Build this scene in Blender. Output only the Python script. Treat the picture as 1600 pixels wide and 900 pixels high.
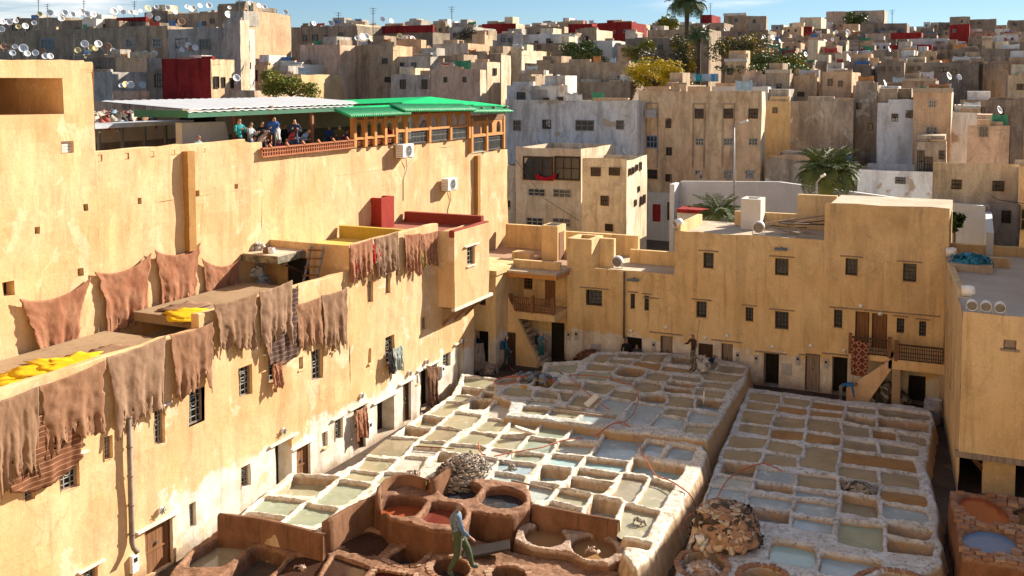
import bpy, bmesh, math, random
import numpy as np
from mathutils import Vector, Matrix, noise
random.seed(7); np.random.seed(7)
S = bpy.context.scene
for o in list(bpy.data.objects): bpy.data.objects.remove(o)
COL = S.collection

# ------------------------------------------------------------------ camera
F = 1590.0; CX = 800.0; PY = 235.0; YH = 130.0; CZ = 13.0      # focal length, principal point and horizon in photo pixels
TILT = math.atan((PY-YH)/F); YAW = math.radians(24.6)
cam = bpy.data.cameras.new('camera'); camo = bpy.data.objects.new('camera', cam); COL.objects.link(camo)
camo.location = (0, 0, CZ); camo.rotation_euler = (math.pi/2-TILT, 0, YAW)
cam.sensor_width = 36; cam.lens = 36*F/1600; cam.shift_y = -(450-PY)/1600
cam.clip_start = 0.1; cam.clip_end = 5000
S.camera = camo
# ------------------------------------------------------------------ sun and sky
CLOUD_W = 0.0
SUN = Vector((0.94, 1.80, 1.0)).normalized()                   # towards the sun
sun_el = math.asin(SUN.z); sun_az = math.atan2(SUN.x, SUN.y)
sl = bpy.data.lights.new('sun', 'SUN'); sl.energy = 5.0; sl.angle = math.radians(0.5); sl.color = (1.0, 0.90, 0.76)
so = bpy.data.objects.new('sun', sl); COL.objects.link(so); so.rotation_euler = SUN.to_track_quat('Z', 'Y').to_euler()
w = bpy.data.worlds.new('World'); S.world = w; w.use_nodes = True
nt = w.node_tree; nt.nodes.clear()
wo = nt.nodes.new('ShaderNodeOutputWorld'); bg = nt.nodes.new('ShaderNodeBackground'); sky = nt.nodes.new('ShaderNodeTexSky')
sky.sky_type = 'NISHITA'; sky.sun_disc = False; sky.sun_elevation = sun_el; sky.sun_rotation = sun_az
sky.altitude = 400; sky.air_density = 1.0; sky.dust_density = 0.0; sky.ozone_density = 8.0
# scattered high cloud, one even noise over the whole dome (laid out on a flat layer overhead, so it streaks near the horizon)
def wn(k, **kw):
    n_ = nt.nodes.new(k)
    for a_, v_ in kw.items(): setattr(n_, a_, v_)
    return n_
tc = wn('ShaderNodeTexCoord'); sx = wn('ShaderNodeSeparateXYZ'); nt.links.new(tc.outputs['Generated'], sx.inputs[0])
ad = wn('ShaderNodeMath', operation='MAXIMUM'); ad.inputs[1].default_value = 0.0; nt.links.new(sx.outputs[2], ad.inputs[0])
ad2 = wn('ShaderNodeMath', operation='ADD'); ad2.inputs[1].default_value = 0.06; nt.links.new(ad.outputs[0], ad2.inputs[0])
dv_ = []
for k_ in (0, 1):
    d_ = wn('ShaderNodeMath', operation='DIVIDE'); nt.links.new(sx.outputs[k_], d_.inputs[0]); nt.links.new(ad2.outputs[0], d_.inputs[1]); dv_.append(d_)
cb = wn('ShaderNodeCombineXYZ'); nt.links.new(dv_[0].outputs[0], cb.inputs[0]); nt.links.new(dv_[1].outputs[0], cb.inputs[1])
nz = wn('ShaderNodeTexNoise', noise_dimensions='4D'); nz.inputs['Scale'].default_value = 0.30; nz.inputs['Detail'].default_value = 7; nz.inputs['Roughness'].default_value = 0.58; nz.inputs['Distortion'].default_value = 0.4; nz.inputs['W'].default_value = CLOUD_W
cr = wn('ShaderNodeMapRange', clamp=True); cr.interpolation_type = 'SMOOTHSTEP'; cr.inputs[1].default_value = 0.50; cr.inputs[2].default_value = 0.70; cr.inputs[4].default_value = 0.8
mx = wn('ShaderNodeMix', data_type='RGBA'); mx.inputs[7].default_value = (11, 11.5, 12, 1)
nt.links.new(cb.outputs[0], nz.inputs['Vector']); nt.links.new(nz.outputs[0], cr.inputs[0]); nt.links.new(cr.outputs[0], mx.inputs[0]); nt.links.new(sky.outputs[0], mx.inputs[6])
wb = wn('ShaderNodeMix', data_type='RGBA', blend_type='MULTIPLY'); wb.inputs[0].default_value = 1; wb.inputs[7].default_value = (1.12, 1.0, 0.90, 1)   # warm white balance
nt.links.new(mx.outputs[2], wb.inputs[6]); nt.links.new(wb.outputs[2], bg.inputs[0])
bg.inputs[1].default_value = 0.05; nt.links.new(bg.outputs[0], wo.inputs[0])
S.view_settings.view_transform = 'Standard'; S.view_settings.look = 'None'; S.view_settings.gamma = 1
S.view_settings.exposure = 1.35
S.render.engine = 'CYCLES'; S.cycles.max_bounces = 14; S.cycles.diffuse_bounces = 9; S.cycles.sample_clamp_indirect = 0

# ------------------------------------------------------------------ pixel -> place helpers (photo pixels, 1600 x 900)
_ch, _sh, _ct, _st = math.cos(YAW), math.sin(YAW), math.cos(TILT), math.sin(TILT)
FW = Vector((-_sh*_ct, _ch*_ct, -_st)); RT = Vector((_ch, _sh, 0)); UP = Vector((-_sh*_st, _ch*_st, _ct))
def ray(x, y): return FW+RT*((x-CX)/F)+UP*((PY-y)/F)
def onz(x, y, z):
    r = ray(x, y); k = (z-CZ)/r.z; return Vector((r.x*k, r.y*k, z))
def onx(x, y, X):
    r = ray(x, y); k = X/r.x; return Vector((X, r.y*k, CZ+r.z*k))
def ony(x, y, Y):
    r = ray(x, y); k = Y/r.y; return Vector((r.x*k, Y, CZ+r.z*k))
def proj(p):
    d = Vector(p)-Vector((0, 0, CZ)); wv = d.dot(FW); return (CX+F*d.dot(RT)/wv, PY-F*d.dot(UP)/wv, wv)

# ------------------------------------------------------------------ materials
def lin(r, g, b):
    f = lambda c: (c/255/12.92) if c <= 10 else ((c/255+0.055)/1.055)**2.4
    return (f(r), f(g), f(b))
MATS = {}
class NB:
    def __init__(s, name):
        s.m = bpy.data.materials.new(name); s.m.use_nodes = True; s.t = s.m.node_tree
        s.b = s.t.nodes['Principled BSDF']; s.pos = s.t.nodes.new('ShaderNodeNewGeometry').outputs['Position']
    def n(s, k, **kw):
        nd = s.t.nodes.new(k)
        for a, v in kw.items(): setattr(nd, a, v)
        return nd
    def l(s, a, b): s.t.links.new(a, b)
    def mapping(s, scale, vec=None):
        m = s.n('ShaderNodeMapping'); m.inputs['Scale'].default_value = scale; s.l(vec or s.pos, m.inputs[0]); return m.outputs[0]
    def noise(s, scale, detail=5, rough=0.55, vec=None, dist=0.0):
        m = s.n('ShaderNodeTexNoise'); m.inputs['Scale'].default_value = scale; m.inputs['Detail'].default_value = detail
        m.inputs['Roughness'].default_value = rough; m.inputs['Distortion'].default_value = dist; s.l(vec or s.pos, m.inputs['Vector']); return m.outputs[0]
    def ramp(s, f, a, b):
        m = s.n('ShaderNodeMapRange', clamp=True); m.interpolation_type = 'SMOOTHSTEP'
        m.inputs[1].default_value = a; m.inputs[2].default_value = b; s.l(f, m.inputs[0]); return m.outputs[0]
    def mix(s, f, a, b, mode='MIX'):
        m = s.n('ShaderNodeMix', data_type='RGBA', blend_type=mode)
        for i, v in ((0, f), (6, a), (7, b)):
            if isinstance(v, (int, float)): m.inputs[i].default_value = v
            elif isinstance(v, tuple): m.inputs[i].default_value = (*v[:3], 1)
            else: s.l(v, m.inputs[i])
        return m.outputs[2]
    def math(s, op, a, b=None):
        m = s.n('ShaderNodeMath', operation=op)
        for i, v in ((0, a), (1, b)):
            if v is None: continue
            if isinstance(v, (int, float)): m.inputs[i].default_value = v
            else: s.l(v, m.inputs[i])
        return m.outputs[0]
    def sepz(s):
        m = s.n('ShaderNodeSeparateXYZ'); s.l(s.pos, m.inputs[0]); return m.outputs[2]
    def bump(s, h, strength, dist=0.05, prev=None):
        m = s.n('ShaderNodeBump'); m.inputs['Strength'].default_value = strength; m.inputs['Distance'].default_value = dist
        s.l(h, m.inputs['Height'])
        if prev is not None: s.l(prev, m.inputs['Normal'])
        s.l(m.outputs[0], s.b.inputs['Normal']); return m.outputs[0]
    def done(s, col, rough=0.9, spec=0.2):
        if isinstance(col, tuple): s.b.inputs['Base Color'].default_value = (*col[:3], 1)
        else: s.l(col, s.b.inputs['Base Color'])
        if isinstance(rough, (int, float)): s.b.inputs['Roughness'].default_value = rough
        else: s.l(rough, s.b.inputs['Roughness'])
        s.b.inputs['Specular IOR Level'].default_value = spec
        return s.m

def plaster(name, c1, c2, stain=(0.16, 0.10, 0.05), amount=0.5, patch=None, white_to=None, sc=1.0, brick=False, weather=0.0, white_from=None):
    """Old lime plaster: mottled colour, water streaks, fallen patches, an optional whitewashed foot up to height white_to."""
    if name in MATS: return MATS[name]
    b = NB(name)
    big = b.ramp(b.noise(0.45*sc, 7, 0.6), 0.35, 0.68)
    col = b.mix(big, c1, c2)
    blot = b.ramp(b.noise(1.7*sc, 6, 0.65, dist=1.2), 0.52, 0.72)
    col = b.mix(b.math('MULTIPLY', blot, 0.45), col, tuple(0.75*x+0.25*y for x, y in zip(c2, stain)))
    if white_to is not None:
        hz = b.math('ADD', b.sepz(), b.math('MULTIPLY', b.math('SUBTRACT', b.noise(0.8, 6, 0.65), 0.5), 2.6))
        wf = b.ramp(hz, white_to+0.12, white_to-0.12)
        if white_from is not None:                        # the limewash starts part way along the wall
            sy_ = b.n('ShaderNodeSeparateXYZ'); b.l(b.pos, sy_.inputs[0]); wf = b.math('MULTIPLY', wf, b.ramp(b.math('ADD', sy_.outputs[1], b.math('MULTIPLY', b.noise(0.7, 5, 0.6), 5.0)), white_from+1.8, white_from+3.2))
        wn = b.ramp(b.noise(2.2, 6, 0.6), 0.35, 0.75)
        wc = b.mix(wn, (0.80, 0.76, 0.68), (0.66, 0.57, 0.45))
        col = b.mix(wf, col, wc)
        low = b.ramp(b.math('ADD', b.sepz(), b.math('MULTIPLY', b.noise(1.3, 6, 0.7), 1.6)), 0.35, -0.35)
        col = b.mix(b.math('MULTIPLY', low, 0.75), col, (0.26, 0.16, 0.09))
    st = b.noise(1.3*sc, 7, 0.66, b.mapping((2.4, 2.4, 0.17)))
    sf = b.ramp(st, 0.52, 0.72)
    col = b.mix(b.math('MULTIPLY', sf, amount), col, stain)
    if patch is not None:
        pn = b.noise(0.75*sc, 7, 0.62, dist=0.6); pf = b.ramp(pn, 0.585, 0.63)
        col = b.mix(pf, col, patch)
    if brick:
        br = b.n('ShaderNodeTexBrick'); br.inputs['Scale'].default_value = 1.0; br.inputs['Mortar Size'].default_value = 0.015
        br.inputs['Brick Width'].default_value = 0.42; br.inputs['Row Height'].default_value = 0.16
        sp = b.n('ShaderNodeSeparateXYZ'); b.l(b.pos, sp.inputs[0]); cb = b.n('ShaderNodeCombineXYZ')
        b.l(b.math('ADD', sp.outputs[0], sp.outputs[1]), cb.inputs[0]); b.l(sp.outputs[2], cb.inputs[1]); b.l(cb.outputs[0], br.inputs['Vector'])
        col = b.mix(b.math('MULTIPLY', br.outputs['Fac'], 0.55), col, tuple(0.55*x for x in c2))
    if weather:
        wn1 = b.ramp(b.noise(1.3, 7, 0.72, b.mapping((1, 1, 0.45)), dist=0.7), 0.40, 0.70); col = b.mix(b.math('MULTIPLY', wn1, weather), col, tuple(0.42*x for x in c2))
        wn2 = b.ramp(b.noise(0.5, 6, 0.6, b.mapping((2.2, 2.2, 0.3))), 0.50, 0.66); col = b.mix(b.math('MULTIPLY', wn2, weather*0.7), col, tuple(0.3*x for x in c2))
        wn3 = b.ramp(b.noise(2.6, 6, 0.7), 0.58, 0.68); col = b.mix(b.math('MULTIPLY', wn3, weather*0.6), col, tuple(min(0.8, 1.35*x) for x in c1))
    if weather:                                           # hairline cracks in the render, only here and there
        vo = b.n('ShaderNodeTexVoronoi', feature='DISTANCE_TO_EDGE'); vo.inputs['Scale'].default_value = 0.55; wv_ = b.n('ShaderNodeVectorMath', operation='ADD'); nn_ = b.n('ShaderNodeTexNoise'); nn_.inputs['Scale'].default_value = 1.6; nn_.inputs['Detail'].default_value = 5
        b.l(b.pos, nn_.inputs['Vector']); b.l(b.pos, wv_.inputs[0]); b.l(nn_.outputs[1], wv_.inputs[1]); b.l(wv_.outputs[0], vo.inputs['Vector'])
        ck = b.math('MULTIPLY', b.ramp(vo.outputs['Distance'], 0.014, 0.004), b.ramp(b.noise(0.35, 3, 0.5), 0.55, 0.64)); col = b.mix(b.math('MULTIPLY', ck, 0.28), col, tuple(0.35*x for x in c2))
    fine = b.noise(14*sc, 5, 0.7); col = b.mix(0.22, col, b.mix(b.ramp(fine, 0.3, 0.75), (0.25, 0.25, 0.25), (1, 1, 1)), 'MULTIPLY')
    h = b.noise(1.6*sc, 7, 0.6); nb_ = b.bump(h, 0.30, 0.10)
    b.bump(b.noise(17*sc, 4, 0.6), 0.16, 0.015, nb_)
    MATS[name] = b.done(col, 0.92, 0.12); return MATS[name]

def plain(name, c, rough=0.7, var=0.25, sc=3.0, metal=0.0, spec=0.3, c2=None):
    if name in MATS: return MATS[name]
    b = NB(name); f = b.ramp(b.noise(sc, 6, 0.65), 0.3, 0.72)
    col = b.mix(f, tuple(x*(1-var) for x in c), c2 or tuple(min(1, x*(1+var*0.6)) for x in c))
    b.bump(b.noise(sc*5, 5, 0.6), 0.2, 0.02)
    b.b.inputs['Metallic'].default_value = metal
    MATS[name] = b.done(col, rough, spec); return MATS[name]

def wood(name, c, c2, sc=1.0):
    if name in MATS: return MATS[name]
    b = NB(name); v = b.mapping((9*sc, 9*sc, 0.8*sc)); f = b.ramp(b.noise(1.4, 6, 0.6, v), 0.3, 0.7)
    col = b.mix(f, c, c2); b.bump(b.noise(2.5, 5, 0.6, v), 0.3, 0.03)
    MATS[name] = b.done(col, 0.75, 0.25); return MATS[name]

# ------------------------------------------------------------------ mesh builder and scene-graph helpers
class MB:
    def __init__(s): s.v = []; s.f = []; s.mi = []
    def add(s, vs, fs, mi=0):
        o = len(s.v); s.v += [tuple(p) for p in vs]; s.f += [tuple(i+o for i in f) for f in fs]; s.mi += [mi]*len(fs); return s
    def box(s, a, b, mi=0, M=None):
        (x0, y0, z0), (x1, y1, z1) = a, b
        vs = [(x0, y0, z0), (x1, y0, z0), (x1, y1, z0), (x0, y1, z0), (x0, y0, z1), (x1, y0, z1), (x1, y1, z1), (x0, y1, z1)]
        if M is not None: vs = [tuple(M @ Vector(p)) for p in vs]
        return s.add(vs, [(0, 3, 2, 1), (4, 5, 6, 7), (0, 1, 5, 4), (1, 2, 6, 5), (2, 3, 7, 6), (3, 0, 4, 7)], mi)
    def bar(s, p, q, w, h=None, mi=0, up=(0, 0, 1)):
        p = Vector(p); q = Vector(q); d = q-p; L = d.length
        if L < 1e-6: return s
        z = d/L; u = Vector(up)
        if abs(z.dot(u)) > 0.98: u = Vector((0, 1, 0))
        x = u.cross(z).normalized(); y = z.cross(x); h = h or w
        vs = []
        for t in (p, q):
            for a, c in ((-1, -1), (1, -1), (1, 1), (-1, 1)): vs.append(t+x*(a*w/2)+y*(c*h/2))
        return s.add(vs, [(3, 2, 1, 0), (4, 5, 6, 7), (0, 1, 5, 4), (1, 2, 6, 5), (2, 3, 7, 6), (3, 0, 4, 7)], mi)
    def tube(s, pts, r, n=6, mi=0, caps=True):
        pts = [Vector(p) for p in pts]; rs = r if isinstance(r, (list, tuple)) else [r]*len(pts); rings = []; base = len(s.v)
        for i, p in enumerate(pts):
            d = (pts[min(i+1, len(pts)-1)]-pts[max(i-1, 0)])
            d = d.normalized() if d.length > 1e-9 else Vector((0, 0, 1))
            u = Vector((0, 0, 1)) if abs(d.z) < 0.95 else Vector((1, 0, 0))
            x = u.cross(d).normalized(); y = d.cross(x)
            for k in range(n):
                a = 2*math.pi*k/n; s.v.append(tuple(p+x*(rs[i]*math.cos(a))+y*(rs[i]*math.sin(a))))
        for i in range(len(pts)-1):
            for k in range(n):
                s.f.append((base+i*n+k, base+i*n+(k+1) % n, base+(i+1)*n+(k+1) % n, base+(i+1)*n+k)); s.mi.append(mi)
        if caps:
            s.f.append(tuple(base+k for k in reversed(range(n)))); s.mi.append(mi)
            s.f.append(tuple(base+(len(pts)-1)*n+k for k in range(n))); s.mi.append(mi)
        return s
    def lathe(s, c, prof, n=16, mi=0, M=None):
        c = Vector(c); base = len(s.v)
        for r, z in prof:
            for k in range(n):
                a = 2*math.pi*k/n; p = Vector((r*math.cos(a), r*math.sin(a), z))
                if M is not None: p = M @ p
                s.v.append(tuple(c+p))
        for i in range(len(prof)-1):
            for k in range(n):
                s.f.append((base+i*n+k, base+i*n+(k+1) % n, base+(i+1)*n+(k+1) % n, base+(i+1)*n+k)); s.mi.append(mi)
        return s
    def prism(s, poly, z0, z1, mi=0):
        n = len(poly); vs = [(p[0], p[1], z0) for p in poly]+[(p[0], p[1], z1) for p in poly]
        return s.add(vs, [tuple(reversed(range(n))), tuple(range(n, 2*n))]+[(i, (i+1) % n, n+(i+1) % n, n+i) for i in range(n)], mi)
    def mesh(s, name, off=(0, 0, 0)):
        me = bpy.data.meshes.new(name); o = Vector(off)
        me.from_pydata([(p[0]-o.x, p[1]-o.y, p[2]-o.z) for p in s.v], [], s.f)
        me.polygons.foreach_set('material_index', s.mi); me.update(); return me
    def build(s, name, mats, parent=None, smooth=False, local=False, bevel=0.0):
        off = WL(parent) if (parent is not None and not local) else Vector((0, 0, 0))
        me = s.mesh(name, off); return link(name, me, mats, parent, smooth, bevel)
def WL(o):
    v = Vector((0, 0, 0))
    while o is not None: v += o.location; o = o.parent
    return v
def link(name, me, mats, parent=None, smooth=False, bevel=0.0):
    for m in (mats if isinstance(mats, (list, tuple)) else [mats]): me.materials.append(m)
    if smooth: me.polygons.foreach_set('use_smooth', [True]*len(me.polygons))
    o = bpy.data.objects.new(name, me); COL.objects.link(o); o.parent = parent
    if bevel:
        b = o.modifiers.new('bevel', 'BEVEL'); b.width = bevel; b.segments = 2; b.limit_method = 'ANGLE'
    return o
def thing(name, label, cat, loc, group=None, rz=0):
    o = bpy.data.objects.new(name, None); COL.objects.link(o); o.location = loc; o.rotation_euler = (0, 0, rz); o.empty_display_size = 0.2
    o['label'] = label; o['category'] = cat
    if group: o['group'] = group
    return o
def tag(o, label, cat, group=None):
    o['label'] = label; o['category'] = cat
    if group: o['group'] = group
    return o
def struct(o, kind='structure'):
    o['kind'] = kind; return o
def copy_tree(o, parent=None):
    c = o.copy(); COL.objects.link(c); c.parent = parent
    for ch in o.children: copy_tree(ch, c)
    return c
def fbm(x, y, z=0.0, sc=1.0): return noise.fractal(Vector((x*sc, y*sc, z*sc)), 1.0, 2.0, 4)
# ------------------------------------------------------------------ palette
YEL = plaster('yellow_plaster', (0.73, 0.505, 0.285), (0.675, 0.425, 0.205), (0.34, 0.22, 0.11), 0.45, patch=(0.78, 0.56, 0.34), weather=0.24)
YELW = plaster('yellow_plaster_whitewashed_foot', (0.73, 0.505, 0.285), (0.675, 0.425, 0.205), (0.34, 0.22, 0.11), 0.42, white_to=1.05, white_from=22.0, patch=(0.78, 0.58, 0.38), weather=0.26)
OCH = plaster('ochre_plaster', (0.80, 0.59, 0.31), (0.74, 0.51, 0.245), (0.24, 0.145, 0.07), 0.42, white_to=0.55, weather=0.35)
OCH2 = plaster('ochre_plaster_plain', (0.79, 0.58, 0.31), (0.73, 0.50, 0.245), (0.22, 0.135, 0.07), 0.46, weather=0.35)
ROOF = plaster('roof_screed', (0.58, 0.48, 0.36), (0.46, 0.36, 0.25), (0.2, 0.15, 0.11), 0.4)
TERRA = plaster('terracotta_plaster', (0.24, 0.125, 0.07), (0.17, 0.08, 0.042), (0.06, 0.03, 0.018), 0.7, sc=1.6, weather=0.4)
REDP = plaster('red_paint_plaster', (0.33, 0.045, 0.03), (0.27, 0.035, 0.025), (0.12, 0.03, 0.02), 0.3)
WHITEP = plaster('white_plaster', (0.72, 0.69, 0.63), (0.62, 0.58, 0.50), (0.30, 0.24, 0.18), 0.35)
GROUND = plaster('wet_courtyard_floor', (0.11, 0.08, 0.06), (0.07, 0.05, 0.04), (0.03, 0.025, 0.02), 0.5, sc=1.5)
WOODD = wood('dark_wood', (0.10, 0.055, 0.03), (0.055, 0.03, 0.018))
WOODB = wood('brown_wood', (0.26, 0.125, 0.055), (0.15, 0.07, 0.03))
WOODG = wood('grey_weathered_wood', (0.34, 0.27, 0.21), (0.20, 0.15, 0.11))
WOODH = wood('honey_wood', (0.56, 0.27, 0.08), (0.42, 0.18, 0.05))
IRON = plain('painted_iron', (0.10, 0.105, 0.10), 0.55, 0.3)
GREYIRON = plain('grey_grille_paint', (0.30, 0.31, 0.29), 0.6, 0.3)
RUST = plain('rusty_iron', (0.22, 0.09, 0.045), 0.8, 0.5, 8)
DARK = plain('dark_interior', (0.02, 0.016, 0.013), 0.9, 0.3)  # near-black colour stands in for the shade inside openings
GLASSD = plain('dark_glass', (0.03, 0.03, 0.03), 0.15, 0.3, spec=0.5)  # near-black panes carry the unlit rooms behind in their colour
WHITE = plain('white_enamel', (0.78, 0.78, 0.76), 0.4, 0.1)
GREYPL = plain('grey_plastic', (0.42, 0.42, 0.41), 0.5, 0.15)
ORANGE = plain('orange_hose', (0.40, 0.11, 0.05), 0.5, 0.25)
LIME = None
# ------------------------------------------------------------------ tanning vats: masonry blocks with pits, one mesh per pit, liquid inside
def _hash(ix, iy, seed):
    h = (ix*374761393+iy*668265263+seed*974634777) & 0xffffffff
    h = ((h ^ (h >> 13))*1274126177) & 0xffffffff
    return ((h ^ (h >> 16)) & 0xffff)/65535.0
def vnoise(x, y, seed=0):
    ix = np.floor(x).astype(np.int64); iy = np.floor(y).astype(np.int64); fx = x-ix; fy = y-iy
    fx = fx*fx*(3-2*fx); fy = fy*fy*(3-2*fy)
    a = _hash(ix, iy, seed); b = _hash(ix+1, iy, seed); c = _hash(ix, iy+1, seed); d = _hash(ix+1, iy+1, seed)
    return (a*(1-fx)+b*fx)*(1-fy)+(c*(1-fx)+d*fx)*fy-0.5
def nfbm(x, y, seed=0, oct=4):
    r = 0; a = 1.0; f = 1.0
    for i in range(oct): r = r+a*vnoise(x*f, y*f, seed+i*17); a *= 0.5; f *= 2.03
    return r
OPEN = 0.075; WALL = 0.07
def sdf_convex(P, px, py, k):
    n = len(P); cx = sum(p[0] for p in P)/n; cy = sum(p[1] for p in P)/n; acc = 0
    for i in range(n):
        ax, ay = P[i][0], P[i][1]; bx, by = P[(i+1) % n][0], P[(i+1) % n][1]
        nx, ny = by-ay, -(bx-ax); L = math.hypot(nx, ny)+1e-9; nx /= L; ny /= L
        if (cx-ax)*nx+(cy-ay)*ny > 0: nx, ny = -nx, -ny
        acc = acc+np.exp(np.clip(k*((px-ax)*nx+(py-ay)*ny), -60, 60))
    return np.log(acc)/k-OPEN
def sdf_poly(P, px, py):
    n = len(P); d = np.full(px.shape, 1e9); ins = np.zeros(px.shape, bool)
    for i in range(n):
        ax, ay = P[i][0], P[i][1]; bx, by = P[(i+1) % n][0], P[(i+1) % n][1]
        ex, ey = bx-ax, by-ay; t = np.clip(((px-ax)*ex+(py-ay)*ey)/(ex*ex+ey*ey+1e-12), 0, 1)
        d = np.minimum(d, np.hypot(px-ax-ex*t, py-ay-ey*t))
        c = ((ay > py) != (by > py)) & (px < (bx-ax)*(py-ay)/(by-ay+1e-12)+ax); ins ^= c
    return np.where(ins, -d, d)
def sstep(a, b, x):
    t = np.clip((x-a)/(b-a), 0, 1); return t*t*(3-2*t)
def EL(cx, cy, rx, ry, rot=0.0, n=10):
    return [(cx+rx*math.cos(t)*math.cos(rot)-ry*math.sin(t)*math.sin(rot), cy+rx*math.cos(t)*math.sin(rot)+ry*math.sin(t)*math.cos(rot)) for t in (2*math.pi*i/n for i in range(n))]

def lime_mat(name, rim, top, top2, inner, side, dark=(0.05, 0.035, 0.025)):
    b = NB(name); geo = b.t.nodes.new('ShaderNodeNewGeometry'); sp = b.n('ShaderNodeSeparateXYZ'); b.l(geo.outputs['Normal'], sp.inputs[0])
    z = b.sepz(); n1 = b.noise(2.2, 8, 0.68); n2 = b.noise(9, 6, 0.7)
    col = b.mix(b.ramp(n1, 0.38, 0.66), top, top2)
    col = b.mix(b.math('MULTIPLY', b.ramp(n2, 0.55, 0.66), 0.75), col, dark)
    col = b.mix(b.math('MULTIPLY', b.ramp(b.noise(4.5, 7, 0.75), 0.48, 0.62), 0.55), col, tuple(0.5*x for x in top2))
    zr = b.math('ADD', b.math('SUBTRACT', z, rim), b.math('MULTIPLY', b.math('SUBTRACT', n1, 0.5), 0.22))
    stain = b.ramp(zr, -0.045, -0.15); steep = b.ramp(sp.outputs[2], 0.85, 0.45)
    innerc = b.mix(b.ramp(b.noise(3.2, 6, 0.65, b.mapping((1, 1, 0.35))), 0.36, 0.66), inner, side)
    col = b.mix(b.math('MULTIPLY', stain, b.math('ADD', b.math('MULTIPLY', steep, 0.75), 0.15)), col, innerc)
    nb_ = b.bump(b.noise(5, 8, 0.72), 0.7, 0.10); b.bump(b.noise(26, 5, 0.75), 0.6, 0.03, nb_)
    return b.done(col, 0.88, 0.2)
def liquid(name, c, c2, scum, scum_amt=0.5, rough=0.12):
    b = NB(name); n1 = b.ramp(b.noise(0.9, 5, 0.6, dist=0.8), 0.35, 0.65); col = b.mix(n1, c, c2)
    sc = b.ramp(b.noise(2.3, 8, 0.7, dist=1.5), 0.54, 0.66); f = b.math('MULTIPLY', sc, scum_amt)
    col = b.mix(f, col, scum)
    sp = b.ramp(b.noise(16, 3, 0.5), 0.73, 0.76); col = b.mix(b.math('MULTIPLY', sp, 0.6), col, tuple(0.25*x for x in c))
    r = b.math('ADD', b.math('MULTIPLY', b.math('ADD', sc, b.noise(1.4, 4)), 0.10), rough*0.4)
    b.bump(b.noise(3.5, 3, 0.5), 0.06, 0.03)
    m = b.done(col, r, 0.5); b.b.inputs['IOR'].default_value = 1.33; return m
LIQ = {
 't': liquid('olive_tan_liquor', (0.29, 0.25, 0.17), (0.24, 0.20, 0.13), (0.42, 0.39, 0.32), 0.35),
 'y': liquid('pale_khaki_liquor', (0.35, 0.325, 0.215), (0.29, 0.265, 0.17), (0.56, 0.53, 0.44), 0.5),
 'g': liquid('green_grey_liquor', (0.29, 0.325, 0.235), (0.24, 0.28, 0.20), (0.5, 0.52, 0.43), 0.35),
 'p': liquid('milky_lime_liquor', (0.42, 0.46, 0.41), (0.36, 0.41, 0.37), (0.65, 0.65, 0.6), 0.6),
 'b': liquid('blue_grey_lime_water', (0.31, 0.39, 0.41), (0.26, 0.34, 0.37), (0.62, 0.66, 0.64), 0.5),
 'a': liquid('turquoise_lime_water', (0.32, 0.46, 0.44), (0.28, 0.41, 0.41), (0.65, 0.72, 0.68), 0.3),
 'w': liquid('dried_lime_crust', (0.50, 0.48, 0.41), (0.42, 0.39, 0.32), (0.68, 0.66, 0.6), 0.8, 0.6),
 'o': liquid('ochre_brown_liquor', (0.30, 0.17, 0.075), (0.25, 0.14, 0.06), (0.42, 0.28, 0.16), 0.2, 0.08),
 'r': liquid('rust_red_dye', (0.34, 0.085, 0.03), (0.28, 0.065, 0.025), (0.35, 0.14, 0.08), 0.15, 0.05),
 'm': liquid('wine_red_dye', (0.17, 0.04, 0.025), (0.13, 0.028, 0.02), (0.24, 0.09, 0.07), 0.15, 0.05),
 'k': liquid('dark_brown_dye', (0.055, 0.03, 0.02), (0.04, 0.02, 0.015), (0.16, 0.09, 0.06), 0.2, 0.05),
 'q': liquid('sky_reflection_water', (0.12, 0.22, 0.36), (0.10, 0.19, 0.32), (0.2, 0.3, 0.4), 0.2, 0.04),  # reflected blue sky painted into the liquid colour
 'n': liquid('indigo_black_dye', (0.03, 0.035, 0.04), (0.02, 0.024, 0.03), (0.10, 0.10, 0.10), 0.2, 0.04)}

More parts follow.
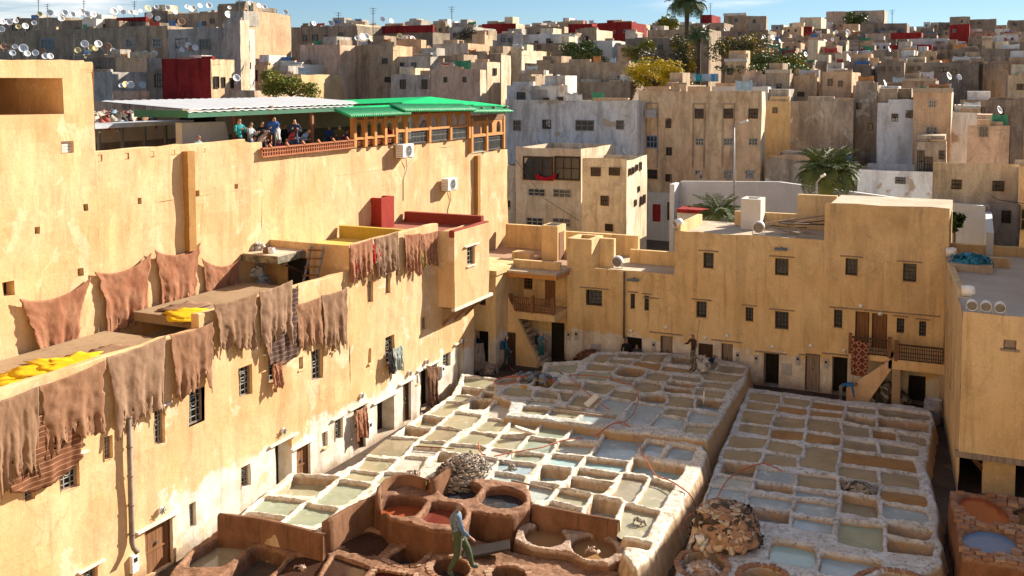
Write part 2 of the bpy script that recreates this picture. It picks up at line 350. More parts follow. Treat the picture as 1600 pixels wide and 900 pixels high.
def vat_block(name, label, rim, ground, outline_px, vats, mat, step=0.05, warp=0.07, depth_extra=0.35, batter=0.30, und=0.05, lift=None, soft=0.06, group=None):
    out = [onz(x, y, rim) for x, y in outline_px]
    V = []
    for v in vats:
        P = [onz(x, y, rim) for x, y in v[0]]; lv0 = v[1]*(0.5 if v[1] < 0.26 else 0.85); V.append((P, lv0+0.002*len(V), v[2], v[3]*1.3 if len(v) > 3 else 26.0))
    x0 = min(p.x for p in out)-0.6; x1 = max(p.x for p in out)+0.6; y0 = min(p.y for p in out)-0.6; y1 = max(p.y for p in out)+0.6
    nx = int((x1-x0)/step)+2; ny = int((y1-y0)/step)+2
    gx, gy = np.meshgrid(np.linspace(x0, x1, nx), np.linspace(y0, y1, ny))
    wx = gx+warp*nfbm(gx*1.6, gy*1.6, 3); wy = gy+warp*nfbm(gx*1.6, gy*1.6, 29)
    d_out = sdf_poly(out, wx, wy)+0.05*nfbm(gx*3, gy*3, 51)
    D = np.full((len(V),)+gx.shape, 9.0)
    for i, (P, lv, ck, k) in enumerate(V):
        bx0 = min(p.x for p in P)-0.8; bx1 = max(p.x for p in P)+0.8; by0 = min(p.y for p in P)-0.8; by1 = max(p.y for p in P)+0.8
        m = (gx > bx0) & (gx < bx1) & (gy > by0) & (gy < by1)
        D[i][m] = sdf_convex(P, wx[m], wy[m], k)
    own = D.argmin(0); srt = np.partition(D, 1, axis=0)[:2] if len(V) > 1 else np.stack([D[0], D[0]*0+9]); far = srt[0] > 8
    dv = np.maximum(srt[0], np.where(srt[1] < 8, (srt[0]-srt[1])*0.5+WALL, -9))   # never thinner than a wall
    if far.any():
        cen = np.array([[sum(p.x for p in P)/len(P), sum(p.y for p in P)/len(P)] for P, *_ in V])
        own[far] = ((gx[far][:, None]-cen[:, 0])**2+(gy[far][:, None]-cen[:, 1])**2).argmin(1)
    lev = np.array([v[1] for v in V])[own]
    z = rim+und*nfbm(gx*0.9, gy*0.9, 7)+0.035*nfbm(gx*5, gy*5, 9, 3)
    if lift is not None: z = z+lift(gx, gy)
    z = z-(lev+depth_extra)*sstep(0.02, -soft, dv)
    t = sstep(-0.02, batter, d_out); z = z*(1-t)+(ground-0.15)*t+t*(1-t)*0.35*nfbm(gx*2.5, gy*2.5, 77)
    keep = d_out < batter+0.02
    fk = keep[:-1, :-1] & keep[1:, :-1] & keep[:-1, 1:] & keep[1:, 1:]
    fo = np.where(d_out[:-1, :-1] > 0.0, -1, own[:-1, :-1])
    idx = np.arange(nx*ny).reshape(ny, nx)
    q = np.stack([idx[:-1, :-1], idx[:-1, 1:], idx[1:, 1:], idx[1:, :-1]], -1)
    co = np.stack([gx, gy, z], -1).reshape(-1, 3)
    cx = sum(p.x for p in out)/len(out); cy = sum(p.y for p in out)/len(out)
    root = thing(name, label, 'vat block', (cx, cy, ground), group)
    off = np.array([cx, cy, ground])
    def piece(nm, mask):
        fq = q[mask]
        if len(fq) == 0: return None
        u, inv = np.unique(fq.ravel(), return_inverse=True)
        me = bpy.data.meshes.new(nm); me.vertices.add(len(u)); me.vertices.foreach_set('co', (co[u]-off).ravel())
        me.loops.add(len(inv)); me.loops.foreach_set('vertex_index', inv.astype(np.int32))
        me.polygons.add(len(fq)); me.polygons.foreach_set('loop_start', np.arange(0, 4*len(fq), 4, dtype=np.int32))
        me.update(calc_edges=True); me.validate()
        return link(nm, me, mat, root, True)
    piece('side_wall', fk & (fo == -1))
    for i, (P, lv, ck, k) in enumerate(V):
        vo = piece('vat', fk & (fo == i))
        if vo is None or ck is None: continue
        c = np.array([sum(p.x for p in P)/len(P), sum(p.y for p in P)/len(P)]); n = 36
        ang = np.arange(n)*2*math.pi/n; lo = np.zeros(n); hi = np.full(n, 4.0)
        for _ in range(12):
            mid = (lo+hi)/2; qx, qy = c[0]+mid*np.cos(ang), c[1]+mid*np.sin(ang); d = sdf_convex(P, qx, qy, k); ins = d < 0.03
            for m_, W_ in enumerate(V):
                if m_ != i and abs(W_[0][0].x-c[0]) < 4 and abs(W_[0][0].y-c[1]) < 4: ins &= (d-sdf_convex(W_[0], qx, qy, W_[3]))*0.5+WALL < 0.03
            lo = np.where(ins, mid, lo); hi = np.where(ins, hi, mid)
        b = MB(); b.add([(c[0]+r*math.cos(a), c[1]+r*math.sin(a), rim-lv) for r, a in zip(lo, ang)], [tuple(range(n))])
        lq = b.build('liquid', LIQ[ck], vo)
    return root

GZ = -1.0
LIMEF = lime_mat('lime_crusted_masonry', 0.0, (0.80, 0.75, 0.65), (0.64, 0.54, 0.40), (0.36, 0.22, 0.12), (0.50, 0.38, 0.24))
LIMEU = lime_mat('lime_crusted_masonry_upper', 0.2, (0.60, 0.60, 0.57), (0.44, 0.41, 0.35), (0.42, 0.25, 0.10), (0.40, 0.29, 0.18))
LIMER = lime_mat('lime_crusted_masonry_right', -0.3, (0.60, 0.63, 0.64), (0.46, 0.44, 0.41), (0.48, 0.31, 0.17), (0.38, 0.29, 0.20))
TERV = lime_mat('terracotta_vat_masonry', -0.3, (0.31, 0.175, 0.105), (0.20, 0.10, 0.055), (0.13, 0.055, 0.025), (0.17, 0.085, 0.045), (0.10, 0.05, 0.03))
TERC = lime_mat('terracotta_vat_masonry_raised', 0.15, (0.33, 0.18, 0.11), (0.21, 0.105, 0.06), (0.12, 0.05, 0.025), (0.17, 0.08, 0.042), (0.10, 0.05, 0.03))

U = [([(938.7,551.9),(961,552.5),(943.7,565.6),(927,563.7)],.18,'t'), ([(972.5,551.9),(1003.7,553),(996,560.6),(963.7,558)],.12,'t'),
 ([(1011,553),(1043.7,553),(1030,565),(1003.7,563)],.1,'t'), ([(1055,556),(1092,558),(1086,571),(1049,567)],.3,'t'),
 ([(955,560.6),(988.7,561),(983.7,569.4),(952,566)],.12,'t'), ([(995,563.7),(1032.5,568),(1027.5,577.5),(990,570.6)],.12,'o'),
 ([(1038.7,571),(1080,576),(1078,582),(1035,577.5)],.15,'o'), ([(1097.5,560.6),(1122.5,566.9),(1116,577.5),(1090,574)],.15,'t'),
 ([(1126,568),(1164,572.5),(1157.5,584),(1117.5,578.7)],.2,'t'), ([(925,566.9),(966,571.9),(958.7,579.4),(917.5,576)],.12,'t'),
 (EL(985,580.6,24,8.5,.03),.5,'t'), (EL(1028,588,19.5,7.3,.04),.2,'t'), ([(1053.7,585.6),(1095,588.7),(1093.7,596),(1050,592)],.15,'t'),
 ([(1097.5,579),(1160,587),(1146,596),(1102,592)],.06,'t'), ([(1100,594.2),(1142,598),(1135,608),(1095,602.5)],.12,'t'),
 ([(908.7,578.7),(955,582.5),(948,595.6),(902.5,590)],.08,'g'), ([(953.7,588),(990.6,592),(986,601),(950,595)],.15,'t'),
 (EL(1013,603,20.5,8.5,.05),.2,'t'), ([(1050,593.7),(1087,598.7),(1082.5,605.6),(1046,600)],.6,'o'), ([(1040,603.7),(1081,607.5),(1077.5,615.6),(1038.7,611)],.6,'o'),
 ([(1090,606),(1131,611),(1126,622.5),(1085,616)],.12,'t'), ([(1091,620),(1126,626),(1118.7,641),(1090,636)],.4,'b'),
 ([(917.5,596),(958.7,601),(948,615),(910,607.5)],.1,'t'), ([(962.5,608),(996,612.5),(988.7,625),(952.5,617.5)],.15,'t'),
 (EL(1021,622.5,21,7.5,.04),.35,'b'), ([(1047,617),(1085,620.6),(1083,636),(1042.5,632.5)],.1,'t'),
 ([(1079,642.5),(1116,647.5),(1112.5,661),(1076,659)],.1,'b'), ([(1076,662),(1111,665),(1101,676),(1072,674)],.12,'y'),
 ([(903,616),(944,621),(925,638),(892,632)],.1,'t'), ([(946,622),(987,627),(962,646),(928,640)],.08,'b'), ([(990,628),(1040,634),(1013,663),(980,657)],.07,'b'),
 ([(1030,648),(1070,654),(1066,668),(1018,664)],.07,'b'), ([(1043,635.5),(1080,639),(1070,651),(1033,646.5)],.1,'t'), ([(918,643),(962,648),(950,659),(903,654)],.1,'b'),
 ([(797.5,604),(834,608),(827.5,620),(783,615.6)],.06,'y'), ([(839,609),(876,614),(872,624),(831,619)],.1,'t',9), ([(829,624),(866,627),(861,634),(824,631)],.1,'p'),
 ([(819,634),(857,637),(849,647),(811,642)],.2,'y'), ([(868,633),(912,638),(897,652),(860,647)],.12,'y'),
 ([(785,592),(806,589),(807,597),(780,599)],.08,'t',8), ([(815,590),(834,590),(828,599),(812,598)],.08,'t',8), ([(841,591),(867,594),(857,604),(832,600)],.4,'t'),
 ([(872,596),(908,598),(903,609),(868,606)],.15,'t'), ([(868,611),(898,612),(886,626),(880,624)],.1,'t'), ([(865,569),(903,567.5),(894,582),(852,581)],.08,'g',8)]
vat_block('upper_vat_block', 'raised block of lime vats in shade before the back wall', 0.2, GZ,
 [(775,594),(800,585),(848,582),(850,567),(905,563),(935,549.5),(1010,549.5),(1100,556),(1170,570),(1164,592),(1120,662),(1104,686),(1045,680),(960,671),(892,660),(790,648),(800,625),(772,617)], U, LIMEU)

Fv = [([(728.7,588.7),(771,592),(754,605.6),(727,603)],.2,'y'), ([(725,604.5),(755,607),(744,617.5),(717.5,614)],.55,'t'), ([(715.6,618),(736,620),(726,626),(708,624)],.1,'y'),
 ([(769,602.5),(790,604),(780,612.5),(762.5,610)],.1,'y'), ([(759,611),(779,614),(772,622.5),(755,620.6)],.45,'y'), ([(740.6,622),(770,624),(756,638.7),(734,637.5)],.55,'g'),
 ([(700,627),(722,629),(697,650),(672,645)],.12,'y'), ([(664,649),(694,652.5),(676,667),(647.5,664)],.3,'y'), ([(636,667),(672.5,670),(656,680.6),(630,679)],.5,'t'),
 ([(607.5,684),(650,686),(625,712.5),(578,708)],.1,'t'), ([(575,715),(615,719),(592.5,736),(560,731)],.15,'y'), ([(551,736),(588,741),(574,754),(536,747)],.12,'y'),
 ([(464,742),(526,747),(488,773),(430,770)],.35,'y'), ([(534,750),(579,754),(528,791),(491,785)],.22,'g'), ([(417.5,776),(475,783),(447,803),(392,797)],.2,'g'),
 ([(477.5,786),(527,793),(493,818),(446,815)],.2,'g'), ([(387.5,801),(441,807),(431,815),(385,806)],.35,'g'), ([(711,644),(751,649),(725,670),(686,663)],.12,'y'),
 ([(682.5,666),(719,670.6),(696,688),(660,685)],.1,'t'), ([(656,688.5),(695,691.5),(686,699),(648,696)],.1,'y'), ([(646,698.5),(684,702),(672.5,712),(635,710)],.08,'w'),
 ([(631,714),(664,716),(647.5,737),(612.5,733)],.08,'w'), ([(601,739),(645,740),(630,754),(582,754)],.12,'y'), ([(765,654),(792,657),(778,674),(742,670)],.12,'y'),
 ([(737,674),(774,680),(760,695),(713,689)],.1,'y'), ([(804,658),(840,663),(830,676),(793,674)],.12,'y'), ([(850,661.5),(890,667),(876,684),(836,680)],.12,'g'),
 ([(781,681),(817,683),(803,702),(763,697)],.1,'y'), ([(827.5,684),(865,687.5),(857.5,706),(814,702)],.12,'g'), ([(686,708),(712,711),(704,722),(678,722)],.6,'t'),
 ([(702,693),(757,699),(744,709),(692,703)],.06,'y'), ([(772,699),(799,704),(790,714),(763,711)],.06,'w'), ([(802.5,707),(846,710),(835,721),(794,717.5)],.12,'g'),
 ([(782.5,719),(835,725),(820,740),(771,732.5)],.12,'b'), ([(748,713),(780,718),(766,731),(736,737)],.07,'w'), ([(775,739),(817,745),(812,757),(762,752)],.1,'p'),
 ([(900,669),(939,674),(932.5,686),(887.5,684)],.2,'b'), ([(877.5,690),(931,694),(919,710),(869,704)],.22,'p'), ([(866,709),(907.5,714),(897.5,729),(855,722.5)],.18,'a'),
 ([(850,727),(889,731),(882,751),(842,750)],.42,'a',10), ([(950,676),(1006,686.5),(982,716),(924,711)],.16,'b'), ([(1014,689),(1038,692),(1027,711),(1005,706)],.15,'b'),
 ([(1054,695),(1085,700),(1075,719),(1040,714)],.15,'b'), ([(921,714.5),(979,721),(972,735),(911,727)],.25,'a'), ([(994,715),(1067.5,728),(1056,748),(986,735)],.32,'a'),
 ([(906,732.5),(964,740.5),(954,748),(899,741)],.18,'y'), ([(894,746),(952.5,754),(937.5,771),(885,760)],.3,'y'), ([(879,764),(921,774),(909,788),(862.5,777.5)],.15,'y'),
 ([(859,783),(904,794),(899,803),(849,792)],.15,'a'), ([(832.5,753),(870,760),(853,781),(822,778)],.2,'p'), ([(976,741),(1010,746),(987.5,782.5),(956,776)],.12,'t'),
 ([(1016,748),(1050,757),(1030,791),(999,786)],.12,'y'), ([(929,776),(969,780),(954,811),(916,803)],.5,'p'), ([(980.6,788),(1026,798),(1006,837.5),(969,830)],.14,'y'),
 ([(975,840),(1014,848),(1010,857),(968,849)],.4,'w'), ([(778,628),(806,627),(783,652),(754,650)],.05,'w'), ([(600,757),(622,757),(604,768),(586,768)],.1,'y')]
vat_block('sunlit_vat_block', 'large sunlit block of white lime vats beside the yellow workshop wall', 0.0, GZ,
 [(723,584),(778,590),(790,596),(785,615),(803,622),(792,652),(895,662),(962,674),(1045,684),(1096,696),(1104,706),(1090,738),(1060,795),(1018,866),(990,885),(976,864),(974,824),(900,808),(836,792),(822,776),(800,768),(700,752),(600,770),(500,830),(430,822),(375,806),(385,792),(455,738),(520,742),(560,722),(640,660),(705,618)], Fv, LIMEF)

R = [([(1175,612.5),(1217.5,616.5),(1214,629),(1172.5,624)],.12,'t'), ([(1172.5,626),(1212.5,631.5),(1207.5,640.6),(1167.5,637)],.12,'t'), ([(1165,641),(1209,646.6),(1202.5,663),(1160,658)],.08,'t'),
 ([(1159,661.5),(1201,666.5),(1197.5,680),(1157,672.5)],.08,'t'), ([(1145,681),(1196,685),(1189,701),(1140.6,696)],.1,'t'), ([(1136,701),(1187.5,704),(1187,721),(1134,716)],.1,'t',10),
 ([(1134,720),(1179,725),(1174,746),(1129,739.5)],.45,'t'), ([(1125,742.5),(1173,750),(1170,761),(1112,753)],.15,'p'), ([(1115,760.5),(1166,767),(1161,786),(1107.5,780)],.12,'b'),
 ([(1226,620),(1265.6,624),(1262.5,635),(1229,630)],.1,'t'), ([(1220,633.5),(1262.5,638),(1259,647.5),(1212.5,641)],.1,'o'), ([(1211,649),(1255,653.5),(1254,668),(1207.5,664)],.1,'t'),
 ([(1205,669),(1254,673.5),(1250,687),(1202.5,682)],.1,'o',10), ([(1206,687.5),(1262,694.5),(1258,712),(1200,704)],.1,'t'), ([(1250,693.5),(1309,701.5),(1303,736),(1255,729)],.1,'t'),
 ([(1201,706),(1244,712),(1241,727.5),(1192.5,722.5)],.1,'t'), ([(1189,731),(1240,737),(1240,755),(1184,748.5)],.14,'b',9), ([(1184,752),(1235,758.5),(1234,770),(1181,764)],.5,'b'),
 ([(1172.5,770.5),(1234,780),(1231,795),(1170,787.5)],.18,'b'), ([(1172,790.5),(1232,798.5),(1226,817),(1160,808)],.4,'b'), ([(1271,626),(1316,632),(1314,641),(1267,636)],.1,'o'),
 ([(1267,639),(1314,644),(1312,652.5),(1263,648)],.12,'o'), ([(1268,652),(1311,657),(1313,677),(1265,671)],.1,'t'), ([(1262,675),(1312,681.5),(1310,695),(1262,690)],.1,'o'),
 ([(1327.5,633),(1365.6,637.5),(1366,646),(1326,642)],.1,'t'), ([(1326,646.5),(1366,653.5),(1364,665),(1323.7,657)],.35,'t'), ([(1319,661),(1357.5,667),(1359,682),(1320,678)],.1,'t'),
 ([(1320,684.5),(1366,692),(1369,705),(1320,699)],.1,'t'), ([(1376,636),(1450,646),(1451,656),(1376,648)],.15,'t'), ([(1376,652),(1449,660),(1447.5,675),(1375,666)],.4,'t'),
 ([(1364,670),(1399,675),(1400,686),(1365,684)],.1,'o'), ([(1405,676),(1442.5,681),(1446,695),(1406,686)],.12,'t',9), ([(1376,691),(1432,699),(1432.5,712),(1380,706)],.1,'t',9),
 ([(1320,703),(1424,717),(1430,736),(1316,721.5)],.08,'o'), ([(1312.5,726),(1367.5,732),(1370,754),(1311,742)],.08,'t'), ([(1379,735),(1430,741),(1434,762),(1377.5,754)],.08,'t'),
 ([(1317.5,746.5),(1370,756),(1367.5,772),(1317.5,765)],.25,'t'), ([(1319,770.5),(1367,778.5),(1367,809),(1318,800)],.3,'t'), ([(1381,763),(1442.5,771),(1446,790),(1382.5,781)],.1,'o',9),
 ([(1384,785),(1444,796.5),(1448,815),(1384,808)],.12,'b',9), ([(1388,817),(1455,828),(1447,842),(1390,833)],.4,'p'), ([(1390,838.5),(1456,850),(1452,868),(1392,860)],.5,'y'),
 ([(1250,738.5),(1303,744),(1302,764),(1248,758.5)],.1,'t'), ([(1247,764),(1305,771.5),(1304,778),(1246,773)],.12,'b'), ([(1245,779),(1302,787),(1299,808),(1243,799)],.12,'b'),
 ([(1244,803),(1299,813.5),(1296,832),(1242,822)],.12,'b'), ([(1317,812.5),(1376,820),(1375,859),(1313,847)],.14,'g'), ([(1209,843),(1272,854),(1274,885),(1202,872)],.2,'a',9),
 ([(1288,862),(1375,878),(1362,903),(1284,892)],.2,'b',9), (EL(1098,882,34,22,.1),.35,'p'), (EL(1192,899,32,14,.1),.3,'y'), (EL(1395,912,52,20,.1),.4,'t')]
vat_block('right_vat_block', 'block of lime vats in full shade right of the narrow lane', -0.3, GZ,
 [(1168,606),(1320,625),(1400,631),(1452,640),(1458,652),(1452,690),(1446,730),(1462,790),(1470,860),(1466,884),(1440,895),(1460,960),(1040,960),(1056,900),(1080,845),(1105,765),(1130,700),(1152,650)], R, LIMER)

Cv = [(EL(631,789,37,16.5,.03),.4,'r',9), (EL(690,801,36,17,.05),.28,'m',9), (EL(718,765,33,14.5,.04),.35,'n',9), (EL(784,777,36,16.5,.04),.3,'n',9)]
vat_block('raised_dye_vats', 'raised terracotta block of four round dye vats, red and dark dyes, behind the walking man', 0.15, GZ,
 [(586,788),(590,765),(606,752),(640,748),(690,745),(730,744),(790,752),(822,756),(831,772),(826,792),(800,805),(765,802),(738,797),(727,820),(705,829),(670,826),(640,816),(610,808)], Cv, TERC, warp=0.04, und=0.03, batter=0.12)
Ev = [(EL(851.5,836,31,17,.08),.28,'o',12), (EL(928,853,34,19,.1),.28,'o',12)]
vat_block('twin_dye_vats', 'terracotta block with two round vats of tan liquor', -0.3, GZ,
 [(803,842),(815,815),(965,838),(977,850),(973,868),(950,879),(915,876),(890,862),(830,855)], Ev, lime_mat('pale_worn_vat_rim', -0.3, (0.52, 0.40, 0.31), (0.36, 0.24, 0.17), (0.15, 0.07, 0.035), (0.20, 0.10, 0.055), (0.14, 0.08, 0.05)), warp=0.04, und=0.03, batter=0.12)
Dv = [([(351,836),(392,848),(345,884),(292,884),(300,866)],.35,'t',9), ([(405,852),(446,866),(422,905),(350,900)],.6,'k',9), ([(467,866),(512,869),(490,902),(418,902)],.2,'k',10), ([(577,828),(611,841),(586,867),(521,856)],.15,'k',12),
 ([(520,869),(572,887),(556,912),(502,906)],.15,'k',12), ([(640,847),(677,858),(652,882),(625,884),(602,873)],.6,'k',9), (EL(705,888,32,19,.1),.6,'k',9), (EL(795,897,30,14,.08),.5,'k',9), ([(590,889),(650,899),(620,930),(560,920)],.2,'m',10)]
vat_block('low_dye_vats', 'low terracotta dye vats in the foreground, some in shadow, walked on by a man', -0.55, -1.3,
 [(268,893),(300,855),(340,828),(515,866),(580,820),(735,838),(800,862),(850,872),(905,880),(975,895),(980,960),(240,960)], Dv,
 lime_mat('terracotta_vat_masonry_low', -0.55, (0.31, 0.17, 0.10), (0.20, 0.10, 0.055), (0.13, 0.06, 0.032), (0.20, 0.12, 0.075), (0.10, 0.05, 0.03)), warp=0.05, und=0.04, batter=0.15, step=0.045)
# ------------------------------------------------------------------ ground and hillside
def terr(x, y):
    """Height of the land: flat courtyard, rising hill of the old town behind."""
    t = max(0.0, (y-58))/1.0
    h = -1.0+0.055*t
    h += 0.05*max(0, -x-20)*min(1, t/60.0)*max(0.0, 1-t/260.0)
    return min(h, 17+0.004*t)
b = MB(); xs = [-1500, -700, -400]+[-300+10*i for i in range(45)]+[250, 500, 900, 1500]; ys = [-200, 0, 30, 58]+[60+8*i for i in range(45)]+[480, 700, 1200, 2500]
for y in ys:
    for x in xs: b.v.append((x, y, terr(x, y)-0.02))
nx = len(xs)
for j in range(len(ys)-1):
    for i in range(nx-1): b.f.append((j*nx+i, j*nx+i+1, (j+1)*nx+i+1, (j+1)*nx+i)); b.mi.append(0)
struct(b.build('ground', plaster('earth_ground', (0.16, 0.125, 0.09), (0.11, 0.085, 0.06), (0.05, 0.05, 0.03), 0.4, sc=0.6)))
b = MB(); n = 60
for j in range(n+1):
    for i in range(n+1):
        x = -22+30*i/n; y = 14+36*j/n; b.v.append((x, y, GZ+0.03*fbm(x, y, 0, 0.6)))
for j in range(n):
    for i in range(n): b.f.append((j*(n+1)+i, j*(n+1)+i+1, (j+1)*(n+1)+i+1, (j+1)*(n+1)+i)); b.mi.append(0)
struct(b.build('courtyard_floor', GROUND, smooth=True))
# ------------------------------------------------------------------ facades with real openings, windows, doors
class Fac:
    def __init__(s, O, U, N): s.O = Vector(O); s.U = Vector(U).normalized(); s.N = Vector(N).normalized()
    def P(s, u, v, w=0.0): return s.O+s.U*u+Vector((0, 0, v))+s.N*w
    def uv(s, x, y):                                       # photo pixel -> (u, v) on this facade
        r = ray(x, y); C = Vector((0, 0, CZ)); k = (s.O-C).dot(s.N)/r.dot(s.N); p = C+r*k-s.O
        return p.dot(s.U), p.z
    def box(s, b, u0, u1, v0, v1, w0, w1, mi=0):
        vs = [s.P(u, v, w) for w in (w0, w1) for v in (v0, v1) for u in (u0, u1)]
        return b.add(vs, [(0, 2, 3, 1), (4, 5, 7, 6), (0, 1, 5, 4), (2, 6, 7, 3), (0, 4, 6, 2), (1, 3, 7, 5)], mi)
def FX(X): return Fac((X, 0, 0), (0, 1, 0), (1, 0, 0))      # faces +X, u = Y
def FY(Y): return Fac((0, Y, 0), (1, 0, 0), (0, -1, 0))     # faces the camera, u = X
def panel(b, fc, u0, u1, v0, v1, ops=(), depth=0.25, step=0.6, jit=0.02, mi=0, top=None):
    us = {u0, u1}; vs = {v0, v1}
    for o in ops: us |= {min(max(o[0], u0), u1), min(max(o[1], u0), u1)}; vs |= {min(max(o[2], v0), v1), min(max(o[3], v0), v1)}
    def fill(S_):
        L = sorted(S_); R_ = [L[0]]
        for a in L[1:]:
            if a-R_[-1] < 1e-4: continue
            n = max(1, int(math.ceil((a-R_[-1])/step))); p = R_[-1]; R_ += [p+(a-p)*i/n for i in range(1, n+1)]
        return R_
    us = fill(us); vs = fill(vs); base = len(b.v); nu = len(us)
    for v in vs:
        for u in us:
            w = jit*2*fbm(u, v, fc.O.x*0.31+fc.O.y*0.17, 0.55)+jit*0.5*fbm(u, v, 5.0, 2.1)
            vv = v
            if top is not None and abs(v-v1) < 1e-6: vv = v+top(u)
            b.v.append(tuple(fc.P(u, vv, w)))
    for j in range(len(vs)-1):
        for i in range(nu-1):
            cu = (us[i]+us[i+1])/2; cv = (vs[j]+vs[j+1])/2
            if any(o[0] < cu < o[1] and o[2] < cv < o[3] for o in ops): continue
            k = base+j*nu+i; b.f.append((k, k+1, k+1+nu, k+nu)); b.mi.append(mi)
    for o in ops:
        d = o[4] if len(o) > 4 else depth
        A = [fc.P(o[0], o[2], 0.02), fc.P(o[1], o[2], 0.02), fc.P(o[1], o[3], 0.02), fc.P(o[0], o[3], 0.02)]; B = [p-fc.N*(d+0.02) for p in A]
        A = [p-fc.N*0.02 for p in A]
        b.add(A+B, [(0, 1, 5, 4), (1, 2, 6, 5), (2, 3, 7, 6), (3, 0, 4, 7)], mi)
    return b
def shell(b, fc, u0, u1, v0, v1, deep, mi=0, rmi=None, back=True):
    """Roof deck, sides and back that close the volume behind a facade panel (deck top at v1)."""
    A = [fc.P(u0, v0), fc.P(u1, v0), fc.P(u1, v0, -deep), fc.P(u0, v0, -deep)]; B = [p+Vector((0, 0, v1-v0)) for p in A]
    b.add(A+B, [(4, 5, 6, 7)], rmi if rmi is not None else mi)
    b.add(A+B, [(1, 2, 6, 5), (3, 0, 4, 7)]+([(2, 3, 7, 6)] if back else []), mi)
def parapet(b, fc, u0, u1, v0, v1, t=0.22, mi=0, w=-0.012):
    n = max(1, int((u1-u0)/0.7)); base = len(b.v)
    for i in range(n+1):
        u = u0+(u1-u0)*i/n; dz = 0.05*fbm(u, v1, 3.3, 0.9)+0.02*random.uniform(-1, 1)
        for p in (fc.P(u, v0, w), fc.P(u, v1+dz-0.03, w), fc.P(u, v1+dz, w-0.04), fc.P(u, v1+dz-0.01, w-t+0.04), fc.P(u, v1+dz-0.03, w-t), fc.P(u, v0, w-t)): b.v.append(tuple(p))
    for i in range(n):
        for k in range(5): o = base+i*6+k; b.f.append((o, o+6, o+7, o+1)); b.mi.append(mi)
    for o in (base, base+n*6):
        b.f.append((o, o+1, o+2, o+3, o+4, o+5)); b.mi.append(mi)
def window(fc, r, parent, nu=3, nv=4, frame=WOODG, grille=GREYIRON, d=0.13, lintel=True, sill=True, arch=False, bw=0.022, label=None):
    u0, u1, v0, v1 = r; b = MB(); t = min(0.05, (u1-u0)*0.12)
    for (a, c, e, f) in ((u0, u0+t, v0, v1), (u1-t, u1, v0, v1), (u0+t, u1-t, v0, v0+t), (u0+t, u1-t, v1-t, v1)): fc.box(b, a, c, e, f, -d-0.05, -d+0.02)
    fc.box(b, u0+0.001, u1-0.001, v0+0.001, v1-0.001, -d-0.10, -d-0.07, 1)
    wn = b.build('window', [frame, GLASSD], parent); g = MB()
    for i in range(1, nu): u = u0+(u1-u0)*i/nu; fc.box(g, u-bw/2, u+bw/2, v0+t, v1-t, -d-0.02, -d+0.005)
    for i in range(1, nv): v = v0+(v1-v0)*i/nv; fc.box(g, u0+t, u1-t, v-bw/2, v+bw/2, -d-0.024, -d+0.001)
    if arch and nu > 2:                                  # little hoops in the ironwork
        uc = (u0+u1)/2; rr = (u1-u0)*0.2; vc = v0+(v1-v0)*0.62
        g.tube([fc.P(uc+rr*math.cos(q*math.pi/5), vc+rr*math.sin(q*math.pi/5), -d+0.01) for q in range(11)], bw*0.6, 4)
    if nu > 1 or nv > 1: g.build('grille', grille, wn)
    if lintel:
        l = MB(); e = (u1-u0)*0.32+0.06; fc.box(l, u0-e, u1+e, v1+0.07, v1+0.115, -0.03, 0.09); l.build('lintel', WHITEP if lintel == 'w' else WOODG, wn)
    if sill:
        l = MB(); fc.box(l, u0-0.05, u1+0.05, v0-0.06, v0-0.005, -0.06, 0.06); l.build('sill', WHITEP if lintel == 'w' else OCH2, wn)
    return wn
def door(fc, r, parent, mat=WOODB, planks=6, d=0.14, open_=False, frame=WOODD, handle=True, mid=False):
    u0, u1, v0, v1 = r; b = MB()
    if open_:
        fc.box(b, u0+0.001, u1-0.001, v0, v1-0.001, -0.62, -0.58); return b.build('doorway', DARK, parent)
    t = 0.05
    for (a, c, e, f) in ((u0, u0+t, v0, v1), (u1-t, u1, v0, v1), (u0+t, u1-t, v1-t, v1)): fc.box(b, a, c, e, f, -d-0.05, -d+0.03, 1)
    for i in range(planks):
        a = u0+t+(u1-u0-2*t)*i/planks; c = u0+t+(u1-u0-2*t)*(i+1)/planks; fc.box(b, a+0.004, c-0.004, v0, v1-t, -d-0.04+0.006*(i % 2), -d+0.006*(i % 2))
    fc.box(b, u0+t, u1-t, v0, v1-t, -d-0.06, -d-0.045, 1)
    if mid: fc.box(b, u0+t, u1-t, v0+(v1-v0)*0.45, v0+(v1-v0)*0.45+0.05, -d, -d+0.03, 0)
    o = b.build('door', [mat, frame], parent)
    if handle:
        h = MB(); fc.box(h, (u0+u1)/2-0.03, (u0+u1)/2+0.03, v0+(v1-v0)*0.55, v0+(v1-v0)*0.55+0.09, -d+0.008, -d+0.05); h.build('handle', IRON, o)
    return o
def R4(fc, xl, yt, yb, xr):
    u0, v1 = fc.uv(xl, yt); _, v0 = fc.uv(xl, yb); u1, _ = fc.uv(xr, yt); return (u0, u1, v0, v1)
def RC(fc, x0, y0, x1, y1):                                # pixel box on a facade that faces the camera
    cx, cy = (x0+x1)/2, (y0+y1)/2; u0 = fc.uv(x0, cy)[0]; u1 = fc.uv(x1, cy)[0]; v1 = fc.uv(cx, y0)[1]; v0 = fc.uv(cx, y1)[1]; return (u0, u1, v0, v1)
